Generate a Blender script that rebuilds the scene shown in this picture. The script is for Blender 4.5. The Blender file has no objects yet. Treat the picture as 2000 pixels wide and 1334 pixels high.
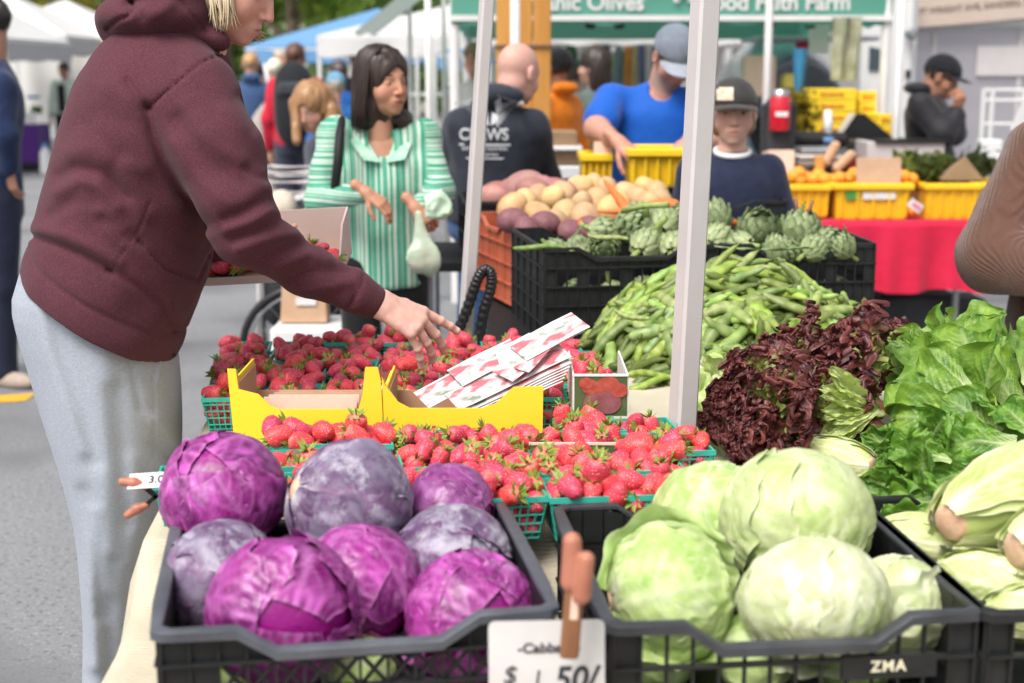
import bpy, math, random
import numpy as np
from mathutils import Vector, Matrix, Euler
random.seed(7); RNG = np.random.default_rng(11)
S = bpy.context.scene
PI = math.pi
rad = math.radians
# ------------------------------------------------------------------ camera
FPX = 2777.8; CAMZ = 1.52; PITCH = math.atan((667-145)/FPX)
cam_d = bpy.data.cameras.new('camera'); cam = bpy.data.objects.new('camera', cam_d)
S.collection.objects.link(cam); S.camera = cam
cam_d.sensor_width = 36; cam_d.lens = 50; cam_d.clip_end = 400; cam_d.clip_start = .05
cam.location = (0, 0, CAMZ); cam.rotation_euler = (PI/2-PITCH, 0, 0)
cam_d.dof.use_dof = True; cam_d.dof.focus_distance = 2.75; cam_d.dof.aperture_fstop = 3.4
# ------------------------------------------------------------------ light
w = bpy.data.worlds.new('World'); S.world = w; w.use_nodes = True
nt = w.node_tree; nt.nodes.clear()
wo = nt.nodes.new('ShaderNodeOutputWorld'); bg = nt.nodes.new('ShaderNodeBackground'); sky = nt.nodes.new('ShaderNodeTexSky')
SUN_EL, SUN_AZ = 56, 212
sky.sky_type = 'NISHITA'; sky.sun_disc = False; sky.sun_elevation = rad(SUN_EL); sky.sun_rotation = rad(SUN_AZ)
sky.air_density = 1.0; sky.dust_density = 4.0; sky.ozone_density = .6
hs = nt.nodes.new('ShaderNodeHueSaturation'); hs.inputs['Saturation'].default_value = .28   # overcast: nearly neutral sky
nt.links.new(sky.outputs[0], hs.inputs['Color']); nt.links.new(hs.outputs[0], bg.inputs[0]); nt.links.new(bg.outputs[0], wo.inputs[0])
bg.inputs[1].default_value = .145
sd = bpy.data.lights.new('sun', 'SUN'); sun = bpy.data.objects.new('sun', sd); S.collection.objects.link(sun)
sd.energy = 2.3; sd.angle = rad(30); sd.color = (1, .955, .90)
_az = rad(SUN_AZ); _el = rad(SUN_EL)
_dir = Vector((math.sin(_az)*math.cos(_el), math.cos(_az)*math.cos(_el), math.sin(_el)))
sun.rotation_euler = _dir.to_track_quat('Z', 'Y').to_euler(); sun.location = (0, 0, 20)
S.view_settings.view_transform = 'Standard'; S.view_settings.look = 'None'; S.view_settings.gamma = 1
S.view_settings.use_curve_mapping = False; S.view_settings.exposure = 0.46
S.cycles.use_denoising = True; S.cycles.max_bounces = 6; S.cycles.diffuse_bounces = 3; S.cycles.transparent_max_bounces = 8
S.cycles.use_adaptive_sampling = True; S.cycles.adaptive_threshold = .02
COL = S.collection
# ------------------------------------------------------------------ places: a photo pixel (2000x1334) to a point of the room
_tp = math.tan(PITCH)
def ray(px, py):
    u = (px-1000)/FPX; v = (667-py)/FPX
    return (u, math.cos(PITCH)+v*math.sin(PITCH), -math.sin(PITCH)+v*math.cos(PITCH))
def W(px, py, Y):
    d = ray(px, py); t = Y/d[1]; return np.array([d[0]*t, Y, CAMZ+d[2]*t])
def WZ(px, py, z):
    d = ray(px, py); t = (z-CAMZ)/d[2]; return np.array([d[0]*t, d[1]*t, z])
def SC(Y): return FPX/Y          # photo pixels per metre at depth Y
# ------------------------------------------------------------------ objects
def tag(o, label=None, cat=None, group=None, kind=None):
    if label: o['label'] = label
    if cat: o['category'] = cat
    if group: o['group'] = group
    if kind: o['kind'] = kind
    return o
def empty(name, loc=(0, 0, 0), rz=0, label=None, cat=None, group=None, rot=None):
    o = bpy.data.objects.new(name, None); COL.objects.link(o); o.location = Vector(loc)
    o.rotation_euler = rot if rot is not None else (0, 0, rz); o.empty_display_size = .05
    return tag(o, label, cat, group)
def link(name, me, parent=None, m=None, loc=None, rot=None, scale=None):
    o = bpy.data.objects.new(name, me); COL.objects.link(o)
    if m is not None and len(me.materials) == 0:
        me.materials.append(m)
    if parent: o.parent = parent
    if loc is not None: o.location = Vector(loc)
    if rot is not None: o.rotation_euler = rot
    if scale is not None: o.scale = (scale,)*3 if not hasattr(scale, '__len__') else scale
    return o
def mesh(name, V, F, smooth=False, attr=None, mats=None, fm=None):
    me = bpy.data.meshes.new(name)
    V = np.asarray(V, dtype=np.float32); n = len(V)
    if isinstance(F, np.ndarray):
        k = F.shape[1]; nf = len(F)
        me.vertices.add(n); me.vertices.foreach_set('co', V.ravel())
        me.loops.add(nf*k); me.loops.foreach_set('vertex_index', F.astype(np.int32).ravel())
        me.polygons.add(nf); me.polygons.foreach_set('loop_start', np.arange(0, nf*k, k, dtype=np.int32))
        try: me.polygons.foreach_set('loop_total', np.full(nf, k, dtype=np.int32))
        except Exception: pass
        me.update(calc_edges=True)
    else:
        me.from_pydata(V.tolist(), [], F); me.update()
    if smooth: me.polygons.foreach_set('use_smooth', np.ones(len(me.polygons), dtype=bool))
    if attr:
        for k, a in attr.items():
            a = np.asarray(a, dtype=np.float32)
            if a.ndim == 1:
                at = me.attributes.new(k, 'FLOAT', 'POINT'); at.data.foreach_set('value', a)
            else:
                at = me.attributes.new(k, 'FLOAT_COLOR', 'POINT')
                c = np.ones((n, 4), dtype=np.float32); c[:, :3] = a; at.data.foreach_set('color', c.ravel())
    if mats:
        for m in mats: me.materials.append(m)
    if fm is not None: me.polygons.foreach_set('material_index', np.asarray(fm, dtype=np.int32))
    return me
def sharp(me, ang=35):
    try:
        me.polygons.foreach_set('use_smooth', np.ones(len(me.polygons), dtype=bool)); me.set_sharp_from_angle(angle=rad(ang))
    except Exception: pass
    return me
class MB:
    """collects boxes, bars, tubes and sheets into one mesh"""
    def __init__(s): s.V = []; s.F = []; s.n = 0
    def add(s, V, F):
        V = np.asarray(V, float); s.V.append(V); s.F += [tuple(int(i)+s.n for i in f) for f in F]; s.n += len(V); return s
    def box(s, c, d, rz=0, ch=0, M=None):
        hx, hy, hz = d[0]/2, d[1]/2, d[2]/2
        if ch <= 0:
            V = np.array([[x*hx, y*hy, z*hz] for x in (-1, 1) for y in (-1, 1) for z in (-1, 1)])
            F = [(0, 1, 3, 2), (4, 6, 7, 5), (0, 4, 5, 1), (2, 3, 7, 6), (0, 2, 6, 4), (1, 5, 7, 3)]
        else:
            ch = min(ch, hx*.9, hy*.9, hz*.9); V = []; F = []
            for z, k in ((-hz, ch), (-hz+ch, 0), (hz-ch, 0), (hz, ch)):
                a, b = hx-k, hy-k
                V += [(-a+(0 if k else ch), -b, z), (a-(0 if k else ch), -b, z), (a, -b+(0 if k else ch), z), (a, b-(0 if k else ch), z), (a-(0 if k else ch), b, z), (-a+(0 if k else ch), b, z), (-a, b-(0 if k else ch), z), (-a, -b+(0 if k else ch), z)]
            V = np.array(V)
            F = [tuple(range(7, -1, -1)), tuple(range(24, 32))]
            for r in range(3):
                for i in range(8): F.append((r*8+i, r*8+(i+1) % 8, r*8+8+(i+1) % 8, r*8+8+i))
        if M is not None: V = V@np.array(M)[:3, :3].T
        elif rz:
            c_, s_ = math.cos(rz), math.sin(rz); V = V@np.array([[c_, s_, 0], [-s_, c_, 0], [0, 0, 1]])
        return s.add(V+np.array(c), F)
    def bar(s, a, b, w, h=None, up=(0, 0, 1)):
        a = np.array(a, float); b = np.array(b, float); h = h or w; d = b-a; L = np.linalg.norm(d); d /= L
        up = np.array(up, float)
        if abs(d@up) > .98: up = np.array([0, 1., 0])
        x = np.cross(up, d); x /= np.linalg.norm(x); z = np.cross(d, x)
        return s.box((a+b)/2, (w, L, h), M=np.stack([x, d, z], 1))
    def tube(s, pts, r, n=10, closed=False, cap=True):
        pts = np.array(pts, float); m = len(pts); r = np.broadcast_to(np.array(r, float), (m,))
        T = np.gradient(pts, axis=0) if not closed else np.roll(pts, -1, 0)-np.roll(pts, 1, 0)
        T /= np.linalg.norm(T, axis=1)[:, None]+1e-12
        up = np.array([0, 0, 1.]) if abs(T[0][2]) < .9 else np.array([1., 0, 0])
        x = np.cross(up, T[0]); x /= np.linalg.norm(x); V = []
        for i in range(m):
            x = x-(x@T[i])*T[i]; x /= np.linalg.norm(x)+1e-12; y = np.cross(T[i], x)
            a = np.arange(n)*2*PI/n
            V.append(pts[i]+r[i]*(np.cos(a)[:, None]*x+np.sin(a)[:, None]*y))
        V = np.concatenate(V); F = []
        for i in range(m if closed else m-1):
            for j in range(n):
                i2 = (i+1) % m; F.append((i*n+j, i*n+(j+1) % n, i2*n+(j+1) % n, i2*n+j))
        if cap and not closed: F += [tuple(range(n-1, -1, -1)), tuple((m-1)*n+j for j in range(n))]
        return s.add(V, F)
    def ring(s, prof, c=(0, 0, 0), n=24):
        """lathe: prof = [(r, z)...]"""
        V = []; F = []; k = len(prof)
        for i in range(n):
            a = i*2*PI/n
            for r, z in prof: V.append((r*math.cos(a)+c[0], r*math.sin(a)+c[1], z+c[2]))
        for i in range(n):
            for j in range(k-1): F.append((i*k+j, ((i+1) % n)*k+j, ((i+1) % n)*k+j+1, i*k+j+1))
        return s.add(V, F)
    def grid(s, fn, nu, nv, thick=0):
        U, Vv = np.meshgrid(np.linspace(0, 1, nu), np.linspace(0, 1, nv), indexing='ij')
        P = fn(U.ravel(), Vv.ravel()); F = []
        for i in range(nu-1):
            for j in range(nv-1): F.append((i*nv+j, (i+1)*nv+j, (i+1)*nv+j+1, i*nv+j+1))
        return s.add(P, F)
    def prism(s, poly, y0, y1):
        """polygon in xz extruded along y"""
        k = len(poly); V = [(x, y0, z) for x, z in poly]+[(x, y1, z) for x, z in poly]
        F = [tuple(range(k)), tuple(range(2*k-1, k-1, -1))]+[(i+k, (i+1) % k+k, (i+1) % k, i) for i in range(k)]
        return s.add(V, F)
    def me(s, name, m=None, smooth=False, ang=None):
        me = mesh(name, np.concatenate(s.V), s.F, smooth)
        if m: me.materials.append(m)
        if ang: sharp(me, ang)
        return me
    def obj(s, name, m, parent=None, smooth=False, ang=None, loc=None, rot=None):
        return link(name, s.me(name, m, smooth, ang), parent, loc=loc, rot=rot)
def dup(o, parent=None, loc=None, rot=None, scale=None, label=None, group=None):
    c = o.copy(); COL.objects.link(c); c.parent = parent
    for ch in list(o.children): dup(ch, c)
    if loc is not None: c.location = Vector(loc)
    if rot is not None: c.rotation_euler = rot
    if scale is not None: c.scale = (scale,)*3 if not hasattr(scale, '__len__') else scale
    if label: c['label'] = label
    if group: c['group'] = group
    return c
def rmat(rx, ry, rz): return np.array(Euler((rx, ry, rz)).to_matrix())
# ------------------------------------------------------------------ materials
def mat(name, col, rough=.6, col2=None, nscale=8, ndet=4, nstr=.5, bump=0, bscale=60, bdist=.002, spec=.4, metal=0, sss=0, sssc=None,
        attr=None, coat=0, trans=0, alpha=1, sheen=0, stretch=None, emit=None, bump2=None):
    m = bpy.data.materials.new(name); m.use_nodes = True; N = m.node_tree; L = N.links
    b = N.nodes['Principled BSDF']; b.inputs['Roughness'].default_value = rough; b.inputs['Metallic'].default_value = metal
    b.inputs['Specular IOR Level'].default_value = spec; b.inputs['Coat Weight'].default_value = coat
    if trans: b.inputs['Transmission Weight'].default_value = trans
    if alpha < 1: b.inputs['Alpha'].default_value = alpha
    if sheen: b.inputs['Sheen Weight'].default_value = sheen; b.inputs['Sheen Roughness'].default_value = .5
    if sss: b.inputs['Subsurface Weight'].default_value = sss; b.inputs['Subsurface Scale'].default_value = .01; b.inputs['Subsurface Radius'].default_value = sssc or (1, .4, .2)
    tc = N.nodes.new('ShaderNodeTexCoord'); vec = tc.outputs['Object']
    if stretch:
        mp = N.nodes.new('ShaderNodeMapping'); mp.inputs['Scale'].default_value = stretch; L.new(vec, mp.inputs[0]); vec = mp.outputs[0]
    def noise(sc, det=4, ro=.6):
        n = N.nodes.new('ShaderNodeTexNoise'); n.inputs['Scale'].default_value = sc; n.inputs['Detail'].default_value = det; n.inputs['Roughness'].default_value = ro
        L.new(vec, n.inputs['Vector']); return n
    c1 = None
    if attr:
        at = N.nodes.new('ShaderNodeAttribute'); at.attribute_name = attr; c1 = at.outputs['Color']
    if col2 is not None:
        n = noise(nscale, ndet); mr = N.nodes.new('ShaderNodeMapRange'); mr.inputs[1].default_value = .5-.28*(1-nstr*.6); mr.inputs[2].default_value = .5+.28*(1-nstr*.6)
        L.new(n.outputs[0], mr.inputs[0]); mx = N.nodes.new('ShaderNodeMix'); mx.data_type = 'RGBA'; L.new(mr.outputs[0], mx.inputs[0])
        if attr:
            mx.blend_type = 'MULTIPLY'; L.new(c1, mx.inputs[6]); mx.inputs[7].default_value = (*col2, 1)
        else:
            mx.inputs[6].default_value = (*col, 1); mx.inputs[7].default_value = (*col2, 1)
        c1 = mx.outputs[2]
    if c1 is not None: L.new(c1, b.inputs['Base Color'])
    else: b.inputs['Base Color'].default_value = (*col, 1)
    if emit: b.inputs['Emission Color'].default_value = (*emit[0], 1); b.inputs['Emission Strength'].default_value = emit[1]
    nrm = None
    for bb in ([(bump, bscale, bdist)] if bump else [])+([bump2] if bump2 else []):
        n = noise(bb[1], 4); bp = N.nodes.new('ShaderNodeBump'); bp.inputs['Strength'].default_value = bb[0]; bp.inputs['Distance'].default_value = bb[2]
        L.new(n.outputs[0], bp.inputs['Height'])
        if nrm is not None: L.new(nrm, bp.inputs['Normal'])
        nrm = bp.outputs[0]
    if nrm is not None: L.new(nrm, b.inputs['Normal'])
    return m
def node(m, t): return m.node_tree.nodes.new(t)
# ------------------------------------------------------------------ implicit surfaces (smooth bodies, heads, hands, cloth)
def smin(a, b, k):
    h = np.clip(.5+.5*(b-a)/k, 0, 1); return b+(a-b)*h-k*h*(1-h)
def smax(a, b, k): return -smin(-a, -b, k)
def rc(P, a, b, ra, rb):
    a = np.asarray(a, float); b = np.asarray(b, float); ba = b-a; pa = P-a
    h = np.clip((pa@ba)/(ba@ba+1e-12), 0, 1); return np.linalg.norm(pa-h[:, None]*ba, axis=1)-(ra+(rb-ra)*h)
def el(P, c, r, R=None):
    q = P-np.asarray(c, float)
    if R is not None: q = q@R
    r = np.asarray(r, float); k0 = np.linalg.norm(q/r, axis=1); k1 = np.linalg.norm(q/(r*r), axis=1)+1e-9
    return k0*(k0-1)/k1
def chain(P, pts, rs, k=.02):
    d = None
    for i in range(len(pts)-1):
        e = rc(P, pts[i], pts[i+1], rs[i], rs[i+1]); d = e if d is None else smin(d, e, k)
    return d
def fbm(P, sc, seed=0, n=10, aniso=(1, 1, 1)):
    r = np.random.default_rng(seed); o = np.zeros(len(P)); Q = P*np.array(aniso)*sc
    Q = Q+.35*np.sin(Q[:, [1, 2, 0]]*1.7+r.uniform(0, 6, 3))
    for i in range(n):
        k = r.normal(size=3); k *= r.uniform(.6, 2.2)/np.linalg.norm(k); o += np.sin(Q@k*2+r.uniform(0, 6.28))/np.linalg.norm(k)
    return o/n**.5
_CORN = np.array([(0, 0, 0), (1, 0, 0), (0, 1, 0), (1, 1, 0), (0, 0, 1), (1, 0, 1), (0, 1, 1), (1, 1, 1)])
_EDG = [(0, 1), (2, 3), (4, 5), (6, 7), (0, 2), (1, 3), (4, 6), (5, 7), (0, 4), (1, 5), (2, 6), (3, 7)]
def sdf_mesh(fn, lo, hi, h, newton=1):
    """surface nets; returns V, F(quads)"""
    lo = np.array(lo, float)-2*h; hi = np.array(hi, float)+2*h
    n = np.ceil((hi-lo)/h).astype(int)+1
    # coarse pass: only evaluate near the surface
    cs = 4; nc = np.ceil((n-1)/cs).astype(int)+1; n = (nc-1)*cs+1
    ax = [lo[i]+h*cs*np.arange(nc[i]) for i in range(3)]
    G = np.stack(np.meshgrid(*ax, indexing='ij'), -1).reshape(-1, 3); vc = fn(G).reshape(nc)
    vals = np.kron(vc[:-1, :-1, :-1], np.ones((cs, cs, cs))); full = np.empty(n); full[...] = 1.0
    full[:-1, :-1, :-1] = vals
    near = np.zeros(nc-1, bool); lim = h*cs*1.45
    mn = np.abs(vc); a = np.full(nc-1, 1e9)
    for o in _CORN: a = np.minimum(a, mn[o[0]:nc[0]-1+o[0], o[1]:nc[1]-1+o[1], o[2]:nc[2]-1+o[2]])
    near = a < lim
    idx = np.argwhere(near)
    if len(idx):
        off = np.stack(np.meshgrid(*[np.arange(cs+1)]*3, indexing='ij'), -1).reshape(-1, 3)
        gi = (idx[:, None, :]*cs+off[None]).reshape(-1, 3)
        flat = np.unique(np.ravel_multi_index(gi.T, n)); P = np.stack(np.unravel_index(flat, n), -1)*h+lo
        out = np.empty(len(P))
        for s in range(0, len(P), 200000): out[s:s+200000] = fn(P[s:s+200000])
        full.ravel()[flat] = out
    ins = full < 0
    c = np.zeros(n-1, int)
    for o in _CORN: c += ins[o[0]:n[0]-1+o[0], o[1]:n[1]-1+o[1], o[2]:n[2]-1+o[2]]
    act = np.argwhere((c > 0) & (c < 8)); cell = np.full(n-1, -1, int); cell[tuple(act.T)] = np.arange(len(act))
    acc = np.zeros((len(act), 3)); cnt = np.zeros(len(act))
    vv = np.stack([full[tuple((act+o).T)] for o in _CORN], 1)
    for i, j in _EDG:
        a, b = vv[:, i], vv[:, j]; m = (a < 0) != (b < 0); t = np.where(m, a/(a-b+1e-20), 0)
        p = _CORN[i]+t[:, None]*(_CORN[j]-_CORN[i]); acc[m] += p[m]; cnt[m] += 1
    V = lo+h*(act+acc/np.maximum(cnt, 1)[:, None])
    F = []
    for axn in range(3):
        b_, c_ = (axn+1) % 3, (axn+2) % 3
        sl0 = [slice(None)]*3; sl1 = [slice(None)]*3; sl0[axn] = slice(0, -1); sl1[axn] = slice(1, None)
        d = ins[tuple(sl0)].astype(int)-ins[tuple(sl1)].astype(int)
        e = np.argwhere(d != 0); e = e[(e[:, b_] > 0) & (e[:, c_] > 0) & (e[:, b_] < n[b_]-1) & (e[:, c_] < n[c_]-1)]
        if not len(e): continue
        sg = d[tuple(e.T)]; ub = np.eye(3, dtype=int)[b_]; uc = np.eye(3, dtype=int)[c_]
        q = np.stack([cell[tuple((e-ub-uc).T)], cell[tuple((e-uc).T)], cell[tuple(e.T)], cell[tuple((e-ub).T)]], 1)
        q[sg < 0] = q[sg < 0][:, ::-1]; F.append(q)
    F = np.concatenate(F); F = F[(F >= 0).all(1)]
    for _ in range(newton):
        f0 = fn(V); g = np.stack([fn(V+np.eye(3)[i]*h*.3)-f0 for i in range(3)], 1)/(h*.3)
        g2 = (g*g).sum(1)+1e-6; V = V-np.clip(f0/g2, -h, h)[:, None]*g*.8
    return V, F
def sdf_obj(name, fn, lo, hi, h, m, parent=None, cfn=None, loc=None, rot=None):
    V, F = sdf_mesh(fn, lo, hi, h)
    me = mesh(name, V, F, True, {'Col': cfn(V)} if cfn else None); return link(name, me, parent, m, loc, rot)
# ------------------------------------------------------------------ materials used by many things
M = {}
def leafmat(name, rough=.42, spec=.45, sss=.0, trans=.25, bump=.25, bscale=90):
    """vertex coloured leaf with light passing through"""
    m = mat(name, (1, 1, 1), rough, attr='Col', bump=bump, bscale=bscale, bdist=.004, spec=spec)
    N = m.node_tree; b = N.nodes['Principled BSDF']; out = [n for n in N.nodes if n.type == 'OUTPUT_MATERIAL'][0]
    t = N.nodes.new('ShaderNodeBsdfTranslucent'); mx = N.nodes.new('ShaderNodeMixShader'); mx.inputs[0].default_value = trans
    at = [n for n in N.nodes if n.type == 'ATTRIBUTE'][0]; N.links.new(at.outputs['Color'], t.inputs[0])
    N.links.new(b.outputs[0], mx.inputs[1]); N.links.new(t.outputs[0], mx.inputs[2]); N.links.new(mx.outputs[0], out.inputs[0])
    return m
M['leaf'] = leafmat('lettuce_leaf', .36, .5, bump=.7, bscale=75)
M['cableaf'] = leafmat('cabbage_leaf', .38, .4, trans=.12, bump=.35, bscale=70)
M['purleaf'] = leafmat('purple_cabbage_leaf', .36, .5, trans=.05, bump=.4, bscale=60)
M['bluleaf'] = leafmat('bloomy_cabbage_leaf', .5, .35, trans=.04, bump=.5, bscale=60)
def mottle(m, c, sc, lo, hi, fac=1.0, det=9, stretch=None):
    N = m.node_tree; b = N.nodes['Principled BSDF']; src = b.inputs['Base Color'].links[0].from_socket; n = N.nodes.new('ShaderNodeTexNoise'); n.inputs['Scale'].default_value = sc; n.inputs['Detail'].default_value = det; n.inputs['Roughness'].default_value = .68; n.noise_dimensions = '4D'
    tc = [x for x in N.nodes if x.type == 'TEX_COORD'][0]; oi = N.nodes.new('ShaderNodeObjectInfo'); ml = N.nodes.new('ShaderNodeMath'); ml.operation = 'MULTIPLY'; ml.inputs[1].default_value = 60; N.links.new(oi.outputs['Random'], ml.inputs[0]); N.links.new(ml.outputs[0], n.inputs['W'])
    N.links.new(tc.outputs['Object'], n.inputs['Vector']); mr = N.nodes.new('ShaderNodeMapRange'); mr.inputs[1].default_value = lo; mr.inputs[2].default_value = hi; mr.inputs[4].default_value = fac; N.links.new(n.outputs[0], mr.inputs[0])
    mx = N.nodes.new('ShaderNodeMix'); mx.data_type = 'RGBA'; N.links.new(mr.outputs[0], mx.inputs[0]); N.links.new(src, mx.inputs[6]); mx.inputs[7].default_value = (*c, 1); N.links.new(mx.outputs[2], b.inputs['Base Color'])
mottle(M['purleaf'], (.10, .003, .075), 16, .52, .60, .75); mottle(M['purleaf'], (.60, .26, .56), 13, .55, .64, .6); mottle(M['purleaf'], (.05, .002, .05), 60, .60, .68, .5)
mottle(M['bluleaf'], (.075, .02, .09), 17, .50, .58, .75); mottle(M['bluleaf'], (.44, .42, .48), 14, .53, .60, .7); mottle(M['bluleaf'], (.20, .03, .18), 45, .60, .67, .6)
mottle(M['cableaf'], (.36, .50, .10), 11, .55, .66, .5); mottle(M['cableaf'], (.78, .79, .60), 15, .56, .68, .5)
def berrymat():
    m = bpy.data.materials.new('strawberry_skin'); m.use_nodes = True; N = m.node_tree; L = N.links; b = N.nodes['Principled BSDF']
    b.inputs['Roughness'].default_value = .42; b.inputs['Specular IOR Level'].default_value = .5
    b.inputs['Subsurface Weight'].default_value = .12; b.inputs['Subsurface Scale'].default_value = .004
    tc = N.nodes.new('ShaderNodeTexCoord'); vo = N.nodes.new('ShaderNodeTexVoronoi'); vo.inputs['Scale'].default_value = 215; vo.inputs['Randomness'].default_value = .45
    L.new(tc.outputs['Object'], vo.inputs['Vector'])
    cr = N.nodes.new('ShaderNodeValToRGB'); cr.color_ramp.elements[0].position = .15; cr.color_ramp.elements[1].position = .27
    cr.color_ramp.elements[0].color = (1, 1, 1, 1); cr.color_ramp.elements[1].color = (0, 0, 0, 1); L.new(vo.outputs['Distance'], cr.inputs[0])
    at = N.nodes.new('ShaderNodeAttribute'); at.attribute_name = 'Col'
    oi = N.nodes.new('ShaderNodeObjectInfo'); hs = N.nodes.new('ShaderNodeHueSaturation'); L.new(at.outputs['Color'], hs.inputs['Color'])
    m1 = N.nodes.new('ShaderNodeMapRange'); m1.inputs[3].default_value = .9; m1.inputs[4].default_value = 1.4; L.new(oi.outputs['Random'], m1.inputs[0]); L.new(m1.outputs[0], hs.inputs['Value'])
    m2 = N.nodes.new('ShaderNodeMapRange'); m2.inputs[3].default_value = .488; m2.inputs[4].default_value = .512; L.new(oi.outputs['Random'], m2.inputs[0]); L.new(m2.outputs[0], hs.inputs['Hue'])
    mx = N.nodes.new('ShaderNodeMix'); mx.data_type = 'RGBA'; L.new(cr.outputs[0], mx.inputs[0]); L.new(hs.outputs[0], mx.inputs[6]); mx.inputs[7].default_value = (.84, .36, .26, 1)
    L.new(mx.outputs[2], b.inputs['Base Color'])
    r2 = N.nodes.new('ShaderNodeMapRange'); r2.inputs[1].default_value = .0; r2.inputs[2].default_value = .42; L.new(vo.outputs['Distance'], r2.inputs[0])
    bp = N.nodes.new('ShaderNodeBump'); bp.inputs['Strength'].default_value = .75; bp.inputs['Distance'].default_value = .0016; L.new(r2.outputs[0], bp.inputs['Height']); L.new(bp.outputs[0], b.inputs['Normal'])
    return m
M['berry'] = berrymat()
M['calyx'] = mat('calyx_green', (.13, .24, .03), .5, (.3, .38, .07), nscale=200, bump=.2, bscale=300)
M['teal'] = mat('teal_basket_plastic', (.03, .38, .29), .35, (.05, .46, .36), nscale=30, spec=.5)
M['crateblack'] = mat('black_crate_plastic', (.009, .0095, .010), .5, (.020, .021, .023), nscale=14, ndet=8, bump=.25, bscale=120, spec=.32)
M['crategrey'] = mat('scuffed_grey_crate_plastic', (.05, .054, .066), .45, (.11, .118, .14), nscale=10, ndet=8, bump=.25, bscale=90, spec=.5)
M['cratered'] = mat('terracotta_crate_plastic', (.36, .075, .035), .45, (.48, .13, .07), nscale=9, ndet=6, bump=.2, bscale=80)
M['card'] = mat('cardboard', (.5, .31, .19), .85, (.6, .39, .26), nscale=12, ndet=5, bump=.2, bscale=220)
M['cardpale'] = mat('pale_cardboard', (.72, .5, .38), .85, (.8, .58, .46), nscale=5, bump=.15, bscale=200)
M['yellowbox'] = mat('yellow_printed_cardboard', (.88, .6, .02), .5, (.93, .68, .05), nscale=4, bump=.12, bscale=60)
M['yellowplastic'] = mat('yellow_bin_plastic', (.85, .53, .015), .4, (.9, .6, .03), nscale=5)
M['white'] = mat('white_paint', (.78, .77, .76), .45, (.66, .65, .64), nscale=6, ndet=6)
M['paper'] = mat('white_paper', (.72, .71, .70), .6, (.74, .73, .73), nscale=12)
M['steel'] = mat('galvanised_steel', (.5, .51, .53), .35, (.38, .39, .41), nscale=30, metal=.85)
M['alu'] = mat('satin_aluminium_leg', (.62, .585, .575), .5, (.56, .53, .52), nscale=7, ndet=6, metal=.15, spec=.4, bump=.12, bscale=200)
M['blackplastic'] = mat('black_plastic', (.012, .012, .013), .6, spec=.3)
M['blackrubber'] = mat('black_rubber', (.012, .012, .014), .33, spec=.5)
M['ink'] = mat('black_ink', (.03, .03, .035), .7)
M['cloth'] = None
# ------------------------------------------------------------------ strawberries
def berry_mesh(seed, L=.046, R=.0165, shape=0):
    r = np.random.default_rng(seed); nu, nv = 20, 13
    t = np.linspace(0, 1, nv); V = []; C = []
    # tip at -z, shoulder at +z
    for j, tt in enumerate(t):
        z = -L*.5+L*tt
        rr = R*np.sqrt(np.clip(1-(1-tt)**(2.1+shape*.5), 0, 1))*(1.02-.10*tt)*np.sqrt(np.clip((1-tt**7), 0, 1))
        a = np.arange(nu)*2*PI/nu
        wob = 1+.05*np.sin(a*2+r.uniform(0, 6))+.03*np.sin(a*3+tt*3+r.uniform(0, 6))
        zz = z-(L*.05 if tt > .95 else 0)
        V.append(np.stack([rr*wob*np.cos(a)+.002*np.sin(tt*3+seed), rr*wob*np.sin(a)*(1-.12*(shape == 2))+.003*np.sin(tt*2.5+seed*2), np.full(nu, zz)], 1))
        pale = np.clip((tt-.8)/.2, 0, 1)**1.5*r.uniform(.1, .75); base = np.array([.62, .05, .085])*r.uniform(.9, 1.08); top = np.array([.78, .34, .18])
        C.append(np.tile(base*(1-pale)+top*pale, (nu, 1)))
    V = np.concatenate(V); C = np.concatenate(C)
    F = [(j*nu+i, j*nu+(i+1) % nu, (j+1)*nu+(i+1) % nu, (j+1)*nu+i) for j in range(nv-1) for i in range(nu)]
    return V, F, C
BERRY = []; CALYX = []
for s in range(6):
    V, F, C = berry_mesh(s, .045+.004*(s % 3)+.005*(s == 5), .0182+.0016*((s*7) % 4)/2, s % 3)
    BERRY.append((mesh('strawberry', V, F, True, {'Col': C}, [M['berry']]), V[:, 2].max()))
for s in range(3):
    mb = MB(); r = np.random.default_rng(s+40)
    for k in range(9):
        a = k*2*PI/9+r.uniform(-.2, .2); L = r.uniform(.010, .016); up = r.uniform(-.2, .9)
        def f(u, v):
            wd = .0032*np.sin(PI*np.clip(u, 0, 1)**.6)*(2*v-1); rr = .002+u*L*math.cos(up*.8); z = u*L*math.sin(up)+.004*u*u-np.abs(2*v-1)*.0006
            return np.stack([rr*math.cos(a)-wd*math.sin(a), rr*math.sin(a)+wd*math.cos(a), z], 1)
        mb.grid(f, 4, 3)
    mb.tube([(0, 0, 0), (.001, .001, .008), (.003, .002, .013)], .0012, 5)
    CALYX.append(mb.me('calyx', M['calyx'], True))
def berry_at(p, R, parent=None, k=None, label=None, group='strawberries heaped in the small punnets'):
    k = random.randrange(6) if k is None else k; me, zt = BERRY[k]; sc = random.uniform(.88, 1.16)
    o = link('strawberry', me); o.matrix_world = Matrix.Translation(Vector(p)) @ R.to_4x4() @ Matrix.Scale(sc, 4)
    tag(o, label, 'strawberry', group)
    c = link('calyx', CALYX[k % 3], o); c.location = (0, 0, zt*.93); c.scale = (random.uniform(1.1, 1.5),)*3; c.rotation_euler = (random.uniform(-.2, .2), random.uniform(-.2, .2), random.uniform(0, 6))
    return o
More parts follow.
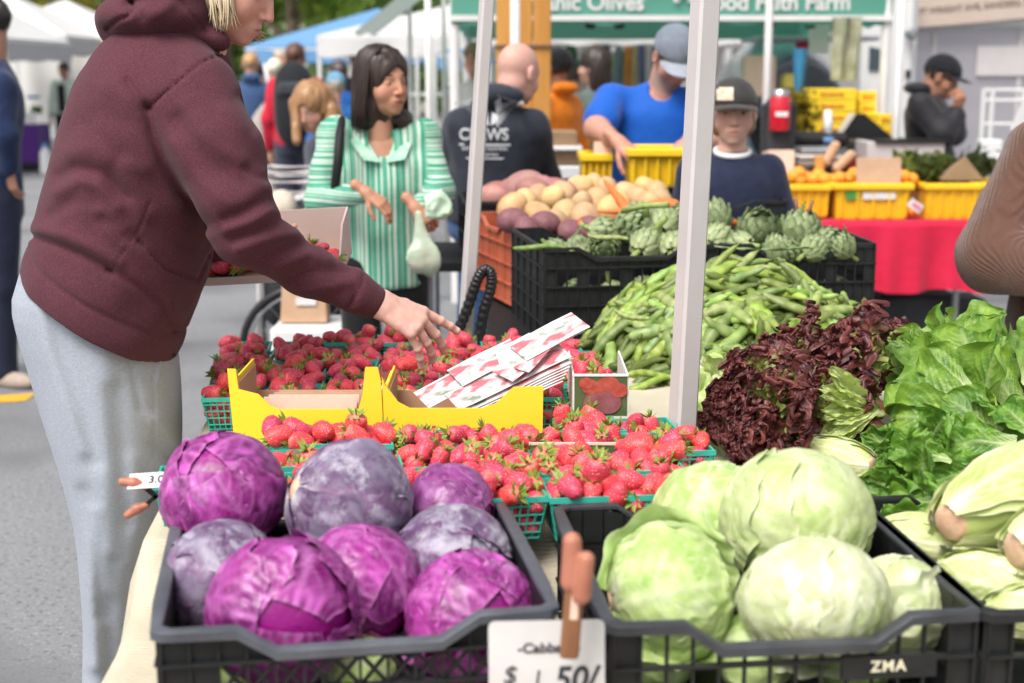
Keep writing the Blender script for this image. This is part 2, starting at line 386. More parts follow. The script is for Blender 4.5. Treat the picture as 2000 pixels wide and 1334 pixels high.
# ------------------------------------------------------------------ teal punnets
PN_T, PN_B, PN_H = .112, .088, .074
def basket_proto():
    root = empty('berry_basket', (0, 0, -50))
    rim = MB()
    for s in (-1, 1):
        rim.box((0, s*PN_T/2, PN_H-.004), (PN_T+.006, .004, .009)); rim.box((s*PN_T/2, 0, PN_H-.0042), (.004, PN_T-.004, .0088))
    rim.obj('rim', M['teal'], root)
    side = MB(); n = 8
    for i in range(n+1):
        f = (i/n-.5); side.bar((f*PN_B, PN_B/2, .003), (f*PN_T*.98, PN_T/2, PN_H-.008), .0026, .0018)
    for j in range(1, 5):
        z = PN_H*j/5; w = PN_B+(PN_T-PN_B)*j/5; side.box((0, w/2+.0012, z), (w, .0018, .0028))
    me = side.me('side_lattice', M['teal'])
    for k in range(4): link('side_lattice', me, root, rot=(0, 0, k*PI/2))
    b = MB(); 
    for i in range(6): b.box(((i/5-.5)*PN_B, 0, .002), (.005, PN_B, .003)); b.box((0, (i/5-.5)*PN_B, .0045), (PN_B, .005, .002))
    b.obj('base', M['teal'], root)
    return root
BASKET0 = basket_proto()
def basket_berries(ntop, seed):
    """settled sphere packing in a punnet; returns local points from top to bottom"""
    r = np.random.default_rng(seed); n = ntop; P = np.stack([r.uniform(-.035, .035, n), r.uniform(-.035, .035, n), r.uniform(.03, .13, n)], 1); rr = .0192
    for it in range(160):
        P[:, 2] -= .0012
        for _ in range(2):
            d = P[:, None]-P[None]; L = np.linalg.norm(d, axis=2)+np.eye(n); ov = np.clip(2*rr-L, 0, None)*(1-np.eye(n)); P += (d/L[..., None]*ov[..., None]*.45).sum(1)
        lim = np.where(P[:, 2] < PN_H, (PN_B+(PN_T-PN_B)*np.clip(P[:, 2]/PN_H, 0, 1))/2-rr*.98, PN_T/2-rr*.5)[:, None]; P[:, :2] = np.clip(P[:, :2], -lim, lim); P[:, 2] = np.maximum(P[:, 2], .021)
    return P
BERRYJOBS = []
_nb = [0]
def basket(p, rz, nb=22, place='', tilt=(0, 0)):
    b = BASKET0 if _nb[0] == 0 else dup(BASKET0); _nb[0] += 1
    rz = rz+random.uniform(-.06, .06); b.location = Vector(p); b.rotation_euler = (tilt[0], tilt[1], rz)
    tag(b, 'teal lattice punnet of strawberries, '+place, 'berry basket', 'teal punnets of strawberries')
    R = Euler((tilt[0], tilt[1], rz)).to_matrix()
    P = basket_berries(nb, _nb[0]*13)
    for q in P:
        wp = Vector(p)+R@Vector(q)
        BERRYJOBS.append((wp, place, q))
    return b
# ------------------------------------------------------------------ plastic crates
def crate_side(L, H, top, cols, rows, is_open, th=.0025, out=.008, lattice=None):
    """a panel in the xz plane, outside towards -y; top(x) is the height profile"""
    mb = MB(); xs = np.linspace(-L/2, L/2, cols+1); zs = np.linspace(0, H, rows+1)
    for i in range(cols):
        xm = (xs[i]+xs[i+1])/2; tl, tr = top(xs[i]+1e-5), top(xs[i+1]-1e-5)
        for j in range(rows):
            z0, z1l, z1r = zs[j], min(zs[j+1], tl), min(zs[j+1], tr)
            if max(z1l, z1r) <= z0+.002: continue
            if is_open(i, j):
                if lattice and lattice(i, j):
                    mb.bar((xs[i], .001, zs[j]), (xs[i+1], .001, z1r), .004, .005); mb.bar((xs[i], .0035, z1l), (xs[i+1], .0035, zs[j]), .004, .005)
                continue
            z1l, z1r = max(z1l, z0), max(z1r, z0)
            mb.prism([(xs[i], z0), (xs[i+1], z0), (xs[i+1], z1r), (xs[i], z1l)], 0, th)
    for i, x in enumerate(xs):
        zt = min(top(x), H); mb.box((x, -out/2+th, zt/2), (.0035, out, zt-.001))
    for j, z in enumerate(zs[:-1]):
        # horizontal ribs, cut where the profile dips below them
        seg = [x for x in np.linspace(-L/2, L/2, 61) if top(x) > z+.004]
        if seg: mb.box(((seg[0]+seg[-1])/2, -out/2+th-.0015 if j else -out/2+th, z+.0022), (seg[-1]-seg[0], out+.003, .0044))
    return mb
def dip_profile(L, H, dip, a, b):
    def top(x):
        s = abs(x)/(L/2)
        if s > b: return H
        if s < a: return H-dip
        return H-dip*(b-s)/(b-a)
    return top
def crate(w, d, h, m, dip=.035, pm=None, solid=False, rim=.016, front_style='slots', cols=10, rows=4, dcols=8, side_dip=True, name='plastic_crate'):
    root = empty(name)
    tf = dip_profile(w, h, dip, .42, .62); ts = dip_profile(d, h, dip*.9 if side_dip else 0, .3, .5)
    def mk(L, top, c, style):
        def op(i, j):
            edge = i < max(1, c//5) or i >= c-max(1, c//5)
            if style == 'slots': return (0 < j < rows) and not (edge and i in (0, c-1))
            if style == 'solid': return False
            if style == 'top': return j == rows-2 and not (i in (0, c-1)) and i % 4 != 3
            if style == 'lattice': return (not edge) and j < rows-1
            if style == 'back': return 0 < j < rows-1
        return crate_side(L, h, top, c, rows, op, lattice=(lambda i, j: True) if style == 'lattice' else None)
    pm = pm or m; f = mk(w, tf, cols, front_style).me('side_panel', pm); s = mk(d, ts, dcols, 'solid' if (front_style != 'slots' or solid) else 'back').me('side_panel', pm)
    link('side_panel', f, root, loc=(0, -d/2, 0)); link('side_panel', mk(w, tf, cols, 'solid').me('side_panel', pm) if solid else f, root, loc=(0, d/2, 0), rot=(0, 0, PI))
    link('side_panel', s, root, loc=(-w/2, 0, 0), rot=(0, 0, -PI/2)); link('side_panel', s, root, loc=(w/2, 0, 0), rot=(0, 0, PI/2))
    # the rolled rim follows the dips: inner and outer edge with a lip
    pts = []
    def walk(L, top, tr):
        for x in sorted(set([-L/2+.012, -.62*L/2, -.5*L/2, -.42*L/2, -.3*L/2, .3*L/2, .42*L/2, .5*L/2, .62*L/2, L/2-.012])): pts.append(tr(x, top(x)))
    walk(w, tf, lambda x, z: (x, -d/2, z)); walk(d, ts, lambda x, z: (w/2, x, z)); walk(w, tf, lambda x, z: (-x, d/2, z)); walk(d, ts, lambda x, z: (-w/2, -x, z))
    P = np.array(pts); n = len(P); V = []; F = []
    cs = [(-.003, .001), (-.003, .0055), (-.001, .0075), (rim-.006, .0075), (rim-.003, .005), (rim-.003, -.006), (rim-.0055, -.006), (rim-.0055, .001)]
    for i in range(n):
        p = P[i]; o = np.array([p[0]/(w/2) if abs(abs(p[0])-w/2) < .02 else 0, p[1]/(d/2) if abs(abs(p[1])-d/2) < .02 else 0, 0]); o = o/(np.linalg.norm(o)+1e-9)
        for a, z in cs: V.append(p+o*a+np.array([0, 0, z]))
    k = len(cs)
    for i in range(n):
        i2 = (i+1) % n
        for j in range(k): F.append((i*k+j, i2*k+j, i2*k+(j+1) % k, i*k+(j+1) % k))
    link('rim', sharp(mesh('rim', V, F, mats=[m]), 40), root)
    MB().box((0, 0, .003), (w-.004, d-.004, .004)).obj('base', m, root)
    return root
# ------------------------------------------------------------------ leaves
def leaf_patch(nu, nv, shape, color, name='leaf', m=None):
    """shape(u along, v across -1..1) -> Nx3 ; color(u,v)->Nx3"""
    U, V_ = np.meshgrid(np.linspace(0, 1, nu), np.linspace(-1, 1, nv), indexing='ij'); u, v = U.ravel(), V_.ravel()
    P = shape(u, v); C = color(u, v)
    i, j = np.meshgrid(np.arange(nu-1), np.arange(nv-1), indexing='ij'); a = (i*nv+j).ravel()
    F = np.stack([a, a+nv, a+nv+1, a+1], 1)
    return mesh(name, P, F, True, {'Col': C}, [m] if m else None)
def vein(u, v, n=9, slope=.9, wid=.16):
    """0..1 vein strength on a leaf: midrib and side ribs that branch forward"""
    mid = np.exp(-(v/(.05+.10*(1-u)))**2)
    ph = (u*1.15-np.abs(v)**1.2*slope*.45)*n; f = np.abs(ph-np.round(ph)); side = np.exp(-(f/wid)**2)*np.clip(1.15-np.abs(v), 0, 1)
    ph2 = (u*1.1+np.abs(v)*.35)*n*2.3; f2 = np.abs(ph2-np.round(ph2)); fine = np.exp(-(f2/.2)**2)*.3
    return np.clip(np.maximum(mid, side*.8)+fine*.6, 0, 1)
def mixc(a, b, t): return np.asarray(a)[None]*(1-t[:, None])+np.asarray(b)[None]*t[:, None]
def ball_leaf(r, R, az, lift, span, alen, cols, m, name='outer_leaf', elong=1.0, nu=54, nv=44, flare=0.0, ruf=1.0, a0=.12):
    """a wrapper leaf that starts at the stem (-z pole) and folds up over the ball"""
    sd = int(r.integers(1e6)); k1, k2 = r.uniform(0, 6, 2); top = alen
    def shape(u, v):
        al = a0+u*top; W_ = span*(.35+.65*np.sin(PI*np.clip(u, 0, 1)**.75*.93))*(1+.05*np.sin(u*17+k1)+.04*np.sin(u*31+k2))
        be = v*W_; edge = np.clip(np.maximum(np.abs(v), u**3)-.70, 0, 1)/.3
        d = np.stack([np.sin(al)*np.cos(be*.95), np.sin(be)*np.sin(al*.5+.45), -np.cos(al)], 1); d /= np.linalg.norm(d, axis=1)[:, None]
        vn = vein(u, v, 8); q = d*2.6
        cre = np.exp(-(fbm(q, 2.2, sd+9)/.16)**2); rr = R*(1+lift+.026*edge**2*ruf+.016*edge*np.sin(v*9+u*23+k1)*ruf+.018*fbm(q, 1.1, sd)+.006*fbm(q, 4, sd+1)+.011*vn-.014*cre+.006*np.sin(v*26+3*np.sin(u*5+k2))*np.clip(u*2, 0, 1)+flare*edge**2)
        P = d*rr[:, None]; P[:, 2] *= elong
        c, s = math.cos(az), math.sin(az); return np.stack([P[:, 0]*c-P[:, 1]*s, P[:, 0]*s+P[:, 1]*c, P[:, 2]], 1)
    def color(u, v):
        vn = vein(u, v, 8, wid=.12); n1 = np.clip(.5+.45*fbm(np.stack([u*2, v*1.2, u*0+az], 1), 2.2, sd+3), 0, 1); n2 = np.clip(.5+.5*fbm(np.stack([u*3, v*2, u*0], 1), 7, sd+5), 0, 1)
        base = mixc(cols[0], cols[1], n1); base = base*(1-.35*n2[:, None])+np.asarray(cols[2])[None]*.35*n2[:, None]
        ed = np.clip((np.maximum(np.abs(v), u**3)-.93)/.07, 0, 1); vn = np.clip(vn*.8+ed*.8, 0, 1); bl = (np.clip(fbm(np.stack([u*2, v*1.6, u*0+az], 1), 4.5, sd+7)-.25, 0, 1)*.8)[:, None]; base = base*(1-.5*bl)+np.asarray(cols[2])[None]*.9*bl; out = base*(1-vn[:, None]*.6)+np.asarray(cols[3])[None]*vn[:, None]*.6
        st = np.clip(1-u*5, 0, 1)*np.exp(-(v*2)**2); return np.clip(out*(1-st[:, None])+np.asarray(cols[4])[None]*st[:, None], 0, 1)
    return leaf_patch(nu, nv, shape, color, name, m)
PURPLE = {'magenta': [(.28, .006, .19), (.11, .003, .085), (.54, .11, .46), (.60, .20, .52), (.75, .6, .62)],
          'violet': [(.24, .03, .20), (.15, .02, .13), (.30, .13, .30), (.42, .16, .38), (.7, .6, .62)],
          'grey': [(.17, .14, .22), (.07, .035, .10), (.36, .34, .40), (.22, .07, .20), (.6, .58, .6)]}
GREEN = {'pale': [(.50, .58, .26), (.33, .48, .10), (.62, .66, .40), (.74, .77, .54), (.8, .78, .6)],
         'lime': [(.46, .60, .20), (.27, .47, .07), (.62, .70, .36), (.74, .79, .52), (.8, .78, .6)],
         'white': [(.60, .62, .38), (.44, .55, .20), (.76, .76, .58), (.80, .80, .64), (.8, .78, .6)]}
def cabbage(name, seed, R, cols, m, n=6, squash=.95, loose=0, label=None, cat='cabbage', group=None, peel=None):
    r = np.random.default_rng(seed); root = empty(name, label=label, cat=cat, group=group)
    V, F = sdf_mesh(lambda P: np.linalg.norm(P, axis=1)-R*.965, (-R,)*3, (R,)*3, R/14, 0)
    link('heart', mesh('heart', V, F, True, {'Col': np.tile(np.array(cols[0]), (len(V), 1))}, [m]), root)
    for k in range(n):
        az = k*2*PI/n*1.0+r.uniform(-.35, .35)+(k % 2)*.5; lift = -.012+.015*k
        me = ball_leaf(r, R, az, lift, r.uniform(1.15, 1.45) if k < 4 else r.uniform(.95, 1.3), r.uniform(2.6, 2.95) if k < 4 else r.uniform(2.0, 2.7), cols, m, flare=(.10 if (loose and k >= n-loose) else 0), ruf=1.0+1.5*(loose > 0 and k >= n-loose))
        o = link('outer_leaf', me, root)
        if peel and k == n-1: o['label'] = peel
    st = MB(); st.ring([(0, -R*1.04), (R*.16, -R*1.04), (R*.19, -R*.93), (R*.1, -R*.85)], n=14)
    st.obj('cut_stem', M['stem'], root, True)
    root.scale = (1, 1, squash); return root
M['stem'] = mat('cut_vegetable_stem', (.70, .40, .25), .7, (.76, .54, .38), nscale=60, bump=.2, bscale=200)
def lettuce_leaf(seed, L, Wd, colr, curl=.5, ruf=.012, freq=9, m=None, name='leaf', nu=46, nv=40, stemw=.22, cup=.25, tipw=.75, blister=.003, back=0.0):
    """leaf along +x, face up, base at the origin; ruffles grow towards the margin"""
    r = np.random.default_rng(seed); k = r.uniform(0, 6, 8)
    def shape(u, v):
        w_ = Wd*(stemw+(1-stemw)*np.sin(PI*np.clip(u, 0, 1)**1.35*.8)**1.2)*(1-.75*np.clip((u-tipw)/(1-tipw+1e-6), 0, 1)**2.2)
        w_ = w_*(1+.07*np.sin(u*freq*2.2+k[0])+.05*np.sin(u*freq*4.1+k[1]))
        edge = np.clip(np.maximum(np.abs(v), np.clip(u-.8, 0, 1)*5), 0, 1)**2.2*np.clip(u*2.2-.15, 0, 1)
        x = u*L; y = v*w_*(1-.12*np.abs(v)); z = cup*np.abs(v)**2*w_+ruf*edge*(np.sin(u*freq*3.1+k[2]+v)*.8+.6*np.sin(u*freq*6.3+k[3])+.6*np.sin(v*freq*1.4+k[4]))
        z = z+blister*fbm(np.stack([u*L*10, v*w_*30, u*0], 1), 3, seed+2)*np.clip(u*3, 0, 1)+.004*vein(u, v, 7, 1.2, .12)*(-1 if back else 1)
        y = y+ruf*.6*edge*np.sin(u*freq*4.7+k[5])*np.sign(v); x = x+ruf*.5*edge*np.sin(v*freq*1.8+k[6]+u*3)
        # bend the whole blade upward or backward
        th = curl*u; xx = np.where(abs(curl) > 1e-3, np.sin(th)/max(abs(curl), 1e-3)*L*(1 if curl > 0 else -1), x) if abs(curl) > 1e-3 else x
        zz = (1-np.cos(th))/curl*L if abs(curl) > 1e-3 else 0*u
        nx, nz = -np.sin(th), np.cos(th); xr = x-u*L
        return np.stack([xx+nx*z+xr*np.cos(th), y, zz+nz*z+xr*np.sin(th)], 1)
    def color(u, v):
        vn = vein(u, v, 7, 1.2, .10); return np.clip(colr(u, v, vn, r), 0, 1)
    return leaf_patch(nu, nv, shape, color, name, m or M['leaf'])
def col_green(dark=(.045, .16, .008), lite=(.17, .38, .025), rib=(.62, .72, .38), seed=0):
    def f(u, v, vn, r):
        n1 = np.clip(.5+.5*fbm(np.stack([u*3, v, u*0], 1), 3, seed), 0, 1); c = mixc(dark, lite, n1*.8+.2*np.abs(v)); t = np.clip(vn*.7*(1.2-u)+np.clip(.28-u, 0, 1)*3.2, 0, 1); return c*(1-t[:, None])+np.asarray(rib)[None]*t[:, None]
    return f
def col_pale(seed=0, a=(.50, .62, .16), b=(.74, .76, .44), rib=(.84, .82, .62)):
    def f(u, v, vn, r):
        n1 = np.clip(.5+.5*fbm(np.stack([u*3, v*2, u*0], 1), 4, seed), 0, 1); c = mixc(b, a, np.clip(n1*.7+np.abs(v)*.5+u*.35-.3, 0, 1)); t = np.clip(vn*.6+np.exp(-(v*3)**2)*np.clip(1.1-u, 0, 1), 0, 1); return c*(1-t[:, None])+np.asarray(rib)[None]*t[:, None]
    return f
def col_red(seed=0, amount=.5):
    def f(u, v, vn, r):
        n1 = np.clip(.5+.5*fbm(np.stack([u*4, v*2, u*0], 1), 5, seed), 0, 1)
        red = mixc((.045, .010, .016), (.21, .055, .045), n1); grn = mixc((.30, .42, .06), (.55, .62, .22), np.clip(1-u*1.6, 0, 1)+vn*.4)
        t = np.clip((np.maximum(u, np.abs(v)*.75*(.4+u))-amount)*4+(n1-.5)*.8, 0, 1); return grn*(1-t[:, None])+red*t[:, None]
    return f
# ------------------------------------------------------------------ broad beans
def bean_mesh(seed):
    r = np.random.default_rng(seed); L = r.uniform(.12, .185); n = 22; m = 8; t = np.linspace(0, 1, n); bend = r.uniform(-.9, .9); tw = r.uniform(-1, 1)
    w_ = .0128*np.clip(np.sin(PI*np.clip(t*1.02, 0, 1)**.8), 0, 1)**.42; nb = r.integers(4, 7); w_ = w_*(1+.13*np.clip(np.sin(t*nb*2*PI+r.uniform(0, 6)), -.3, 1)); w_ = w_*np.where(t > .9, (1-t)/.1*.8+.12, 1)*np.where(t < .05, .35+t*13, 1)
    x = (t-.5)*L; y = bend*L*.35*(t-.5)**2*2+.006*np.sin(t*7+r.uniform(0, 6)); z = .008*np.sin(t*4+r.uniform(0, 6))
    V = []; C = []
    g1 = np.array([.18, .29, .03]); g2 = np.array([.42, .50, .13]); br = np.array([.12, .10, .03])
    for i in range(n):
        a = np.arange(m)*2*PI/m+tw*t[i]
        V.append(np.stack([np.full(m, x[i]), y[i]+w_[i]*np.cos(a), z[i]+w_[i]*.72*np.sin(a)], 1))
        k = np.clip(.5+.5*np.sin(t[i]*nb*6.28), 0, 1)*.6+r.uniform(0, .25); c = g1*(1-k)+g2*k
        if t[i] > .95 or t[i] < .02: c = c*.3+br*.7
        C.append(np.tile(c, (m, 1)))
    F = [(i*m+j, (i+1)*m+j, (i+1)*m+(j+1) % m, i*m+(j+1) % m) for i in range(n-1) for j in range(m)]+[tuple(range(m)), tuple((n-1)*m+m-1-j for j in range(m))]
    return mesh('bean_pod', np.concatenate(V), F, True, {'Col': np.concatenate(C)}, [M['bean']])
M['bean'] = mat('broad_bean_skin', (1, 1, 1), .42, (.72, .8, .6), attr='Col', nscale=50, bump=.25, bscale=160, spec=.4)
# per object colour shift so that neighbouring pods differ
def add_random(m, lo=.8, hi=1.2, hue=.012, sat=(.9, 1.05)):
    N = m.node_tree; b = N.nodes['Principled BSDF']; lk = [l for l in N.links if l.to_socket == b.inputs['Base Color']]
    src = lk[0].from_socket if lk else None; hs = N.nodes.new('ShaderNodeHueSaturation'); oi = N.nodes.new('ShaderNodeObjectInfo')
    if src: N.links.new(src, hs.inputs['Color'])
    else: hs.inputs['Color'].default_value = b.inputs['Base Color'].default_value
    for key, (x, y) in (('Value', (lo, hi)), ('Hue', (.5-hue, .5+hue)), ('Saturation', sat)):
        q = N.nodes.new('ShaderNodeMath'); q.operation = 'MULTIPLY'; q.inputs[1].default_value = {'Value': 1, 'Hue': 7.31, 'Saturation': 3.77}[key]; fr = N.nodes.new('ShaderNodeMath'); fr.operation = 'FRACT'
        N.links.new(oi.outputs['Random'], q.inputs[0]); N.links.new(q.outputs[0], fr.inputs[0]); mr = N.nodes.new('ShaderNodeMapRange'); mr.inputs[3].default_value = x; mr.inputs[4].default_value = y
        N.links.new(fr.outputs[0], mr.inputs[0]); N.links.new(mr.outputs[0], hs.inputs[key])
    N.links.new(hs.outputs[0], b.inputs['Base Color']); return m
add_random(M['bean'], .6, 1.3, .018, (.75, 1.05))
# ------------------------------------------------------------------ artichokes
M['bract'] = mat('artichoke_bract', (1, 1, 1), .5, (.75, .75, .7), attr='Col', nscale=60, bump=.25, bscale=200)
def bract_mesh():
    def shape(u, v):
        w_ = .0165*np.sin(PI*np.clip(u*.80+.12, 0, 1))**.8*np.where(u > .8, 1-(u-.8)*4.2, 1); z = u*.040
        return np.stack([.0075*(1-v*v)+.006*np.sin(u*2.4)+.006*np.clip(u-.7, 0, 1)**1*2, v*w_, z], 1)
    def color(u, v): return mixc((.46, .52, .27), (.13, .19, .08), np.clip(u*.9+.75*np.abs(v)**2-.15, 0, 1))
    me = leaf_patch(8, 7, shape, color, 'bract', M['bract']); return me
BRACT = bract_mesh()
def artichoke(seed, R=.045, label=None):
    r = np.random.default_rng(seed); root = empty('artichoke', label=label, cat='artichoke', group='artichokes in the black crates')
    V, F = sdf_mesh(lambda P: el(P, (0, 0, 0), (R*.78, R*.78, R*.92)), (-R,)*3, (R,)*3, R/9, 0)
    link('heart', mesh('heart', V, F, True, {'Col': np.tile([.07, .10, .035], (len(V), 1))}, [M['bract']]), root)
    n = 44
    for i in range(n):
        t = (i+.5)/n; a = i*2.39996; pol = -1.15+t*2.2   # latitude of the bract's root
        q = Vector((math.cos(pol)*R*.78, 0, math.sin(pol)*R*.86)); tilt = (pol*.62+.02)*-1+r.uniform(-.08, .10)
        mt = Matrix.Rotation(a, 4, 'Z')@Matrix.Translation(q)@Matrix.Rotation(tilt-.05, 4, 'Y')@Matrix.Translation(Vector((.001, 0, -.012)))@Matrix.Scale((1.22-.50*t)*r.uniform(.93, 1.1)*R/.045, 4)
        o = link('bract', BRACT, root); o.matrix_local = mt
    MB().tube([(0, 0, -R*.8), (.002, 0, -R*1.25), (.004, .003, -R*1.8)], [R*.26, R*.2, R*.19], 8).obj('stalk', M['stalk'], root, True)
    return root
M['stalk'] = mat('green_stalk', (.22, .30, .07), .55, (.33, .42, .14), nscale=60, bump=.2, bscale=150)
# ------------------------------------------------------------------ roots
M['potato'] = add_random(mat('yellow_potato_skin', (.70, .47, .22), .65, (.50, .30, .13), nscale=16, ndet=6, bump=.3, bscale=120), .85, 1.1)
M['redpotato'] = add_random(mat('red_potato_skin', (.36, .13, .13), .65, (.46, .22, .2), nscale=18, ndet=6, bump=.35, bscale=120), .8, 1.15)
M['beet'] = mat('beetroot_skin', (.17, .055, .075), .65, (.27, .13, .13), nscale=25, ndet=6, bump=.5, bscale=90)
M['carrot'] = mat('carrot_skin', (.78, .20, .045), .5, (.70, .14, .03), nscale=80, bump=.2, bscale=120)
M['orange'] = mat('orange_peel', (.85, .30, .02), .45, (.9, .36, .04), nscale=20, bump=.3, bscale=300)
def lump(seed, R, name, m, el_=(1.15, .9, .85), dim=.05, h=None):
    V, F = sdf_mesh(lambda P: el(P, (0, 0, 0), np.array(el_)*R)+dim*R*fbm(P/R, 1.1, seed)-.0*R, np.array([-1.4]*3)*R, np.array([1.4]*3)*R, h or R/8, 0)
    return mesh(name, V, F, True, None, [m])
# ------------------------------------------------------------------ the stall: tables and cloth
M['crategrim'] = mat('dark_scuffed_rim', (.022, .024, .028), .42, (.06, .064, .075), nscale=10, ndet=8, bump=.25, bscale=90, spec=.5)
A = rad(9); EW = np.array([math.cos(A), math.sin(A), 0]); ED = np.array([-math.sin(A), math.cos(A), 0]); EZ = np.array([0, 0, 1.])
def burlap():
    m = mat('cream_canvas_cloth', (.64, .575, .44), .9, (.54, .48, .36), nscale=7, ndet=6, bump=.3, bscale=60)
    N = m.node_tree; b = N.nodes['Principled BSDF']; tc = N.nodes.new('ShaderNodeTexCoord'); wv = N.nodes.new('ShaderNodeTexWave'); wv.bands_direction = 'Y'
    wv.inputs['Scale'].default_value = 42; wv.inputs['Distortion'].default_value = 2.2; wv.inputs['Detail'].default_value = 3; wv.inputs['Detail Scale'].default_value = 1.5; N.links.new(tc.outputs['Object'], wv.inputs[0])
    bp = N.nodes.new('ShaderNodeBump'); bp.inputs['Strength'].default_value = .55; bp.inputs['Distance'].default_value = .004; N.links.new(wv.outputs['Fac'], bp.inputs['Height'])
    old = b.inputs['Normal'].links[0].from_socket; N.links.new(old, bp.inputs['Normal']); N.links.new(bp.outputs[0], b.inputs['Normal']); return m
M['cloth'] = burlap()
tb = empty('market_table', (0, 0, 0), label='long folding table of the stall hidden under the cream canvas cloth', cat='table')
EDGE = [(1.30, -.545, .69), (1.5, -.55, .69), (1.95, -.575, .69), (2.10, -.590, .70), (2.22, -.60, .775), (2.65, -.635, .78), (3.15, -.675, .78), (3.66, -.715, .78)]
for y0, y1, z in ((1.33, 2.12, .68), (2.24, 3.64, .768)):
    x0 = -.50 if y0 < 2 else -.56
    MB().box(((x0+1.75)/2, (y0+y1)/2, z-.016), (1.75-x0, y1-y0, .026), ch=.005).obj('table_top', M['white'], tb)
    for x in (x0+.08, 1.65):
        for y in (y0+.06, y1-.06): MB().tube([(x, y, 0), (x, y, z-.03)], .014, 8).obj('leg', M['steel'], tb)
def cloth_fn(U, V_):
    # V 0..1 along the depth, U 0..1 from the left hem over the table to the right
    ys = np.array([e[0] for e in EDGE]); Y = 1.30+V_*2.36
    ex = np.interp(Y, ys, [e[1] for e in EDGE]); ez = np.interp(Y, ys, [e[2] for e in EDGE]); out = np.zeros((len(U), 3))
    dr = np.clip((.22-U)/.22, 0, 1)          # drape part
    x = ex+(1.78-ex)*np.clip((U-.22)/.78, 0, 1)
    fold = np.sin(Y*17+1.5*np.sin(Y*5))*.5+.5*np.sin(Y*31+2)
    x = x-dr*(.055+.035*fold*dr)-.02*np.clip(dr*8, 0, 1)*(dr < .2)
    z = ez+.002-dr*.62*1.0+.0018*fbm(np.stack([x, Y, Y*0], 1), 16, 4)*(dr == 0)
    z = np.where(dr > 0, z-.0, z)
    return np.stack([x, Y, z], 1)
mb = MB(); mb.grid(cloth_fn, 120, 150)
cl = mb.obj('tablecloth', M['cloth'], None, True); tag(cl, 'cream ribbed canvas cloth over the stall table and hanging down at its left side', 'tablecloth')
sol = cl.modifiers.new('s', 'SOLIDIFY'); sol.thickness = .002
# rear table that carries the deep crates
tb2 = empty('market_table', label='low dark rear table under the deep black crates of artichokes', cat='table')
MB().box((.50, 4.42, .765), (1.15, 1.2, .03), ch=.004).obj('table_top', M['blackplastic'], tb2)
for x in (-.03, 1.03):
    for y in (3.9, 4.95): MB().tube([(x, y, 0), (x, y, .75)], .015, 8).obj('leg', M['steel'], tb2)
# ------------------------------------------------------------------ crates placed by three rim corners
def place_crate(nl, nr, fl_depth, z, h, m, **kw):
    a = WZ(*nl, z); b = WZ(*nr, z); d = b-a; wd = math.hypot(d[0], d[1]); ang = math.atan2(d[1], d[0])
    c = crate(wd, fl_depth, h, m, **kw); e = np.array([-math.sin(ang), math.cos(ang), 0]); ctr = (a+b)/2+e*fl_depth/2
    c.location = (ctr[0], ctr[1], z-h); c.rotation_euler = (0, 0, ang); return c, ctr, ang, wd
cp, cpc, cpa, cpw = place_crate((312, 1240), (1075, 1193), .49, .862, .165, M['crategrey'], side_dip=False, dip=.03, rim=.019, front_style='lattice', cols=14, rows=4, dcols=8, pm=M['crateblack'], solid=True)
tag(cp, 'scuffed dark grey plastic crate heaped with red cabbages, front left of the stall', 'crate', 'plastic produce crates')
cg, cgc, cga, cgw = place_crate((1200, 1226), (1905, 1198), .47, .862, .165, M['crategrim'], side_dip=False, dip=.032, rim=.02, front_style='slots', cols=14, rows=3, dcols=8, pm=M['crateblack'], solid=True)
tag(cg, 'black plastic crate heaped with pale green cabbages at the stall front', 'crate', 'plastic produce crates')
ch_, chc, cha, chw = place_crate((1932, 1202), (2560, 1180), .47, .862, .165, M['crateblack'], side_dip=False, dip=.03, rim=.02, front_style='slots', cols=14, rows=3, dcols=8)
tag(ch_, 'black plastic crate of cut lettuce hearts at the stall corner beside the green cabbages', 'crate', 'plastic produce crates')
ca, cac, caa, caw = place_crate((1065, 489), (1400, 482), .52, 1.045, .265, M['crateblack'], dip=.028, rim=.012, front_style='top', solid=True, cols=16, rows=5, dcols=5, side_dip=False)
tag(ca, 'deep black slotted crate of artichokes behind the beans, beside the terracotta crate', 'crate', 'plastic produce crates')
cb, cbc, cba, cbw = place_crate((1412, 481), (1708, 479), .46, 1.045, .265, M['crateblack'], dip=.028, rim=.012, front_style='top', solid=True, cols=16, rows=5, dcols=5, side_dip=False)
tag(cb, 'deep black slotted crate of artichokes right of the near canopy pole', 'crate', 'plastic produce crates')
cr_, crc, cra, crw = place_crate((1003, 445), (1290, 436), .46, 1.045, .25, M['cratered'], dip=.03, rim=.012, front_style='slots', cols=8, rows=4, dcols=5, side_dip=True, solid=True)
tag(cr_, 'terracotta red plastic crate holding beets and yellow potatoes', 'crate', 'plastic produce crates')
cpo = crate(.5, .42, .2, M['crateblack'], dip=.02, rim=.012, cols=8, rows=3, dcols=5); cpo.location = (-.02+.10, 5.28, .87); cpo.rotation_euler = (0, 0, A)
tag(cpo, 'low black crate of red potatoes behind the terracotta crate', 'crate', 'plastic produce crates')
cpo2 = crate(.6, .42, .2, M['crateblack'], dip=.02, rim=.012, cols=8, rows=3, dcols=5); cpo2.location = (.68, 5.30, .87); cpo2.rotation_euler = (0, 0, 0)
tag(cpo2, 'low black crate of yellow potatoes behind the artichokes', 'crate', 'plastic produce crates')
tb3 = empty('market_table', label='steel legged table under the potato crates at the back of the stall', cat='table')
MB().box((.35, 5.3, .85), (1.5, .62, .035), ch=.004).obj('table_top', M['blackplastic'], tb3)
for x in (-.3, 1.0):
    for y in (5.05, 5.55): MB().tube([(x, y, 0), (x, y, .84)], .015, 8).obj('leg', M['steel'], tb3)
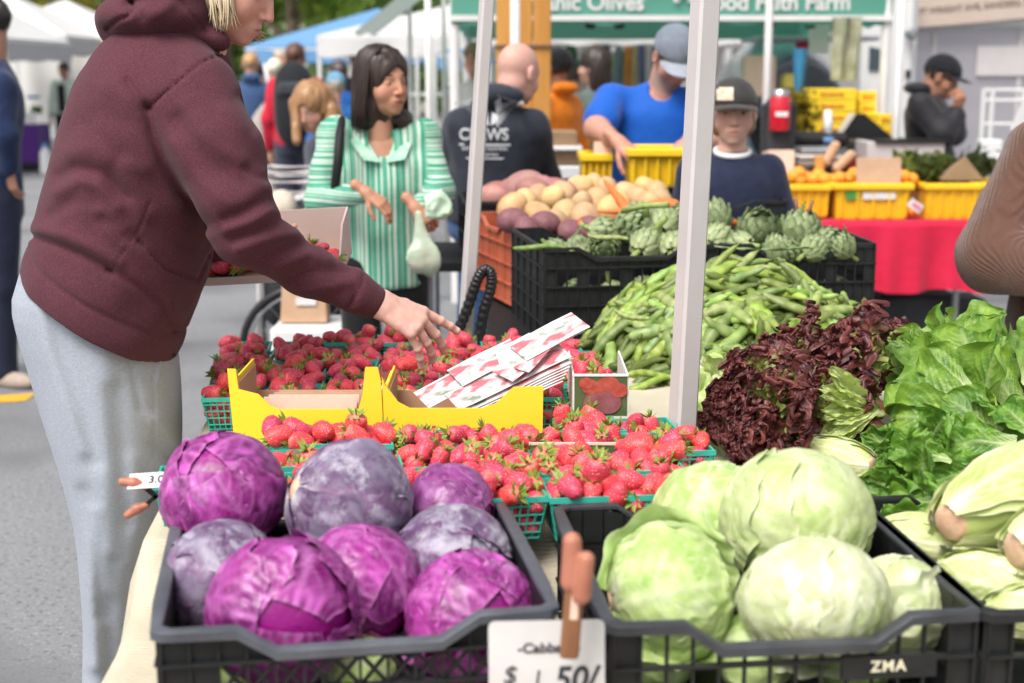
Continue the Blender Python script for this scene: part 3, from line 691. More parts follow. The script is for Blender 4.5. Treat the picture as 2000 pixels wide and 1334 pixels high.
def text_obj(s, size, m, ext=.0006, bold=False, shear=0, sx=1, name='lettering', spacing=1.0):
    cu = bpy.data.curves.new(name, 'FONT'); cu.body = s; cu.size = size; cu.extrude = ext; cu.align_x = 'CENTER'; cu.align_y = 'CENTER'; cu.shear = shear; cu.space_character = spacing
    if bold: cu.offset = size*.022
    tmp = bpy.data.objects.new('tmp', cu); COL.objects.link(tmp); dg = bpy.context.evaluated_depsgraph_get(); me = bpy.data.meshes.new_from_object(tmp.evaluated_get(dg))
    bpy.data.objects.remove(tmp); me.name = name; me.materials.clear(); me.materials.append(m)
    if sx != 1:
        for v in me.vertices: v.co.x *= sx
    return link(name, me)
M['cream_print'] = mat('cream_print', (.72, .68, .5), .6)
t = text_obj('ZMA', .020, M['cream_print'], bold=True, spacing=1.15); t.parent = cg; t.location = (cgw/2-.112, -.47/2-.0095, .104); t.rotation_euler = (PI/2, 0, 0)
t['label'] = 'cream letters ZMA stamped on the crate front'
MB().box((cgw/2-.11, -.47/2-.0045, .103), (.12, .009, .03)).obj('name_plate', M['crateblack'], cg)
# ------------------------------------------------------------------ cabbages
RED = 'red cabbages heaped in the grey crate'; GRN = 'green cabbages heaped in the black crate'
def cab(px, py, Y, rpx, kind, seed, rot, label, loose=0, n=6, squash=.93, zs=1.05, peel=None):
    p = W(px, py, Y); R = rpx/SC(Y)*1.0
    pal = PURPLE if kind in PURPLE else GREEN
    m = M['purleaf'] if kind in ('magenta', 'violet') else M['bluleaf'] if kind == 'grey' else M['cableaf']
    c = cabbage('red_cabbage' if pal is PURPLE else 'green_cabbage', seed, R, pal[kind], m, n=n, squash=squash, loose=loose, label=label, group=RED if pal is PURPLE else GRN, peel=peel)
    c.location = p; c.rotation_euler = rot; c.scale = (c.scale[0]*zs, c.scale[1]*zs, c.scale[2]*zs); return c
cab(436, 958, 2.06, 118, 'magenta', 101, (.5, -.5, .4), 'glossy magenta cabbage at the back left corner of the grey crate', n=5)
cab(684, 985, 2.02, 124, 'grey', 102, (2.0, .5, 2.2), 'large bloomy grey-purple cabbage standing highest at the back of the grey crate', n=6)
cab(880, 995, 2.10, 88, 'violet', 103, (1.4, .4, 1.0), 'smaller violet cabbage at the back right of the grey crate', n=6)
cab(432, 1135, 1.87, 116, 'grey', 104, (.4, 1.4, 2.9), 'dull grey-purple cabbage against the left side of the grey crate', n=6)
cab(700, 1150, 1.85, 124, 'magenta', 105, (.7, 1.9, .2), 'magenta cabbage wedged in the middle of the grey crate', n=6)
cab(886, 1102, 1.93, 116, 'grey', 106, (1.1, .7, .2), 'pale grey-bloomed cabbage with a torn leaf edge, right of the middle', loose=1, n=6)
cab(548, 1192, 1.74, 144, 'magenta', 107, (1.3, -1.0, .5), 'bright magenta cabbage with a pale stem end, at the front left of the grey crate', n=6, squash=.8)
cab(926, 1206, 1.81, 130, 'magenta', 108, (.6, 1.0, -.5), 'magenta cabbage with a cream torn outer leaf, at the front right of the grey crate', loose=1, n=6, squash=.8, peel='cream torn outer leaf')
for i, (x, y) in enumerate(((-.14, -.08), (.02, -.1), (.15, -.05), (-.05, .1), (.14, .12))):   # lower layer seen through the side slots
    c = cabbage('red_cabbage' if i in (2, 3) else 'green_cabbage', 150+i, .052, PURPLE['magenta'] if i in (2, 3) else GREEN['lime'], M['purleaf'] if i in (2, 3) else M['cableaf'], n=3, label=('magenta' if i in (2, 3) else 'lime green')+' cabbage buried low in the grey crate '+['at its left', 'in the front middle', 'at its right', 'under the back row', 'in the far right corner'][i])
    c.location = Vector(cpc)+Vector((x, y, 0)); c.location.z = .69+.050; c.rotation_euler = (i, i*2, 1)
cab(1398, 1018, 2.08, 119, 'lime', 111, (.6, .3, 2.0), 'lime green cabbage at the back left of the black front crate', n=6)
cab(1556, 1016, 1.98, 143, 'pale', 112, (2.4, .5, .6), 'largest pale green cabbage, highest at the back of the black front crate', n=6)
cab(1310, 1155, 1.83, 137, 'lime', 113, (1.2, -.9, 1.8), 'crinkled lime green cabbage with loose leaf edges, at the left of the black crate', loose=3, n=7, squash=.85)
cab(1592, 1175, 1.76, 141, 'white', 114, (2.6, .3, .4), 'whitish green cabbage at the front middle of the black crate', loose=1, n=6, squash=.85)
cab(1752, 1182, 1.82, 99, 'white', 115, (.5, .9, .9), 'small cream-white cabbage with folded ribs, at the front right of the black crate', loose=2, n=6)
for i, (x, y) in enumerate(((-.13, -.07), (.0, -.08), (.13, -.09), (-.1, .08), (.06, .1))):
    c = cabbage('green_cabbage', 160+i, .055, GREEN['lime'], M['cableaf'], n=3, label='lime green cabbage buried low in the black crate '+['at its left', 'in the front middle', 'at its right', 'under the back row at left', 'under the back row at right'][i])
    c.location = Vector(cgc)+Vector((x, y, 0)); c.location.z = .70+.053; c.rotation_euler = (i, i*2, 1)
# ------------------------------------------------------------------ strawberries in punnets
def at_st(px, py, z): return WZ(px, py, z)
TZ = .783
front_rows = []
k = 0
names = {}
def pun(px, Y, nb, place, dz=0):
    nb = nb-1; dz = dz+.016
    p = np.array([(px-1000)/SC(Y), Y, TZ+dz]); return basket(p, A, nb, place if place.startswith('punnet') else 'punnet '+place)
FR = [  # px of the centre, depth, berries, place words
 (1292, 2.20, 22, 'nearest the green cabbages'), (1140, 2.185, 24, 'behind the grey crate corner'), (988, 2.18, 24, 'right of the violet cabbage'), (842, 2.20, 18, 'half hidden by the violet cabbage'),
 (610, 2.22, 18, 'behind the highest grey cabbage'), (355, 2.26, 14, 'at the left table edge'),
 (1270, 2.335, 22, 'second from the green cabbages'), (1118, 2.32, 24, 'in the second row at its middle'), (975, 2.31, 24, 'in the second row, left part'), (840, 2.36, 22, 'below the join of the boxes'),
 (1330, 2.46, 20, 'against the near pole foot'), (1205, 2.46, 22, 'just left of the near pole'), (1080, 2.45, 22, 'under the right yellow box'), (975, 2.455, 20, 'touching the right yellow box'), (848, 2.50, 20, 'under the middle of the boxes'),
 (694, 2.50, 22, 'under the left box, second one'), (567, 2.50, 22, 'under the left box corner'), (560, 2.36, 16, 'behind the left magenta cabbage'),
 (1155, 2.60, 20, 'right of the yellow box end'), (1265, 2.59, 16, 'behind the others beside the pole')]
for px, Y, nb, pl in FR: pun(px, Y, nb, pl)
rows = [(2.95, 'first row behind the boxes'), (3.08, 'second row behind the boxes'), (3.21, 'third row behind the boxes'), (3.34, 'fourth row behind the boxes'), (3.47, 'last row')]
cn = ['leftmost', 'second', 'third', 'fourth', 'fifth', 'sixth', 'rightmost']
for j, (Y, nm) in enumerate(rows):
    for i in range(7):
        if j == 0 and i == 6: continue
        x = -.595-.012*j+i*.128+(.01 if j % 2 else 0); dz = .018 if (j == 4 and i in (2, 3)) else 0
        p = np.array([x-(Y-2.95)*.03, Y+.0*i, TZ+dz]); basket(p, rad(3), 20, cn[i]+' in the '+nm)
# berries: the 300 that show largest are things of their own, the rest one mass
def build_berries():
    jobs = [j for j in BERRYJOBS if not (j[0].z > TZ+.078 and 795 < 1000+j[0].x/j[0].y*FPX < 925 and 2.88 < j[0].y < 3.3)]
    # how much each shows: only the upper ones of a punnet do
    def score(j):
        p = j[0]; zt = p.z-TZ; s = SC(p.y); vis = 1.0 if zt > .058 else (.35 if zt > .04 else .1)
        px = 1000+p.x/p.y*FPX; hid = 1.0
        if p.y > 2.85 and px < 1060 and p.y < 3.0 and zt < .07: hid = .4
        if px < 960 and p.y < 2.3: hid = .5
        return s*vis*hid
    jobs.sort(key=score, reverse=True)
    for j, (p, pl, q) in enumerate(jobs[:300]):
        R = (Euler((0, 0, random.uniform(0, 6.3)))).to_matrix()@Euler((random.gauss(1.35, .6), 0, 0)).to_matrix()@Euler((0, 0, random.uniform(0, 6.3))).to_matrix()
        c_ = R@Vector((0, 0, 1)); cd = 'cap facing us' if c_.y < -.6 else 'cap facing away' if c_.y > .6 else 'cap up' if c_.z > .5 else 'cap down' if c_.z < -.5 else 'cap to the left' if c_.x < 0 else 'cap to the right'
        ps = ('top ' if q[2] > .082 else '')+('near ' if q[1] < -.012 else 'far ' if q[1] > .012 else '')+('left' if q[0] < -.012 else 'right' if q[0] > .012 else 'centre')
        berry_at(p, R, label='strawberry, %s, %s, %s' % (cd, ps, pl.replace('in the ', 'of ', 1) if pl[0] != 'p' else pl))
    V = []; C = []; F = []; n = 0
    src = []
    for s in range(6):
        v, f, c = berry_mesh(s, .046+.004*(s % 3), .0188, s % 3); src.append((v, np.array(f), c))
    for j, (p, lab, _) in enumerate(jobs[300:]):
        v, f, c = src[j % 6]; R = rmat(random.gauss(1.5, .45), 0, random.uniform(0, 6.3)); V.append(v@R.T+np.array(p)); F.append(f+n); C.append(c*random.uniform(.85, 1.1)); n += len(v)
    me = mesh('strawberries', np.concatenate(V), np.concatenate(F), True, {'Col': np.concatenate(C)}, [M['berry']])
    tag(link('strawberries', me), 'lower strawberries filling the punnets under the top layer', 'strawberries', kind='stuff')
    # their leafy caps
    cal = []; CF = []; n = 0; cv = np.array([v.co[:] for v in CALYX[0].vertices]); cf = [tuple(p.vertices) for p in CALYX[0].polygons]
    for j, (p, lab, _) in enumerate(jobs[300:]):
        if j % 2: continue
        R = rmat(random.gauss(.6, .5), random.gauss(0, .5), random.uniform(0, 6.3)); cal.append(cv@R.T+np.array(p)+R@np.array([0, 0, .014])); CF += [tuple(i+n for i in f) for f in cf]; n += len(cv)
    tag(link('calyxes', mesh('calyxes', np.concatenate(cal), CF, True, None, [M['calyx']])), 'small green leafy caps of the lower strawberries', 'leaves', kind='stuff')
build_berries()
# ------------------------------------------------------------------ yellow strawberry boxes
M['redprint'] = mat('red_print', (.62, .07, .04), .5); M['greenprint'] = mat('green_print', (.05, .3, .06), .5); M['cardin'] = mat('bare_cardboard_inside', (.52, .30, .19), .85, (.46, .25, .15), nscale=9)
def yellow_box(xl, xr, Y, prof, label):
    """prof: photo outline of the front panel top"""
    pl, pr = (xl-1000)/SC(Y), (xr-1000)/SC(Y); wd = pr-pl; root = empty('strawberry_box', ((pl+pr)/2, Y, TZ), label=label, cat='cardboard box', group='yellow printed strawberry boxes')
    pts = [(W(x, y, Y)[0]-(pl+pr)/2, W(x, y, Y)[2]-TZ) for x, y in prof]; poly = [(-wd/2, 0), (wd/2, 0)]+[p for p in reversed(pts)]
    MB().prism(poly, -.002, .002).obj('front_panel', M['yellowbox'], root)
    MB().prism([(x*.985, z-.0035 if z > .01 else z+.001) for x, z in poly], .0022, .0045).obj('inner_lining', M['cardin'], root)
    back = MB(); back.prism([(x, min(z, .105)) for x, z in poly], .196, .2).obj('back_panel', M['cardin'], root)
    D = .2; hL, hR = pts[0][1], pts[-1][1]
    for sx, hh in ((-1, hL), (1, hR)):
        e = MB().box((sx*(wd/2-.002), D/2, (hh-.02)/2), (.004, D-.006, hh-.02)).obj('end_panel', M['yellowbox'], root)
        MB().box((sx*(wd/2-.006), D/2, (hh-.03)/2), (.0035, D-.012, hh-.03)).obj('end_lining', M['cardin'], root)
    MB().box((0, D/2, .004), (wd-.01, D-.01, .004)).obj('base', M['cardin'], root)
    return root, wd
yb1, w1 = yellow_box(444, 744, 2.63, [(444, 720), (461, 721), (466, 760), (505, 770), (528, 792), (545, 799), (700, 799), (708, 770), (714, 717), (738, 717), (744, 745)], 'left yellow strawberry box with cream cards standing in it')
yb2, w2 = yellow_box(746, 1061, 2.63, [(746, 735), (752, 752), (762, 764), (778, 785), (800, 797), (940, 797), (968, 788), (1003, 756), (1061, 754)], 'right yellow strawberry box with a sheaf of printed leaflets')
for rt, s, x in ((yb1, 'Stra', .095), (yb2, 'wberries', .0)):
    t = text_obj(s, .075, M['redprint'], shear=.3); t.parent = rt; t.location = (x, -.0032, .052); t.rotation_euler = (PI/2, 0, 0); t['label'] = 'red script lettering on the yellow panel'
# printed green leaf on the left box
lf = MB()
for k in range(5):
    a = -.5+k*.55; lf.add([(0, 0, 0), (.010*math.cos(a+1.9)-.004, 0, .010*math.sin(a+1.9)), (.022*math.cos(a+1.9), 0, .022*math.sin(a+1.9)), (.012*math.cos(a+2.3), 0, .012*math.sin(a+2.3))], [(0, 1, 2, 3)])
lf.obj('printed_leaf', M['greenprint'], yb1, loc=(-.125, -.003, .05))
cards = empty('card_stack', tuple(W(606, 800, 2.66)*[1, 1, 0]+[0, .0, TZ+.004]), label='cream backing cards standing upright in the left yellow box', cat='cardboard cards')
for k in range(4): MB().box((-.0+.006*k, .0+.011*k, .062+.002*k), (.178-.004*k, .0025, .125), M=rmat(-.06-.01*k, 0, 0)).obj('card', M['cardpale'] if k < 2 else M['card'], cards)
for k in range(7): MB().box((.105+.0055*k, .07-.002*k, .06), (.0028, .14, .128-.003*(k % 3)), M=rmat(0, .05, .03)).obj('card', M['card'] if k % 2 else M['cardpale'], cards)
# leaflets fanned across the right box
def leafletmat():
    m = mat('printed_leaflet', (.78, .76, .75), .35, spec=.5); N = m.node_tree; b = N.nodes['Principled BSDF']; L = N.links
    tc = N.nodes.new('ShaderNodeTexCoord'); mp = N.nodes.new('ShaderNodeMapping'); mp.inputs['Scale'].default_value = (7, 14, 1); L.new(tc.outputs['Object'], mp.inputs[0]); n = N.nodes.new('ShaderNodeTexNoise'); n.inputs['Scale'].default_value = 2.2; n.inputs['Detail'].default_value = 5; L.new(mp.outputs[0], n.inputs[0])
    sx = N.nodes.new('ShaderNodeSeparateXYZ'); L.new(tc.outputs['Object'], sx.inputs[0]); ab = N.nodes.new('ShaderNodeMath'); ab.operation = 'ABSOLUTE'; L.new(sx.outputs[1], ab.inputs[0])
    lt = N.nodes.new('ShaderNodeMath'); lt.operation = 'LESS_THAN'; lt.inputs[1].default_value = .027; L.new(ab.outputs[0], lt.inputs[0])
    cr = N.nodes.new('ShaderNodeValToRGB'); e = cr.color_ramp.elements; e[0].position = .36; e[0].color = (.20, .24, .17, 1); e[1].position = .46; e[1].color = (.60, .56, .55, 1); x = e.new(.52); x.color = (.74, .55, .55, 1); x = e.new(.60); x.color = (.5, .14, .16, 1)
    L.new(n.outputs[0], cr.inputs[0]); mx = N.nodes.new('ShaderNodeMix'); mx.data_type = 'RGBA'; L.new(lt.outputs[0], mx.inputs[0]); mx.inputs[6].default_value = (.66, .65, .65, 1); L.new(cr.outputs[0], mx.inputs[7]); L.new(mx.outputs[2], b.inputs['Base Color']); return m
M['leaflet'] = leafletmat()
a0 = W(850, 800, 2.66); a1 = W(1128, 655, 2.80); ax = a1-a0; LL = np.linalg.norm(ax); ax /= LL
yy = np.cross(EZ, ax); yy /= np.linalg.norm(yy); nn = np.cross(ax, yy); tl = .35; yv = yy*math.cos(tl)+nn*math.sin(tl)*1.0; nv = np.cross(ax, yv)
LG = 'printed leaflets fanned across the right yellow box'
def leaflet(s0, s1, off, yaw, lift, wd, lab, plain=False):
    c = a0+ax*(s0+s1)/2*LL+yv*off+nv*lift; x = ax*math.cos(yaw)+yv*math.sin(yaw); y = np.cross(nv, x); L = (s1-s0)*LL
    def f(u, v): return np.stack([(u-.5)*L, (v-.5)*wd, .004*np.sin(u*4+off*40)*(u-.5)], 1)
    o = MB().grid(f, 12, 3).obj('leaflet', M['paper'] if plain else M['leaflet'], None); mdf = o.modifiers.new('s', 'SOLIDIFY'); mdf.thickness = .0012
    o.matrix_world = Matrix(((x[0], y[0], nv[0], c[0]), (x[1], y[1], nv[1], c[1]), (x[2], y[2], nv[2], c[2]), (0, 0, 0, 1))); tag(o, lab, 'leaflet', LG)
leaflet(-.02, .80, .045, .00, .000, .062, 'long printed leaflet lowest in the fan, along its upper edge')
leaflet(.10, .86, -.015, -.05, .004, .06, 'long printed leaflet along the lower edge of the fan')
for k in range(6): leaflet(.14+.01*k, .84-.02*k, -.024-.003*k, -.06-.008*k, -.004-.0035*k, .058, 'leaflet %s in the sheaf under the fan' % ['first', 'second', 'third', 'fourth', 'fifth', 'sixth'][k])
leaflet(.22, .66, .045, -.02, .010, .064, 'short printed leaflet with a white end near the middle of the fan')
leaflet(.48, .66, .012, -.35, .014, .085, 'blank white slip in the middle of the fan', True)
leaflet(.42, .72, -.012, .25, .017, .055, 'white leaflet turned steeply across the fan')
leaflet(.52, .80, -.018, .42, .020, .036, 'narrow leaflet with a red edge turned steeply in the fan')
leaflet(.60, 1.06, .012, .02, .024, .066, 'topmost printed leaflet reaching furthest right')
leaflet(.62, 1.03, .016, -.01, .019, .066, 'printed leaflet just under the topmost one')
# cardboard flats with printed ends
def printed_flat(px0, px1, pyt, pyb, Y, depth, label, lab2):
    a = W(px0, pyt, Y); b = W(px1, pyb, Y); wd = b[0]-a[0]; h = a[2]-b[2]; root = empty('cardboard_flat', ((a[0]+b[0])/2, Y, b[2]), label=label, cat='cardboard tray', group='printed cardboard strawberry trays')
    MB().box((0, 0, h/2), (wd, .004, h)).obj('front_panel', M['darkgreenprint'], root, loc=(0, 0, 0)); MB().box((0, depth/2, h-.001), (wd+.006, .0, .0)) if False else None
    MB().box((0, -.0005, h+.0015), (wd+.004, .006, .004)).obj('rim', M['paper'] if depth > .1 else M['cardpale'], root)
    for sx in (-1, 1) if depth > .1 else (): MB().box((sx*(wd/2+.0015), depth/2, h/2), (.0035, depth, h+.002)).obj('end_panel', M['paper'], root)
    r = np.random.default_rng(int(px0))
    for k in range(9):
        rr = h*r.uniform(.15, .3); cx = r.uniform(-wd/2+rr, wd/2-rr); cz = r.uniform(rr*.8, h-rr); n = 18
        V = [(cx+rr*1.15*math.cos(t), -.0026-.0003*k, cz+rr*math.sin(t)) for t in np.linspace(0, 2*PI, n, endpoint=False)]
        MB().add(V, [tuple(range(n))]).obj('printed_berry', M['berryprint'] if k % 3 else M['berryprint2'], root)
    return root
M['darkgreenprint'] = mat('green_photo_print', (.10, .17, .06), .3, (.05, .08, .03), nscale=14, spec=.6)
M['berryprint'] = mat('red_berry_print', (.36, .04, .03), .3, (.48, .12, .08), nscale=90, spec=.6); M['berryprint2'] = mat('plum_berry_print', (.22, .05, .07), .3, (.34, .14, .14), nscale=40, spec=.6)
printed_flat(1122, 1224, 734, 812, 2.70, .25, 'white edged tray end printed with dark strawberries, right of the yellow boxes', '')
printed_flat(1035, 1200, 868, 888, 2.40, .06, 'low tray edge printed with strawberries in the middle of the front punnets', '')
# ------------------------------------------------------------------ artichokes
r = np.random.default_rng(5)
ART = [(1130, 488, 4.05, .038), (1182, 484, 4.02, .04), (1085, 492, 4.1, .036), (1178, 455, 4.2, .042), (1235, 440, 4.2, .05), (1292, 440, 4.15, .05), (1262, 478, 4.02, .043), (1312, 482, 4.02, .042), (1245, 425, 4.35, .042), (1330, 430, 4.25, .045),
       (1392, 425, 4.2, .05), (1402, 467, 4.05, .043), (1480, 452, 4.15, .06), (1562, 452, 4.15, .056), (1618, 470, 4.05, .036), (1645, 480, 4.0, .034), (1590, 485, 3.99, .036), (1520, 487, 4.0, .04), (1445, 480, 4.02, .038), (1540, 490, 4.0, .036)]
AL = ['small pale artichoke at the crate\'s left rim', 'pale opened artichoke beside the left dip', 'small artichoke in the left corner under a bean pod', 'grey-green artichoke behind the pale one', 'large artichoke lying in the middle of the left crate', 'large dark artichoke just left of the pole', 'pale artichoke over the left crate rim', 'artichoke at the rim touching the pole', 'artichoke at the back of the left crate', 'artichoke mostly behind the pole',
      'tall dark artichoke just right of the pole', 'pale round artichoke low beside the pole', 'big artichoke lying on its side in the right crate', 'biggest upright artichoke with leaf tips, right crate', 'knobbly small grey artichoke right of the biggest', 'last small artichoke at the right crate corner', 'small artichoke under the biggest one', 'pale artichoke lying along the right crate rim', 'small artichoke at the left end of the right crate', 'small artichoke peeping over the right crate rim']
for i, (px, py, Y, R) in enumerate(ART):
    a = artichoke(300+i, R, AL[i]); a.location = W(px, py, Y); a.rotation_euler = (r.uniform(-1.9, 1.9), r.uniform(-1.2, 1.2), r.uniform(0, 6)) if i not in (10, 13) else (.2, .15, i)
V, F = sdf_mesh(lambda P: el(P, (0, 0, 0), (.2, .24, .13)), (-.2, -.24, -.13), (.2, .24, .13), .02, 0)
# filler artichokes underneath
for i in range(14):
    c = cac if i < 7 else cbc; a = artichoke(340+i, .04, 'artichoke low inside the %s deep black crate, seen through its slots' % ('left' if i < 7 else 'right')); a.location = (c[0]-.15+.3*(i % 7)/6, c[1]-.15+.05*(i % 3), .86+.035*(i % 2)); a.rotation_euler = (i, i*2, 0)
# loose leaves and stalks over the rims
for k, (p, q, rr) in enumerate([((1215, 412, 4.1), (1305, 400, 4.0), .009), ((1270, 470, 4.05), (1300, 425, 4.0), .01), ((1262, 425, 4.1), (1262, 395, 4.1), .011)]):
    a, b = W(*p), W(*q); mb = MB(); mb.tube([a, (a+b)/2+[0, 0, .006], b], [rr, rr*.9, rr], 8); tag(mb.obj('cut_stalk', M['stalk'], None, True), ['thick green stalk pointing right above the left artichokes', 'green stalk leaning on the artichokes beside the pole', 'short stub of green stalk above the artichokes'][k], 'stalk')
for k, (p, q, wd, lab) in enumerate([((1395, 482, 3.9), (1598, 512, 3.86), .016, 'long thin leaf trailing over the right crate front'), ((1655, 478, 3.95), (1640, 440, 3.95), .016, 'upright leaf blade at the right crate corner'), ((1560, 430, 4.0), (1580, 395, 4.0), .014, 'green leaf tip standing over the biggest artichoke'), ((1110, 470, 4.0), (1150, 440, 4.0), .012, 'pale leaf standing at the left crate')]):
    a, b = W(*p), W(*q); d = b-a; L = np.linalg.norm(d); me = lettuce_leaf(500+k, L, wd, col_green((.12, .2, .06), (.2, .3, .1), (.4, .46, .22)), curl=.3, ruf=.002); o = link('loose_leaf', me); x = Vector(d).normalized(); o.rotation_euler = x.to_track_quat('X', 'Z').to_euler(); o.location = a; tag(o, lab, 'leaf')
for k, (p, q) in enumerate([((1553, 425, 4.2), (1555, 388, 4.2)), ((1572, 425, 4.15), (1586, 392, 4.15))]):
    a, b = W(*p), W(*q); tag(MB().tube([a, (a+b)/2+[.004, 0, 0], b], [.006, .005, .007], 7).obj('dry_stem', M['drystem'] if 'drystem' in M else M.setdefault('drystem', mat('reddish_stem', (.26, .11, .07), .7)), None, True), ['thin reddish stem, the left of two over the biggest artichoke', 'thin reddish stem, the right of two over the biggest artichoke'][k], 'stem')
# ------------------------------------------------------------------ broad beans
BM = [bean_mesh(i) for i in range(12)]; BK = {}
for b_ in BM: ys = [v.co.y for v in b_.vertices]; BK[b_.name] = 'curved' if max(ys)-min(ys) > .04 else 'straight'
def mound(x, y):
    cx, cy = .585, 3.74; rx = .375; ry = np.where(y < cy, .44, .3)
    q = ((x-cx)/rx)**2+((y-cy)/ry)**2; return TZ+.20*np.clip(1-q, 0, 1)**.75+.015*np.sin(x*19)*np.cos(y*23)*(q < 1)
PODS = []; V = []; F = []; C = []; n = 0
bsrc = [(np.array([v.co[:] for v in b.vertices]), [tuple(p.vertices) for p in b.polygons]) for b in BM]
placed = 0; tries = 0; r = np.random.default_rng(77)
while tries < 700:
    x = r.uniform(.235, .95); y = r.uniform(3.3, 3.88); q = ((x-.585)/.37)**2+((y-3.74)/(.45))**2; tries += 1
    if q > 1: continue
    layer = 0 if tries < 480 else 1
    z = mound(np.array([x]), np.array([y]))[0]+(.0+.012*layer if layer else -.022*r.uniform(0, 1.2)); z = max(z, TZ+.013)
    e = .02; gx = (mound(x+e, y)-mound(x-e, y))/(2*e); gy = (mound(x, y+e)-mound(x, y-e))/(2*e)
    nrm = Vector((-float(gx), -float(gy), 1)).normalized(); yaw = r.normal(.25, .75); Rq = Vector((0, 0, 1)).rotation_difference(nrm).to_matrix()@Euler((r.uniform(-.5, .5), r.normal(0, .20), yaw)).to_matrix()
    if layer:
        o = link('bean_pod', BM[r.integers(12)]); o.matrix_world = Matrix.Translation((x, y, z+.012))@Rq.to_4x4()@Matrix.Scale(r.uniform(1.12, 1.4), 4); placed += 1
        px = 1000+x/y*FPX; ww = Rq@Vector((1, 0, 0)); sl = math.atan2(ww.z+ww.y*.3, ww.x) if ww.x > 0 else math.atan2(-ww.z-ww.y*.3, -ww.x); L_b = o.dimensions.x/1.25; lk = ('long' if L_b > .158 else 'short' if L_b < .135 else 'middling')+' '+BK[o.data.name]
        tag(o, '%s bean pod, %s, %s, %s' % (lk, 'lying level' if abs(sl) < .18 else 'rising right' if sl > 0 else 'rising left', 'heap top' if z > .945 else 'upper slope' if z > .90 else 'lower slope' if z > .84 else 'heap foot', 'far left of pole' if px < 1250 else 'just left of pole' if px < 1330 else 'just right of pole' if px < 1420 else 'middle of the heap' if px < 1510 else 'right part' if px < 1590 else 'right end'), 'bean pod', 'broad bean pods in the heap'); PODS.append((o['label'], px, o))
    else:
        v, f = bsrc[r.integers(12)]; V.append(v*1.2@np.array(Rq).T+np.array([x, y, z])); F += [tuple(i+n for i in g) for g in f]; C.append(np.tile(np.array([.13, .20, .035])*r.uniform(.6, 1.2), (len(v), 1))); n += len(v)  # buried pods coloured darker, painting the shade of the gaps
for lb in set(p[0] for p in PODS):
    g = sorted([p[1:] for p in PODS if p[0] == lb], key=lambda q: q[0])
    for k, (_, o) in enumerate(g):
        if len(g) > 1: o['label'] = lb+(', leftmost', ', second rightward', ', third rightward', ', fourth rightward', ', fifth rightward', ', sixth rightward', ', seventh rightward')[min(k, 6)]
tag(link('broad_beans', mesh('broad_beans', np.concatenate(V), F, True, {'Col': np.concatenate(C)}, [M['bean']])), 'green broad beans filling the heap under the top pods', 'beans', kind='stuff')
for k, (p, q, b_) in enumerate([((1215, 762, 3.30), (1325, 740, 3.34), 1), ((1220, 735, 3.33), (1325, 728, 3.36), 2), ((1200, 605, 3.5), (1275, 625, 3.45), 3), ((1000, 480, 3.9), (1110, 488, 3.88), 4), ((1050, 470, 3.95), (1120, 492, 3.87), 5), ((1150, 455, 3.95), (1235, 472, 3.9), 6), ((1590, 650, 3.45), (1690, 640, 3.5), 7), ((1645, 640, 3.35), (1700, 670, 3.3), 8), ((1560, 540, 3.7), (1605, 585, 3.65), 9)]):
    a, b = W(*p), W(*q); me = BM[b_]; L = me.vertices and (max(v.co.x for v in me.vertices)-min(v.co.x for v in me.vertices)); o = link('bean_pod', me); x = Vector(b-a); s = x.length/L; o.rotation_euler = x.to_track_quat('X', 'Z').to_euler(); o.scale = (s, min(s, 1.2), min(s, 1.2)); o.location = (a+b)/2
    tag(o, ['long pod lying lowest at the left foot of the bean heap', 'long pod just above the lowest one at the left foot', 'pod curling out at the left side of the bean heap', 'pod hanging out over the left rim of the artichoke crate', 'second pod over the left rim of the artichoke crate', 'thin green pod among the pale artichokes', 'pod lying flat at the far right of the heap', 'pod beside the red lettuce tips', 'pod standing up against the right crate'][k], 'bean pod')
# ------------------------------------------------------------------ potatoes, beets, carrots
LP = [lump(i, .046, 'potato', M['potato']) for i in range(5)]; RP = [lump(i+9, .05, 'red_potato', M['redpotato'], (1.2, .9, .85), .07) for i in range(4)]
YP = [(1025, 400), (1052, 418), (1080, 388), (1105, 418), (1050, 385), (1100, 378), (1130, 368), (1135, 400), (1165, 395), (1158, 365), (1192, 412), (1185, 372), (1225, 378), (1245, 395), (1262, 370), (1282, 385), (1210, 400), (1000, 405), (1290, 400), (1270, 408), (1145, 430), (1085, 440), (1240, 420)]
r = np.random.default_rng(3)
wr = ['at the left edge', 'low at the left', 'in the left part', 'in the middle', 'right of the middle', 'by the carrot', 'at the right end']
for i, (px, py) in enumerate(YP):
    Y = 4.72+(430-py)*.007; o = link('potato', LP[i % 5]); o.location = W(px, py, Y); o.rotation_euler = tuple(r.uniform(0, 6, 3)); o.scale = (r.uniform(.95, 1.2),)*3
    tag(o, 'round yellow potato %s of the pile, %s%s' % (wr[min(6, int((px-995)/43))], 'top layer' if py < 375 else 'upper slope' if py < 392 else 'middle slope' if py < 408 else 'lowest row', ', slightly nearer' if i in (11, 17, 19) else ''), 'potato', 'yellow potatoes')
RPp = [(972, 380, 'at the left end of the red potatoes'), (1005, 372, 'behind the leftmost one'), (1022, 365, 'big one topmost at the left'), (992, 395, 'small one low at the left'), (1050, 368, 'behind the yellow ones'), (1080, 372, 'right of the two behind the yellow pile'), (1095, 378, 'last to the right, half behind yellow ones'), (960, 385, 'partly behind the far pole'), (1040, 372, 'between the topmost and the yellow pile')]
for i, (px, py, l) in enumerate(RPp):
    o = link('red_potato', RP[i % 4]); o.location = W(px, py, 5.25-.02*i); o.rotation_euler = tuple(r.uniform(-.4, .4, 3)); o.scale = (1.35 if i == 2 else 1.1,)*3; tag(o, 'red skinned potato '+l, 'potato', 'red potatoes')
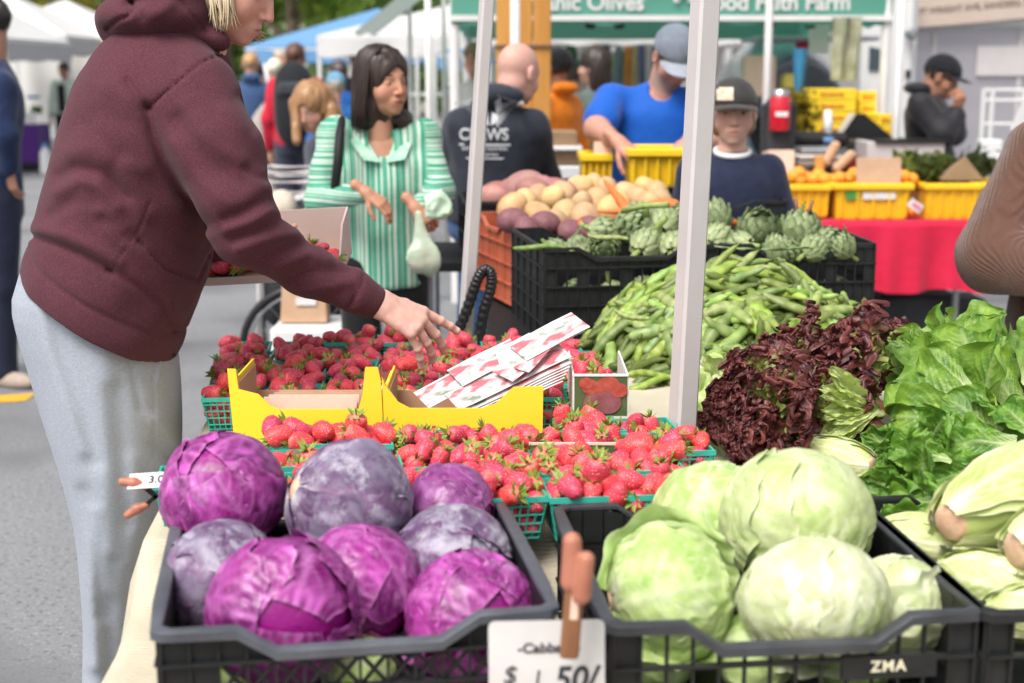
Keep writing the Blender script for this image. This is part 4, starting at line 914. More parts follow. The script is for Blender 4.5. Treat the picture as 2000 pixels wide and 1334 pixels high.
for i, (px, py) in enumerate([(1002, 432), (1065, 438), (1118, 455), (1030, 452), (1150, 450)]):
    me = lump(60+i, .052, 'beetroot', M['beet'], (1.1, .95, .85), .03); o = link('beetroot', me); o.location = W(px, py, 4.5 if i < 2 else 4.46); o.rotation_euler = (.3*i, .2, .5*i); o.scale = (.95,)*3
    tag(o, 'dusky beetroot '+['at the left corner of the terracotta crate', 'with a flat cut, second in the terracotta crate', 'low by the front dip of the terracotta crate', 'under the first two at the front', 'at the right of the terracotta crate'][i], 'beetroot')
for i in range(14):
    me = LP[i % 5]; o = link('potato', me); o.location = (crc[0]-.16+.32*(i % 7)/6, crc[1]-.1+.14*(i//7), .93); tag(o, 'yellow potato low inside the terracotta crate, %s row' % ('near' if i < 7 else 'far'), 'potato', 'yellow potatoes under the pile')
def carrot(a, b, rr, lab):
    a, b = np.array(a), np.array(b); n = 12; t = np.linspace(0, 1, n); P = a+(b-a)*t[:, None]+np.array([0, 0, .006])*np.sin(t*5)[:, None]; R = rr*(1-.75*t**1.3)*(1+.05*np.sin(t*40)); R[0] *= .6; R[-1] = .001
    tag(MB().tube(P, R, 10).obj('carrot', M['carrot'], None, True), lab, 'carrot')
carrot(W(1232, 425, 4.45), W(1178, 345, 4.6), .019, 'thick orange carrot pointing up across the yellow potatoes')
carrot(W(1255, 422, 4.4), W(1165, 408, 4.45), .014, 'orange carrot lying under the upright one')
carrot(W(1325, 405, 4.45), W(1262, 392, 4.5), .02, 'orange carrot lying left of the near pole')
carrot(W(1405, 440, 4.4), W(1448, 432, 4.45), .022, 'orange carrot right of the near pole behind the artichokes')
carrot(W(1130, 440, 4.45), W(1205, 448, 4.42), .02, 'reddish carrot half buried over the terracotta crate')
# ------------------------------------------------------------------ lettuces: a small library of blades for each kind, shared between heads
LIB = {}
def blades(kind, n, **kw):
    if kind not in LIB:
        colf = kw.pop('colf'); L, Wd = kw.pop('L'), kw.pop('Wd'); cv = kw.pop('curl'); LIB[kind] = []
        for i in range(n):
            t = (i+.5)/n; LIB[kind].append(lettuce_leaf(sum(map(ord, kind))*3+i, L, Wd*(.8+.2*t), colf(i, t), curl=cv[1]+(cv[0]-cv[1])*t, name='leaf', **kw))
    return LIB[kind]
def head_of(name, base, axis, n, spread, sc, kind, label, seed=0, group=None, inner=.6, stem_r=.022, extra=()):
    r = np.random.default_rng(seed); root = empty(name, label=label, cat='lettuce', group=group); root.location = Vector(base); lib = LIB[kind]
    ax = Vector(axis).normalized(); q = ax.to_track_quat('X', 'Z').to_matrix(); root.rotation_euler = q.to_euler()
    for i in range(n):
        t = (i+.5)/n; phi = i*2.39996+r.uniform(-.3, .3); al = spread*t**.8*r.uniform(.82, 1.15)
        o = link('leaf', lib[min(len(lib)-1, int(t*len(lib)+r.uniform(-.5, .5)) if t < .9 else len(lib)-1)], root); R = Matrix.Rotation(phi, 3, 'X')@Matrix.Rotation(al, 3, 'Y')
        k = sc*(inner+(1-inner)*t**.6)*r.uniform(.88, 1.1); o.matrix_local = Matrix.Translation(R@Vector((0, 0, -stem_r*.5)))@R.to_4x4()@Matrix.Diagonal((k, k*r.uniform(.85, 1.15)*(-1 if i % 2 else 1), k, 1))
    MB().tube([(-.012, 0, 0), (.0, 0, 0), (.03, 0, 0)], [stem_r*.85, stem_r, stem_r*.7], 14).obj('cut_stem', M['stem'] if name != 'red_lettuce' else M['browncore'], root, True)
    bpy.context.view_layer.update(); mi = root.matrix_world.inverted()
    for (b, t_, wd, face, vi) in extra:    # broad outer blades: base, tip, width factor, facing
        a, c = Vector(W(*b)), Vector(W(*t_)); x = (c-a); L = x.length; x.normalize(); z = Vector(face); z = (z-z.dot(x)*x).normalized(); y = z.cross(x); me = lib[vi % len(lib)]; k = L/(max(v.co.x for v in me.vertices))
        o = link('leaf', me, root); o.matrix_local = mi@Matrix(((x.x, y.x, z.x, a.x), (x.y, y.y, z.y, a.y), (x.z, y.z, z.z, a.z), (0, 0, 0, 1)))@Matrix.Diagonal((k, k*wd, k, 1))
    return root
M['browncore'] = mat('browned_stem_core', (.2, .07, .045), .7, (.34, .16, .08), nscale=80)
M['redleaf'] = leafmat('red_lettuce_leaf', .38, .45, trans=.18, bump=.4, bscale=120)
blades('red', 9, colf=lambda i, t: col_red(i, .34+.13*(i % 3)-.1*t), L=.17, Wd=.058, curl=(-.7, .5), ruf=.0105, freq=14, stemw=.14, cup=.12, blister=.006, nu=120, nv=44, m=M['redleaf'], tipw=.85)
blades('rust', 6, colf=lambda i, t: col_red(i+20, .24+.1*(i % 3)), L=.17, Wd=.06, curl=(-.5, .5), ruf=.0105, freq=13, stemw=.14, cup=.12, blister=.006, nu=110, nv=44, m=M['redleaf'], tipw=.85)
blades('fan', 5, colf=lambda i, t: col_pale(i, (.50, .64, .14), (.70, .77, .32), (.84, .86, .55)), L=.13, Wd=.030, curl=(-.35, .1), ruf=.004, freq=7, stemw=.25, cup=.5, blister=.002, nu=40, nv=24)
RG = 'red leaf lettuces beside the near pole'
head_of('red_lettuce', W(1712, 800, 2.72), (-1, -.1, .22), 26, .95, 1.15, 'red', 'red leaf lettuce with pale green ribs fanned towards its brown stem end', 21, RG, extra=[((1712, 800, 2.66), (1560, 760, 2.60), .9, (-.1, -1, .6), 8), ((1712, 805, 2.64), (1545, 830, 2.56), .9, (-.1, -1, .5), 7)])
head_of('red_lettuce', W(1560, 850, 2.52), (-1, -.15, .05), 32, 1.2, 1.0, 'red', 'dark red frilly lettuce lowest, over the punnets at the pole foot', 22, RG)
head_of('red_lettuce', W(1600, 745, 2.85), (-1, .0, .15), 30, 1.2, 1.0, 'red', 'dark red frilly lettuce just right of the near pole', 23, RG)
head_of('red_lettuce', W(1690, 735, 3.0), (-.55, .1, .6), 30, 1.2, .98, 'rust', 'rusty red lettuce with upright leaves in front of the bean heap', 24, RG)
head_of('red_lettuce', W(1500, 800, 2.66), (-.6, -.5, .25), 28, 1.25, .85, 'red', 'small dark red lettuce in the middle of the red heads', 25, RG)
fan = bpy.context.scene.objects['red_lettuce']; bpy.context.view_layer.update(); mi = fan.matrix_world.inverted()
for k in range(18):
    a = Vector(W(1716, 803, 2.60-.002*k)); c = Vector(W(1716-(100+12*math.sin(k*2.1)), 803-72+150*k/17-14*math.cos(k*3), 2.55-.006*(k % 4))); x = c-a; L = x.length; x.normalize(); z = Vector((-.15+.2*math.sin(k*1.9), -1, .55)); z = (z-z.dot(x)*x).normalized(); y = z.cross(x); me = LIB['fan'][k % 5]; kk = L/max(v.co.x for v in me.vertices)
    o = link('leaf', me, fan); o.matrix_local = mi@Matrix(((x.x, y.x, z.x, a.x), (x.y, y.y, z.y, a.y), (x.z, y.z, z.z, a.z), (0, 0, 0, 1)))@Matrix.Diagonal((kk, kk*.6, kk, 1))
# bright green loose heads
blades('green', 8, colf=lambda i, t: col_green((.06, .19, .012), (.26, .42, .05), (.62, .72, .36), seed=i), L=.19, Wd=.088, curl=(-.9, .4), ruf=.0065, freq=4, stemw=.3, cup=.35, blister=.0035, nu=80, nv=50)
blades('deep', 6, colf=lambda i, t: col_green((.045, .17, .008), (.17, .35, .03), (.55, .66, .30), seed=i+9), L=.18, Wd=.070, curl=(-.8, .4), ruf=.010, freq=6, stemw=.3, cup=.35, blister=.0055, nu=80, nv=50)
GG_ = 'green leaf lettuces piled at the right edge'; fc = (-.25, -1, .55)
GH = [((1930, 760, 2.85), (-.45, -.1, .85), 12, 1.15, 1.0, 'green', 'green lettuce topmost on the pile at the right edge', [((1850, 760, 2.72), (1800, 632, 2.84), 1.1, fc, 7), ((1905, 740, 2.70), (1875, 612, 2.80), 1.1, fc, 6), ((1950, 760, 2.66), (1975, 640, 2.76), 1.1, (0, -1, .5), 5)]),
      ((2060, 800, 2.75), (-.55, -.15, .75), 12, 1.1, 1.05, 'green', 'green lettuce cut by the frame edge, behind the cut hearts', [((1990, 800, 2.58), (1910, 690, 2.66), 1.05, fc, 4), ((2010, 760, 2.55), (2050, 640, 2.65), 1.1, (0, -1, .5), 7)]),
      ((1925, 850, 2.60), (-1, -.35, .30), 12, 1.1, 1.0, 'green', 'green lettuce with broad leaves pointing left at the middle of the pile', [((1890, 800, 2.50), (1745, 720, 2.58), 1.1, (-.1, -1, .8), 6), ((1900, 830, 2.45), (1740, 790, 2.50), 1.0, (-.1, -1, .8), 7), ((1950, 850, 2.42), (1850, 770, 2.44), 1.1, fc, 5), ((1890, 760, 2.55), (1800, 680, 2.62), 1.0, fc, 3)]),
      ((2010, 900, 2.45), (-1, -.4, .22), 12, 1.0, 1.0, 'deep', 'deep green lettuce just above the large cut heart', [((1985, 870, 2.34), (1830, 850, 2.38), 1.1, (-.1, -1, .9), 5), ((1960, 910, 2.30), (1800, 935, 2.34), 1.0, (-.1, -1, .8), 4), ((2020, 850, 2.33), (1950, 780, 2.40), 1.1, fc, 3)]),
      ((1850, 720, 2.95), (-.7, .0, .5), 10, 1.1, .88, 'green', 'green lettuce at the left top of the pile against the red heads', [((1840, 760, 2.76), (1752, 670, 2.85), 1.0, fc, 6)]),
      ((1800, 890, 2.45), (-1, -.5, .1), 12, 1.1, .68, 'deep', 'small curly green lettuce between the red heads and the hearts', [((1860, 900, 2.34), (1730, 860, 2.40), .9, (-.1, -1, .9), 4)]),
      ((1830, 985, 2.25), (-1, -.45, .02), 10, .8, .8, 'deep', 'dark green romaine lying flat behind the cabbages', [((1850, 980, 2.18), (1690, 985, 2.20), .8, (-.1, -1, 1), 5), ((1870, 1000, 2.12), (1710, 1025, 2.12), .7, (0, -1, 1), 3)])]
for i, (b, ax, n, sp, sc, kd, lab, ex) in enumerate(GH): head_of('green_lettuce', W(*b), ax, n, sp, sc, kd, lab, 40+i, GG_, extra=ex)
blades('pale', 5, colf=lambda i, t: col_pale(i, (.42, .58, .14), (.66, .74, .34), (.82, .84, .6)), L=.2, Wd=.085, curl=(-.5, .4), ruf=.01, freq=6, stemw=.4, cup=.35, nu=60, nv=40)
head_of('pale_lettuce', W(1480, 830, 2.95), (-.8, -.1, .45), 9, .75, 1.0, 'pale', 'pale green lettuce head just behind the foot of the near pole', 61, extra=[((1440, 880, 2.74), (1392, 720, 2.86), 1.0, (-.2, -1, .3), 3), ((1420, 900, 2.70), (1368, 800, 2.76), .8, (-.2, -1, .2), 2)])
# cut hearts
HEART = [[(.54, .62, .22), (.34, .50, .07), (.72, .72, .44), (.84, .82, .64), (.86, .82, .70)], [(.60, .64, .28), (.45, .58, .12), (.72, .72, .46), (.88, .86, .72), (.86, .82, .70)]]
def heart(base, tip, R, lab, seed=0, n=6):
    b, t = Vector(W(*base)), Vector(W(*tip)); ax = (t-b); L = ax.length; root = empty('lettuce_heart', label=lab, cat='lettuce heart', group='cut lettuce hearts')
    r = np.random.default_rng(seed); el_ = L/(2*R)
    V, F = sdf_mesh(lambda P: np.maximum((np.linalg.norm(P, axis=1)-R*.95), -P[:, 2]-R*.86), (-R,)*3, (R,)*3, R/12, 0); V[:, 2] *= el_
    link('inner_leaves', mesh('inner_leaves', V, F, True, {'Col': np.tile(HEART[0][0], (len(V), 1))}, [M['cableaf']]), root)
    for k in range(n):
        me = ball_leaf(r, R, k*2.1+r.uniform(-.3, .3), -.02+.018*k, r.uniform(.8, 1.05), 2.35, HEART[k % 2], M['cableaf'], elong=el_, ruf=1.1, flare=.02, a0=.48); link('outer_leaf', me, root)
    z = -L/2*.89; MB().ring([(0, z-.001), (R*.34, z-.001), (R*.42, z+.004), (R*.52, z+.03)], n=20).obj('cut_stem', M['stem'], root, True)
    root.location = (b+t)/2; root.rotation_euler = ax.to_track_quat('Z', 'Y').to_euler(); return root
heart((1835, 1030, 1.96), (2110, 905, 2.15), .064, 'large cream lettuce heart with a pink cut base facing left', 1)
heart((1965, 1080, 1.86), (2240, 1010, 1.95), .06, 'lettuce heart cut by the right edge with its pink base showing', 2)
heart((1712, 910, 2.36), (1560, 878, 2.45), .036, 'small yellow lettuce heart behind the big pale cabbage', 3)
heart((1940, 1085, 2.02), (1705, 1040, 2.06), .042, 'long pale heart lying between the crate rail and the large heart', 4)
heart((2060, 1160, 1.86), (1830, 1120, 1.95), .045, 'lime coloured heart lying low inside the corner crate', 5)
heart((2150, 1190, 1.78), (1920, 1195, 1.80), .04, 'cream heart lowest in the corner crate', 6)
# ------------------------------------------------------------------ canopy poles near us
def pole(pt, pb, Y, w_, rz, lab, bolts, holes):
    a, b = W(*pt, Y), W(*pb, Y); d = (b-a)/(b[2]-a[2]); z0, z1 = 0.0, 2.5; p0 = a+d*(z0-a[2]); p1 = a+d*(z1-a[2])
    root = empty('canopy_pole', tuple(p0), label=lab, cat='canopy pole', group='satin metal canopy poles of the stall')
    ax = Vector(p1-p0); q = ax.to_track_quat('Z', 'Y').to_matrix()@Euler((0, 0, rz)).to_matrix(); L = ax.length
    root.rotation_euler = q.to_euler()
    MB().box((0, 0, L/2), (w_, w_, L), ch=.005).obj('leg_tube', M['alu'], root)
    for (py, r_, kind) in bolts:
        pz = None
        p = W((pt[0]+(pb[0]-pt[0])*(py-pt[1])/(pb[1]-pt[1])), py, Y); s = (p-p0)@np.array(ax.normalized())
        if kind == 'bolt':
            MB().ring([(0, .0045), (r_*.6, .0038), (r_, .0015), (r_*1.05, 0)], n=14).obj('bolt', M['steel'], root, True, loc=(.006, -w_/2-.0003, s), rot=(PI/2, 0, 0))
        else:
            MB().ring([(0, .0002), (r_*.72, .0004)], n=14).obj('hole', M['holeshade'], root, loc=(.004, -w_/2-.0003, s), rot=(PI/2, 0, 0))
            MB().ring([(r_*.7, .0004), (r_*.8, .0016), (r_, .0014), (r_*1.08, 0)], n=14).obj('hole_rim', M['steel'], root, True, loc=(.004, -w_/2-.0003, s), rot=(PI/2, 0, 0))
M['holeshade'] = mat('painted_hole_shade', (.22, .21, .21), .8)  # shade of the holes painted as grey discs, the tube is not drilled
pole((1378, 0), (1332, 840), 2.64, .043, rad(24), 'near canopy pole with bolts, standing in front of the beans', [(538, .0055, 'bolt'), (658, .0055, 'hole'), (780, .0055, 'hole'), (230, .004, 'hole')], 0)
pole((951, 0), (911, 620), 3.72, .034, rad(20), 'far canopy pole beside the terracotta crate', [(350, .005, 'bolt'), (235, .004, 'hole'), (418, .004, 'hole'), (480, .004, 'hole'), (545, .004, 'hole')], 0)
# ------------------------------------------------------------------ clips and price cards
M['pegpink'] = mat('salmon_plastic', (.48, .19, .12), .5, (.36, .13, .08), nscale=20, spec=.5); M['pegbrown'] = mat('brown_wood_clip', (.16, .06, .025), .5, (.28, .13, .06), nscale=40, stretch=(1, 1, .2)); M['card2'] = mat('old_white_price_card', (.62, .60, .59), .6, (.50, .48, .47), nscale=9, ndet=6)
sg = empty('price_card', tuple(W(1068, 1308, 1.585)), label='off-white cabbage price card clipped to the front crate rims', cat='price card'); sg.rotation_euler = (rad(-8), 0, rad(3))
f = 1/SC(1.6)
def rr_poly(w_, h, r_, n=5):
    P = []
    for cx, cz, a0 in ((w_/2-r_, h/2-r_, 0), (-w_/2+r_, h/2-r_, PI/2), (-w_/2+r_, -h/2+r_, PI), (w_/2-r_, -h/2+r_, 1.5*PI)):
        for k in range(n+1): P.append((cx+r_*math.cos(a0+k*PI/2/n), cz+r_*math.sin(a0+k*PI/2/n)))
    return P
MB().prism(rr_poly(.138, .118, .008), -.001, .001).obj('card', M['card2'], sg)
for s, sz, x, z, sh, b_ in (('-Cabbage-', .0165, .002, .026, .1, True), ('$', .030, -.045, -.006, .2, False), ('1', .026, -.012, -.010, .15, False), ('50/', .040, .033, -.012, .18, True)):
    t = text_obj(s, sz, M['ink'], .0004, b_, sh, 1.1 if s[0] == '-' else 1.0); t.parent = sg; t.location = (x, -.0018, z); t.rotation_euler = (PI/2, 0, 0); t['label'] = 'hand lettering %s' % s.strip('-')
pg = empty('price_clip', tuple(W(1122, 1150, 1.55)), label='salmon and brown spring clip standing on the cabbage price card', cat='clip')
s_ = 1/SC(1.55)
MB().box((0, 0, -.035*1.0), (.022, .014, .098), ch=.003).obj('lower_jaw', M['pegbrown'], pg)
MB().box((.0012, -.0072, -.012), (.009, .001, .045)).obj('pale_patch', M['cardpale'], pg)  # pale strip set on the brown jaw
V, F = sdf_mesh(lambda P: smin(rc(P, (-.004, .001, .008), (-.007, .001, .056), .0128, .0108), rc(P, (.008, -.009, -.004), (.010, -.011, .040), .0108, .0095), .003), (-.03, -.035, -.02), (.03, .02, .075), .002)
link('grip', mesh('grip', V, F, True, None, [M['pegpink']]), pg); pg.rotation_euler = (0, rad(4), 0)
pg2 = empty('price_clip', tuple(W(292, 955, 2.12)), label='salmon handled spring clip with a white tag on the left rim of the grey crate', cat='clip')
def grip2(a, b):
    V, F = sdf_mesh(lambda P: chain(P, [a, tuple((np.array(a)+np.array(b))/2+[0, 0, .002]), b], [.006, .0078, .0065], .004), np.minimum(a, b)-.01, np.maximum(a, b)+.01, .0018); link('grip', mesh('grip', V, F, True, None, [M['pegpink']]), pg2)
grip2((-.006, 0, .004), (-.040, -.004, .013)); grip2((-.006, 0, -.026), (-.034, -.006, -.040))
MB().bar((-.008, 0, .004), (.012, 0, -.014), .008, .006).obj('spring', M['blackplastic'], pg2); MB().bar((-.008, 0, -.026), (.012, 0, -.010), .008, .006).obj('jaw', M['blackplastic'], pg2)
tc_ = MB().box((0, 0, 0), (.072, .03, .0012)).obj('price_tag', M['paper'], pg2, loc=(.004, .0, .014), rot=(rad(35), rad(-4), 0))
t = text_obj('3.00', .02, M['ink'], .0003, True); t.parent = tc_; t.location = (.012, 0, .0012); t['label'] = 'black handwritten figures'
# ------------------------------------------------------------------ people
def frame(o, fwd, up=(0, 0, 1)):
    """rotation whose columns are right, forward, up"""
    f = np.array(fwd, float); f /= np.linalg.norm(f); u = np.array(up, float); r = np.cross(f, u); r /= np.linalg.norm(r); u = np.cross(r, f); return np.array(o, float), np.stack([r, f, u], 1)
def head_sdf(P, o, R, s=1.0, male=False, mouth=0.0, neck=None):
    q = (P-o)@R/s
    qa = q.copy(); qa[:, 0] = np.abs(qa[:, 0])
    d = el(q, (0, -.012, .035), (.074, .094, .088))
    d = smin(d, el(q, (0, .030, -.015), (.060, .062, .082)), .03)
    d = smin(d, el(q, (0, .038, -.072), (.046 if not male else .052, .046, .034)), .025)
    d = smin(d, el(q, (0, .068, -.094), (.020, .018, .014)), .02)
    d = smin(d, el(qa, (.040, .050, -.032), (.028, .028, .029)), .02)
    d = smin(d, rc(qa, (0, .082, .030), (.042, .066, .030), .011 if male else .008, .009), .014)
    d = smax(d, -el(qa, (.033, .099, .006), (.021, .018, .014)), .012)
    d = smin(d, el(qa, (.032, .069, .004), (.0165, .0145, .0125)), .004)                 # lids over the eyeball
    d = smax(d, -el(qa, (.032, .0905, .0035), (.0135, .006, .0042)), .003)
    n1 = (0, .086, .022); n2 = (0, .106, -.029)
    d = smin(d, rc(q, n1, n2, .008, .0108), .009)
    d = smin(d, el(qa, (.0125, .093, -.033), (.0075, .010, .007)), .006)
    d = smax(d, -el(qa, (.007, .099, -.0400), (.0040, .006, .0035)), .003)
    d = smin(d, el(q, (0, .080, -.062), (.027, .016, .020)), .014)
    d = smin(d, el(q, (0, .0905, -.0585), (.021, .0070, .0045)), .005)
    d = smin(d, el(q, (0, .0890, -.0680), (.018, .0072, .0052)), .005)
    d = smax(d, -el(q, (0, .0985, -.0632), (.021, .008, .0016+mouth)), .002)
    d = smin(d, smax(el(qa, (.079, -.008, -.002), (.009, .021, .033)), -el(qa, (.090, .002, 0), (.009, .012, .020)), .004), .006)
    nb = (0, -.035, -.155) if neck is None else neck
    d = smin(d, rc(q, (0, -.022, -.05), nb, .050 if not male else .060, .052 if not male else .064), .022)
    return d*s
def head_color(V, o, R, s, skin, lip, brow, blush=.0, beard=None, eyes=True):
    q = (V-o)@R/s; a = q.copy(); a[:, 0] = np.abs(a[:, 0]); C = np.tile(np.array(skin, float), (len(V), 1))
    def put(c, w_): nonlocal C; w_ = np.clip(w_, 0, 1)[:, None]; C = C*(1-w_)+np.array(c)[None]*w_
    red = np.array(skin)*np.array([1.0, .72, .66])
    put(red, .55*np.exp(-(((a-np.array([.042, .06, -.03]))/np.array([.026, .04, .024]))**2).sum(1))+blush*0)
    put(red, .5*np.exp(-(((q-np.array([0, .112, -.030]))/.018)**2).sum(1)))
    if beard is not None:
        w_ = 1/(1+np.exp(-(-.048-q[:, 2])/.006))*(q[:, 1] > .0)*np.clip((q[:, 1]+.01)/.03, 0, 1)*(q[:, 2] > -.12); put(beard, w_*.75)
    put(lip, 1.6*np.exp(-(((q-np.array([0, .094, -.0632]))/np.array([.019, .018, .0070]))**2).sum(1)**2))
    if brow is not None: put(brow, 1.3*np.exp(-(((a-np.array([.034, .076, .0335+0]))/np.array([.018, .02, .0042]))**2).sum(1)**2))
    put(np.array(skin)*.12, 1.2*np.exp(-(((a-np.array([.0075, .106, -.0435]))/np.array([.004, .008, .0045]))**2).sum(1)**2))
    put(np.array(skin)*.55, .8*np.exp(-(((q-np.array([0, .098, -.0632]))/np.array([.019, .02, .0016]))**2).sum(1)**2))
    put(np.array(skin)*.30, .85*np.exp(-(((a-np.array([.032, .083, .0085]))/np.array([.0135, .012, .0022]))**2).sum(1)**2))
    return C
M['skin'] = mat('skin', (1, 1, 1), .5, (.93, .88, .86), attr='Col', nscale=55, ndet=5, bump=.12, bscale=260, bdist=.001, spec=.35, sss=.12)
M['eyewhite'] = mat('eyeball', (1, 1, 1), .15, attr='Col', spec=.6)
def eyeballs(root, o, R, s, iris=(.05, .025, .012), look=(0, 1, 0)):
    for sx in (-1, 1):
        n, mm = 14, 12; V = []; F = []; lk = np.array(look, float); lk /= np.linalg.norm(lk)
        for i in range(mm):
            th = PI*i/(mm-1)
            for j in range(n): V.append((math.sin(th)*math.cos(2*PI*j/n), math.sin(th)*math.sin(2*PI*j/n), math.cos(th)))
        for i in range(mm-1):
            for j in range(n): F.append((i*n+j, (i+1)*n+j, (i+1)*n+(j+1) % n, i*n+(j+1) % n))
        V = np.array(V); c = V@lk; C = np.where(c[:, None] > .93, (.008, .006, .005), np.where(c[:, None] > .80, np.array(iris), (.62, .58, .55)))
        P = (V*.0122+np.array([sx*.032, .0715, .0035]))*s@R.T+o
        link('eyeball', mesh('eyeball', P, F, True, {'Col': C}, [M['eyewhite']]), root)
def hand_sdf(P, o, R, s=1.0, side=1, curl=(.25, .3, .3, .35, .3), spread=1.0, base_curl=None, fl=(1, 1, 1, 1, 1)):
    """R columns: finger direction, towards the thumb, back of the hand. curl: index..little, thumb"""
    q = (P-o)@R/s
    d = None
    # palm
    for a, b, ra, rb in (((-.005, .012, 0), (.078, .026, .004), .0155, .0115), ((-.005, -.012, 0), (.072, -.030, 0), .0155, .0105), ((0, 0, .001), (.080, .006, .005), .017, .0118), ((0, 0, 0), (.077, -.013, .003), .017, .0115)):
        e = rc(q, a, b, ra, rb); d = e if d is None else smin(d, e, .012)
    d = smin(d, rc(q, (-.06, 0, 0), (0, 0, 0), .0245, .0205), .02)
    roots = [(.080, .027, .003), (.084, .007, .005), (.079, -.013, .003), (.071, -.031, -.001)]
    lens = [(.040, .024, .019), (.044, .028, .020), (.041, .026, .020), (.032, .019, .018)]; rad_ = [.0094, .0096, .0090, .0080]; sp = [.16, .03, -.10, -.25]
    for k in range(4):
        az = sp[k]*spread; c = curl[k]; p = np.array(roots[k]); bc = (base_curl[k] if base_curl is not None else c*.8); ang = bc; r0 = rad_[k]; g = None
        for j in range(3):
            dr = np.array([math.cos(ang)*math.cos(az), math.cos(ang)*math.sin(az), -math.sin(ang)]); p2 = p+dr*lens[k][j]*fl[k]
            e = rc(q, p, p2, r0, r0*.9); g = e if g is None else smin(g, e, .0025)
            g = smin(g, np.linalg.norm(q-(p2+np.array([0, 0, .0008])), axis=1)-r0*.93, .002)
            p = p2; r0 *= .9; ang += c*(1.1 if j == 0 else .8)
        d = smin(d, g, .005)
    # thumb leaves the side of the palm near its base
    c = curl[4]; p = np.array([.018, .018, -.004]); az = .85-.35*c; ang = .25+.35*c; r0 = .0130
    for j, L in enumerate((.040, .031, .025)):
        dr = np.array([math.cos(ang)*math.cos(az), math.cos(ang)*math.sin(az), -math.sin(ang)]); p2 = p+dr*L*fl[4]; d = smin(d, rc(q, p, p2, r0, r0*.86), .008 if j == 0 else .003); p = p2; r0 *= .86; az -= .22+.2*c; ang += .1*c
    return d*s
def stack(P, a, b, prof, right, bow=None):
    """elliptic sections along a->b; prof = [(t, rx, ry, cx, cy)]; right = world direction of rx"""
    a = np.array(a, float); b = np.array(b, float); ax = b-a; L = np.linalg.norm(ax); ax /= L; r = np.array(right, float); r -= (r@ax)*ax; r /= np.linalg.norm(r); f = np.cross(ax, r)
    q = P-a; t = (q@ax)/L; T = [p[0] for p in prof]; tc = np.clip(t, T[0], T[-1])
    rx = np.interp(tc, T, [p[1] for p in prof]); ry = np.interp(tc, T, [p[2] for p in prof]); cx = np.interp(tc, T, [p[3] for p in prof]); cy = np.interp(tc, T, [p[4] for p in prof])
    x = q@r-cx; y = q@f-cy; k0 = np.sqrt((x/rx)**2+(y/ry)**2); d = (k0-1)*np.minimum(rx, ry)
    cap = np.maximum(T[0]-t, t-T[-1])*L
    return smax(d, cap, .02)
def smooth_prof(prof, n=24):
    """catmull-rom through the sections"""
    p = np.array(prof, float); T = np.linspace(p[0, 0], p[-1, 0], n); out = [T]
    for c in range(1, p.shape[1]):
        x, y = p[:, 0], p[:, c]; m = np.gradient(y, x); i = np.clip(np.searchsorted(x, T)-1, 0, len(x)-2); h = x[i+1]-x[i]; s = (T-x[i])/h
        out.append((2*s**3-3*s**2+1)*y[i]+(s**3-2*s**2+s)*h*m[i]+(-2*s**3+3*s**2)*y[i+1]+(s**3-s**2)*h*m[i+1])
    return list(map(tuple, np.stack(out, 1)))
J0 = dict(head=(0, .025, 1.585), neck=(0, -.015, 1.43), chest=(0, 0, 1.27), hip=(0, 0, .95), shl=(-.160, -.01, 1.365), shr=(.160, -.01, 1.365), ell=(-.235, -.03, 1.10), elr=(.235, -.03, 1.10),
          wrl=(-.24, .07, .86), wrr=(.24, .07, .86), hpl=(-.085, 0, .92), hpr=(.085, 0, .92), knl=(-.09, .03, .50), knr=(.09, .03, .50), anl=(-.09, -.01, .09), anr=(.09, -.01, .09))
def cloth_mat(name, c1, c2=None, rough=.85, nscale=30, bump=.35, bscale=180, sheen=.15):
    return mat(name, c1, rough, c2 or tuple(x*.75 for x in c1), nscale=nscale, ndet=6, bump=bump, bscale=bscale, bdist=.002, spec=.2, sheen=sheen, bump2=(.35, 9, .02))
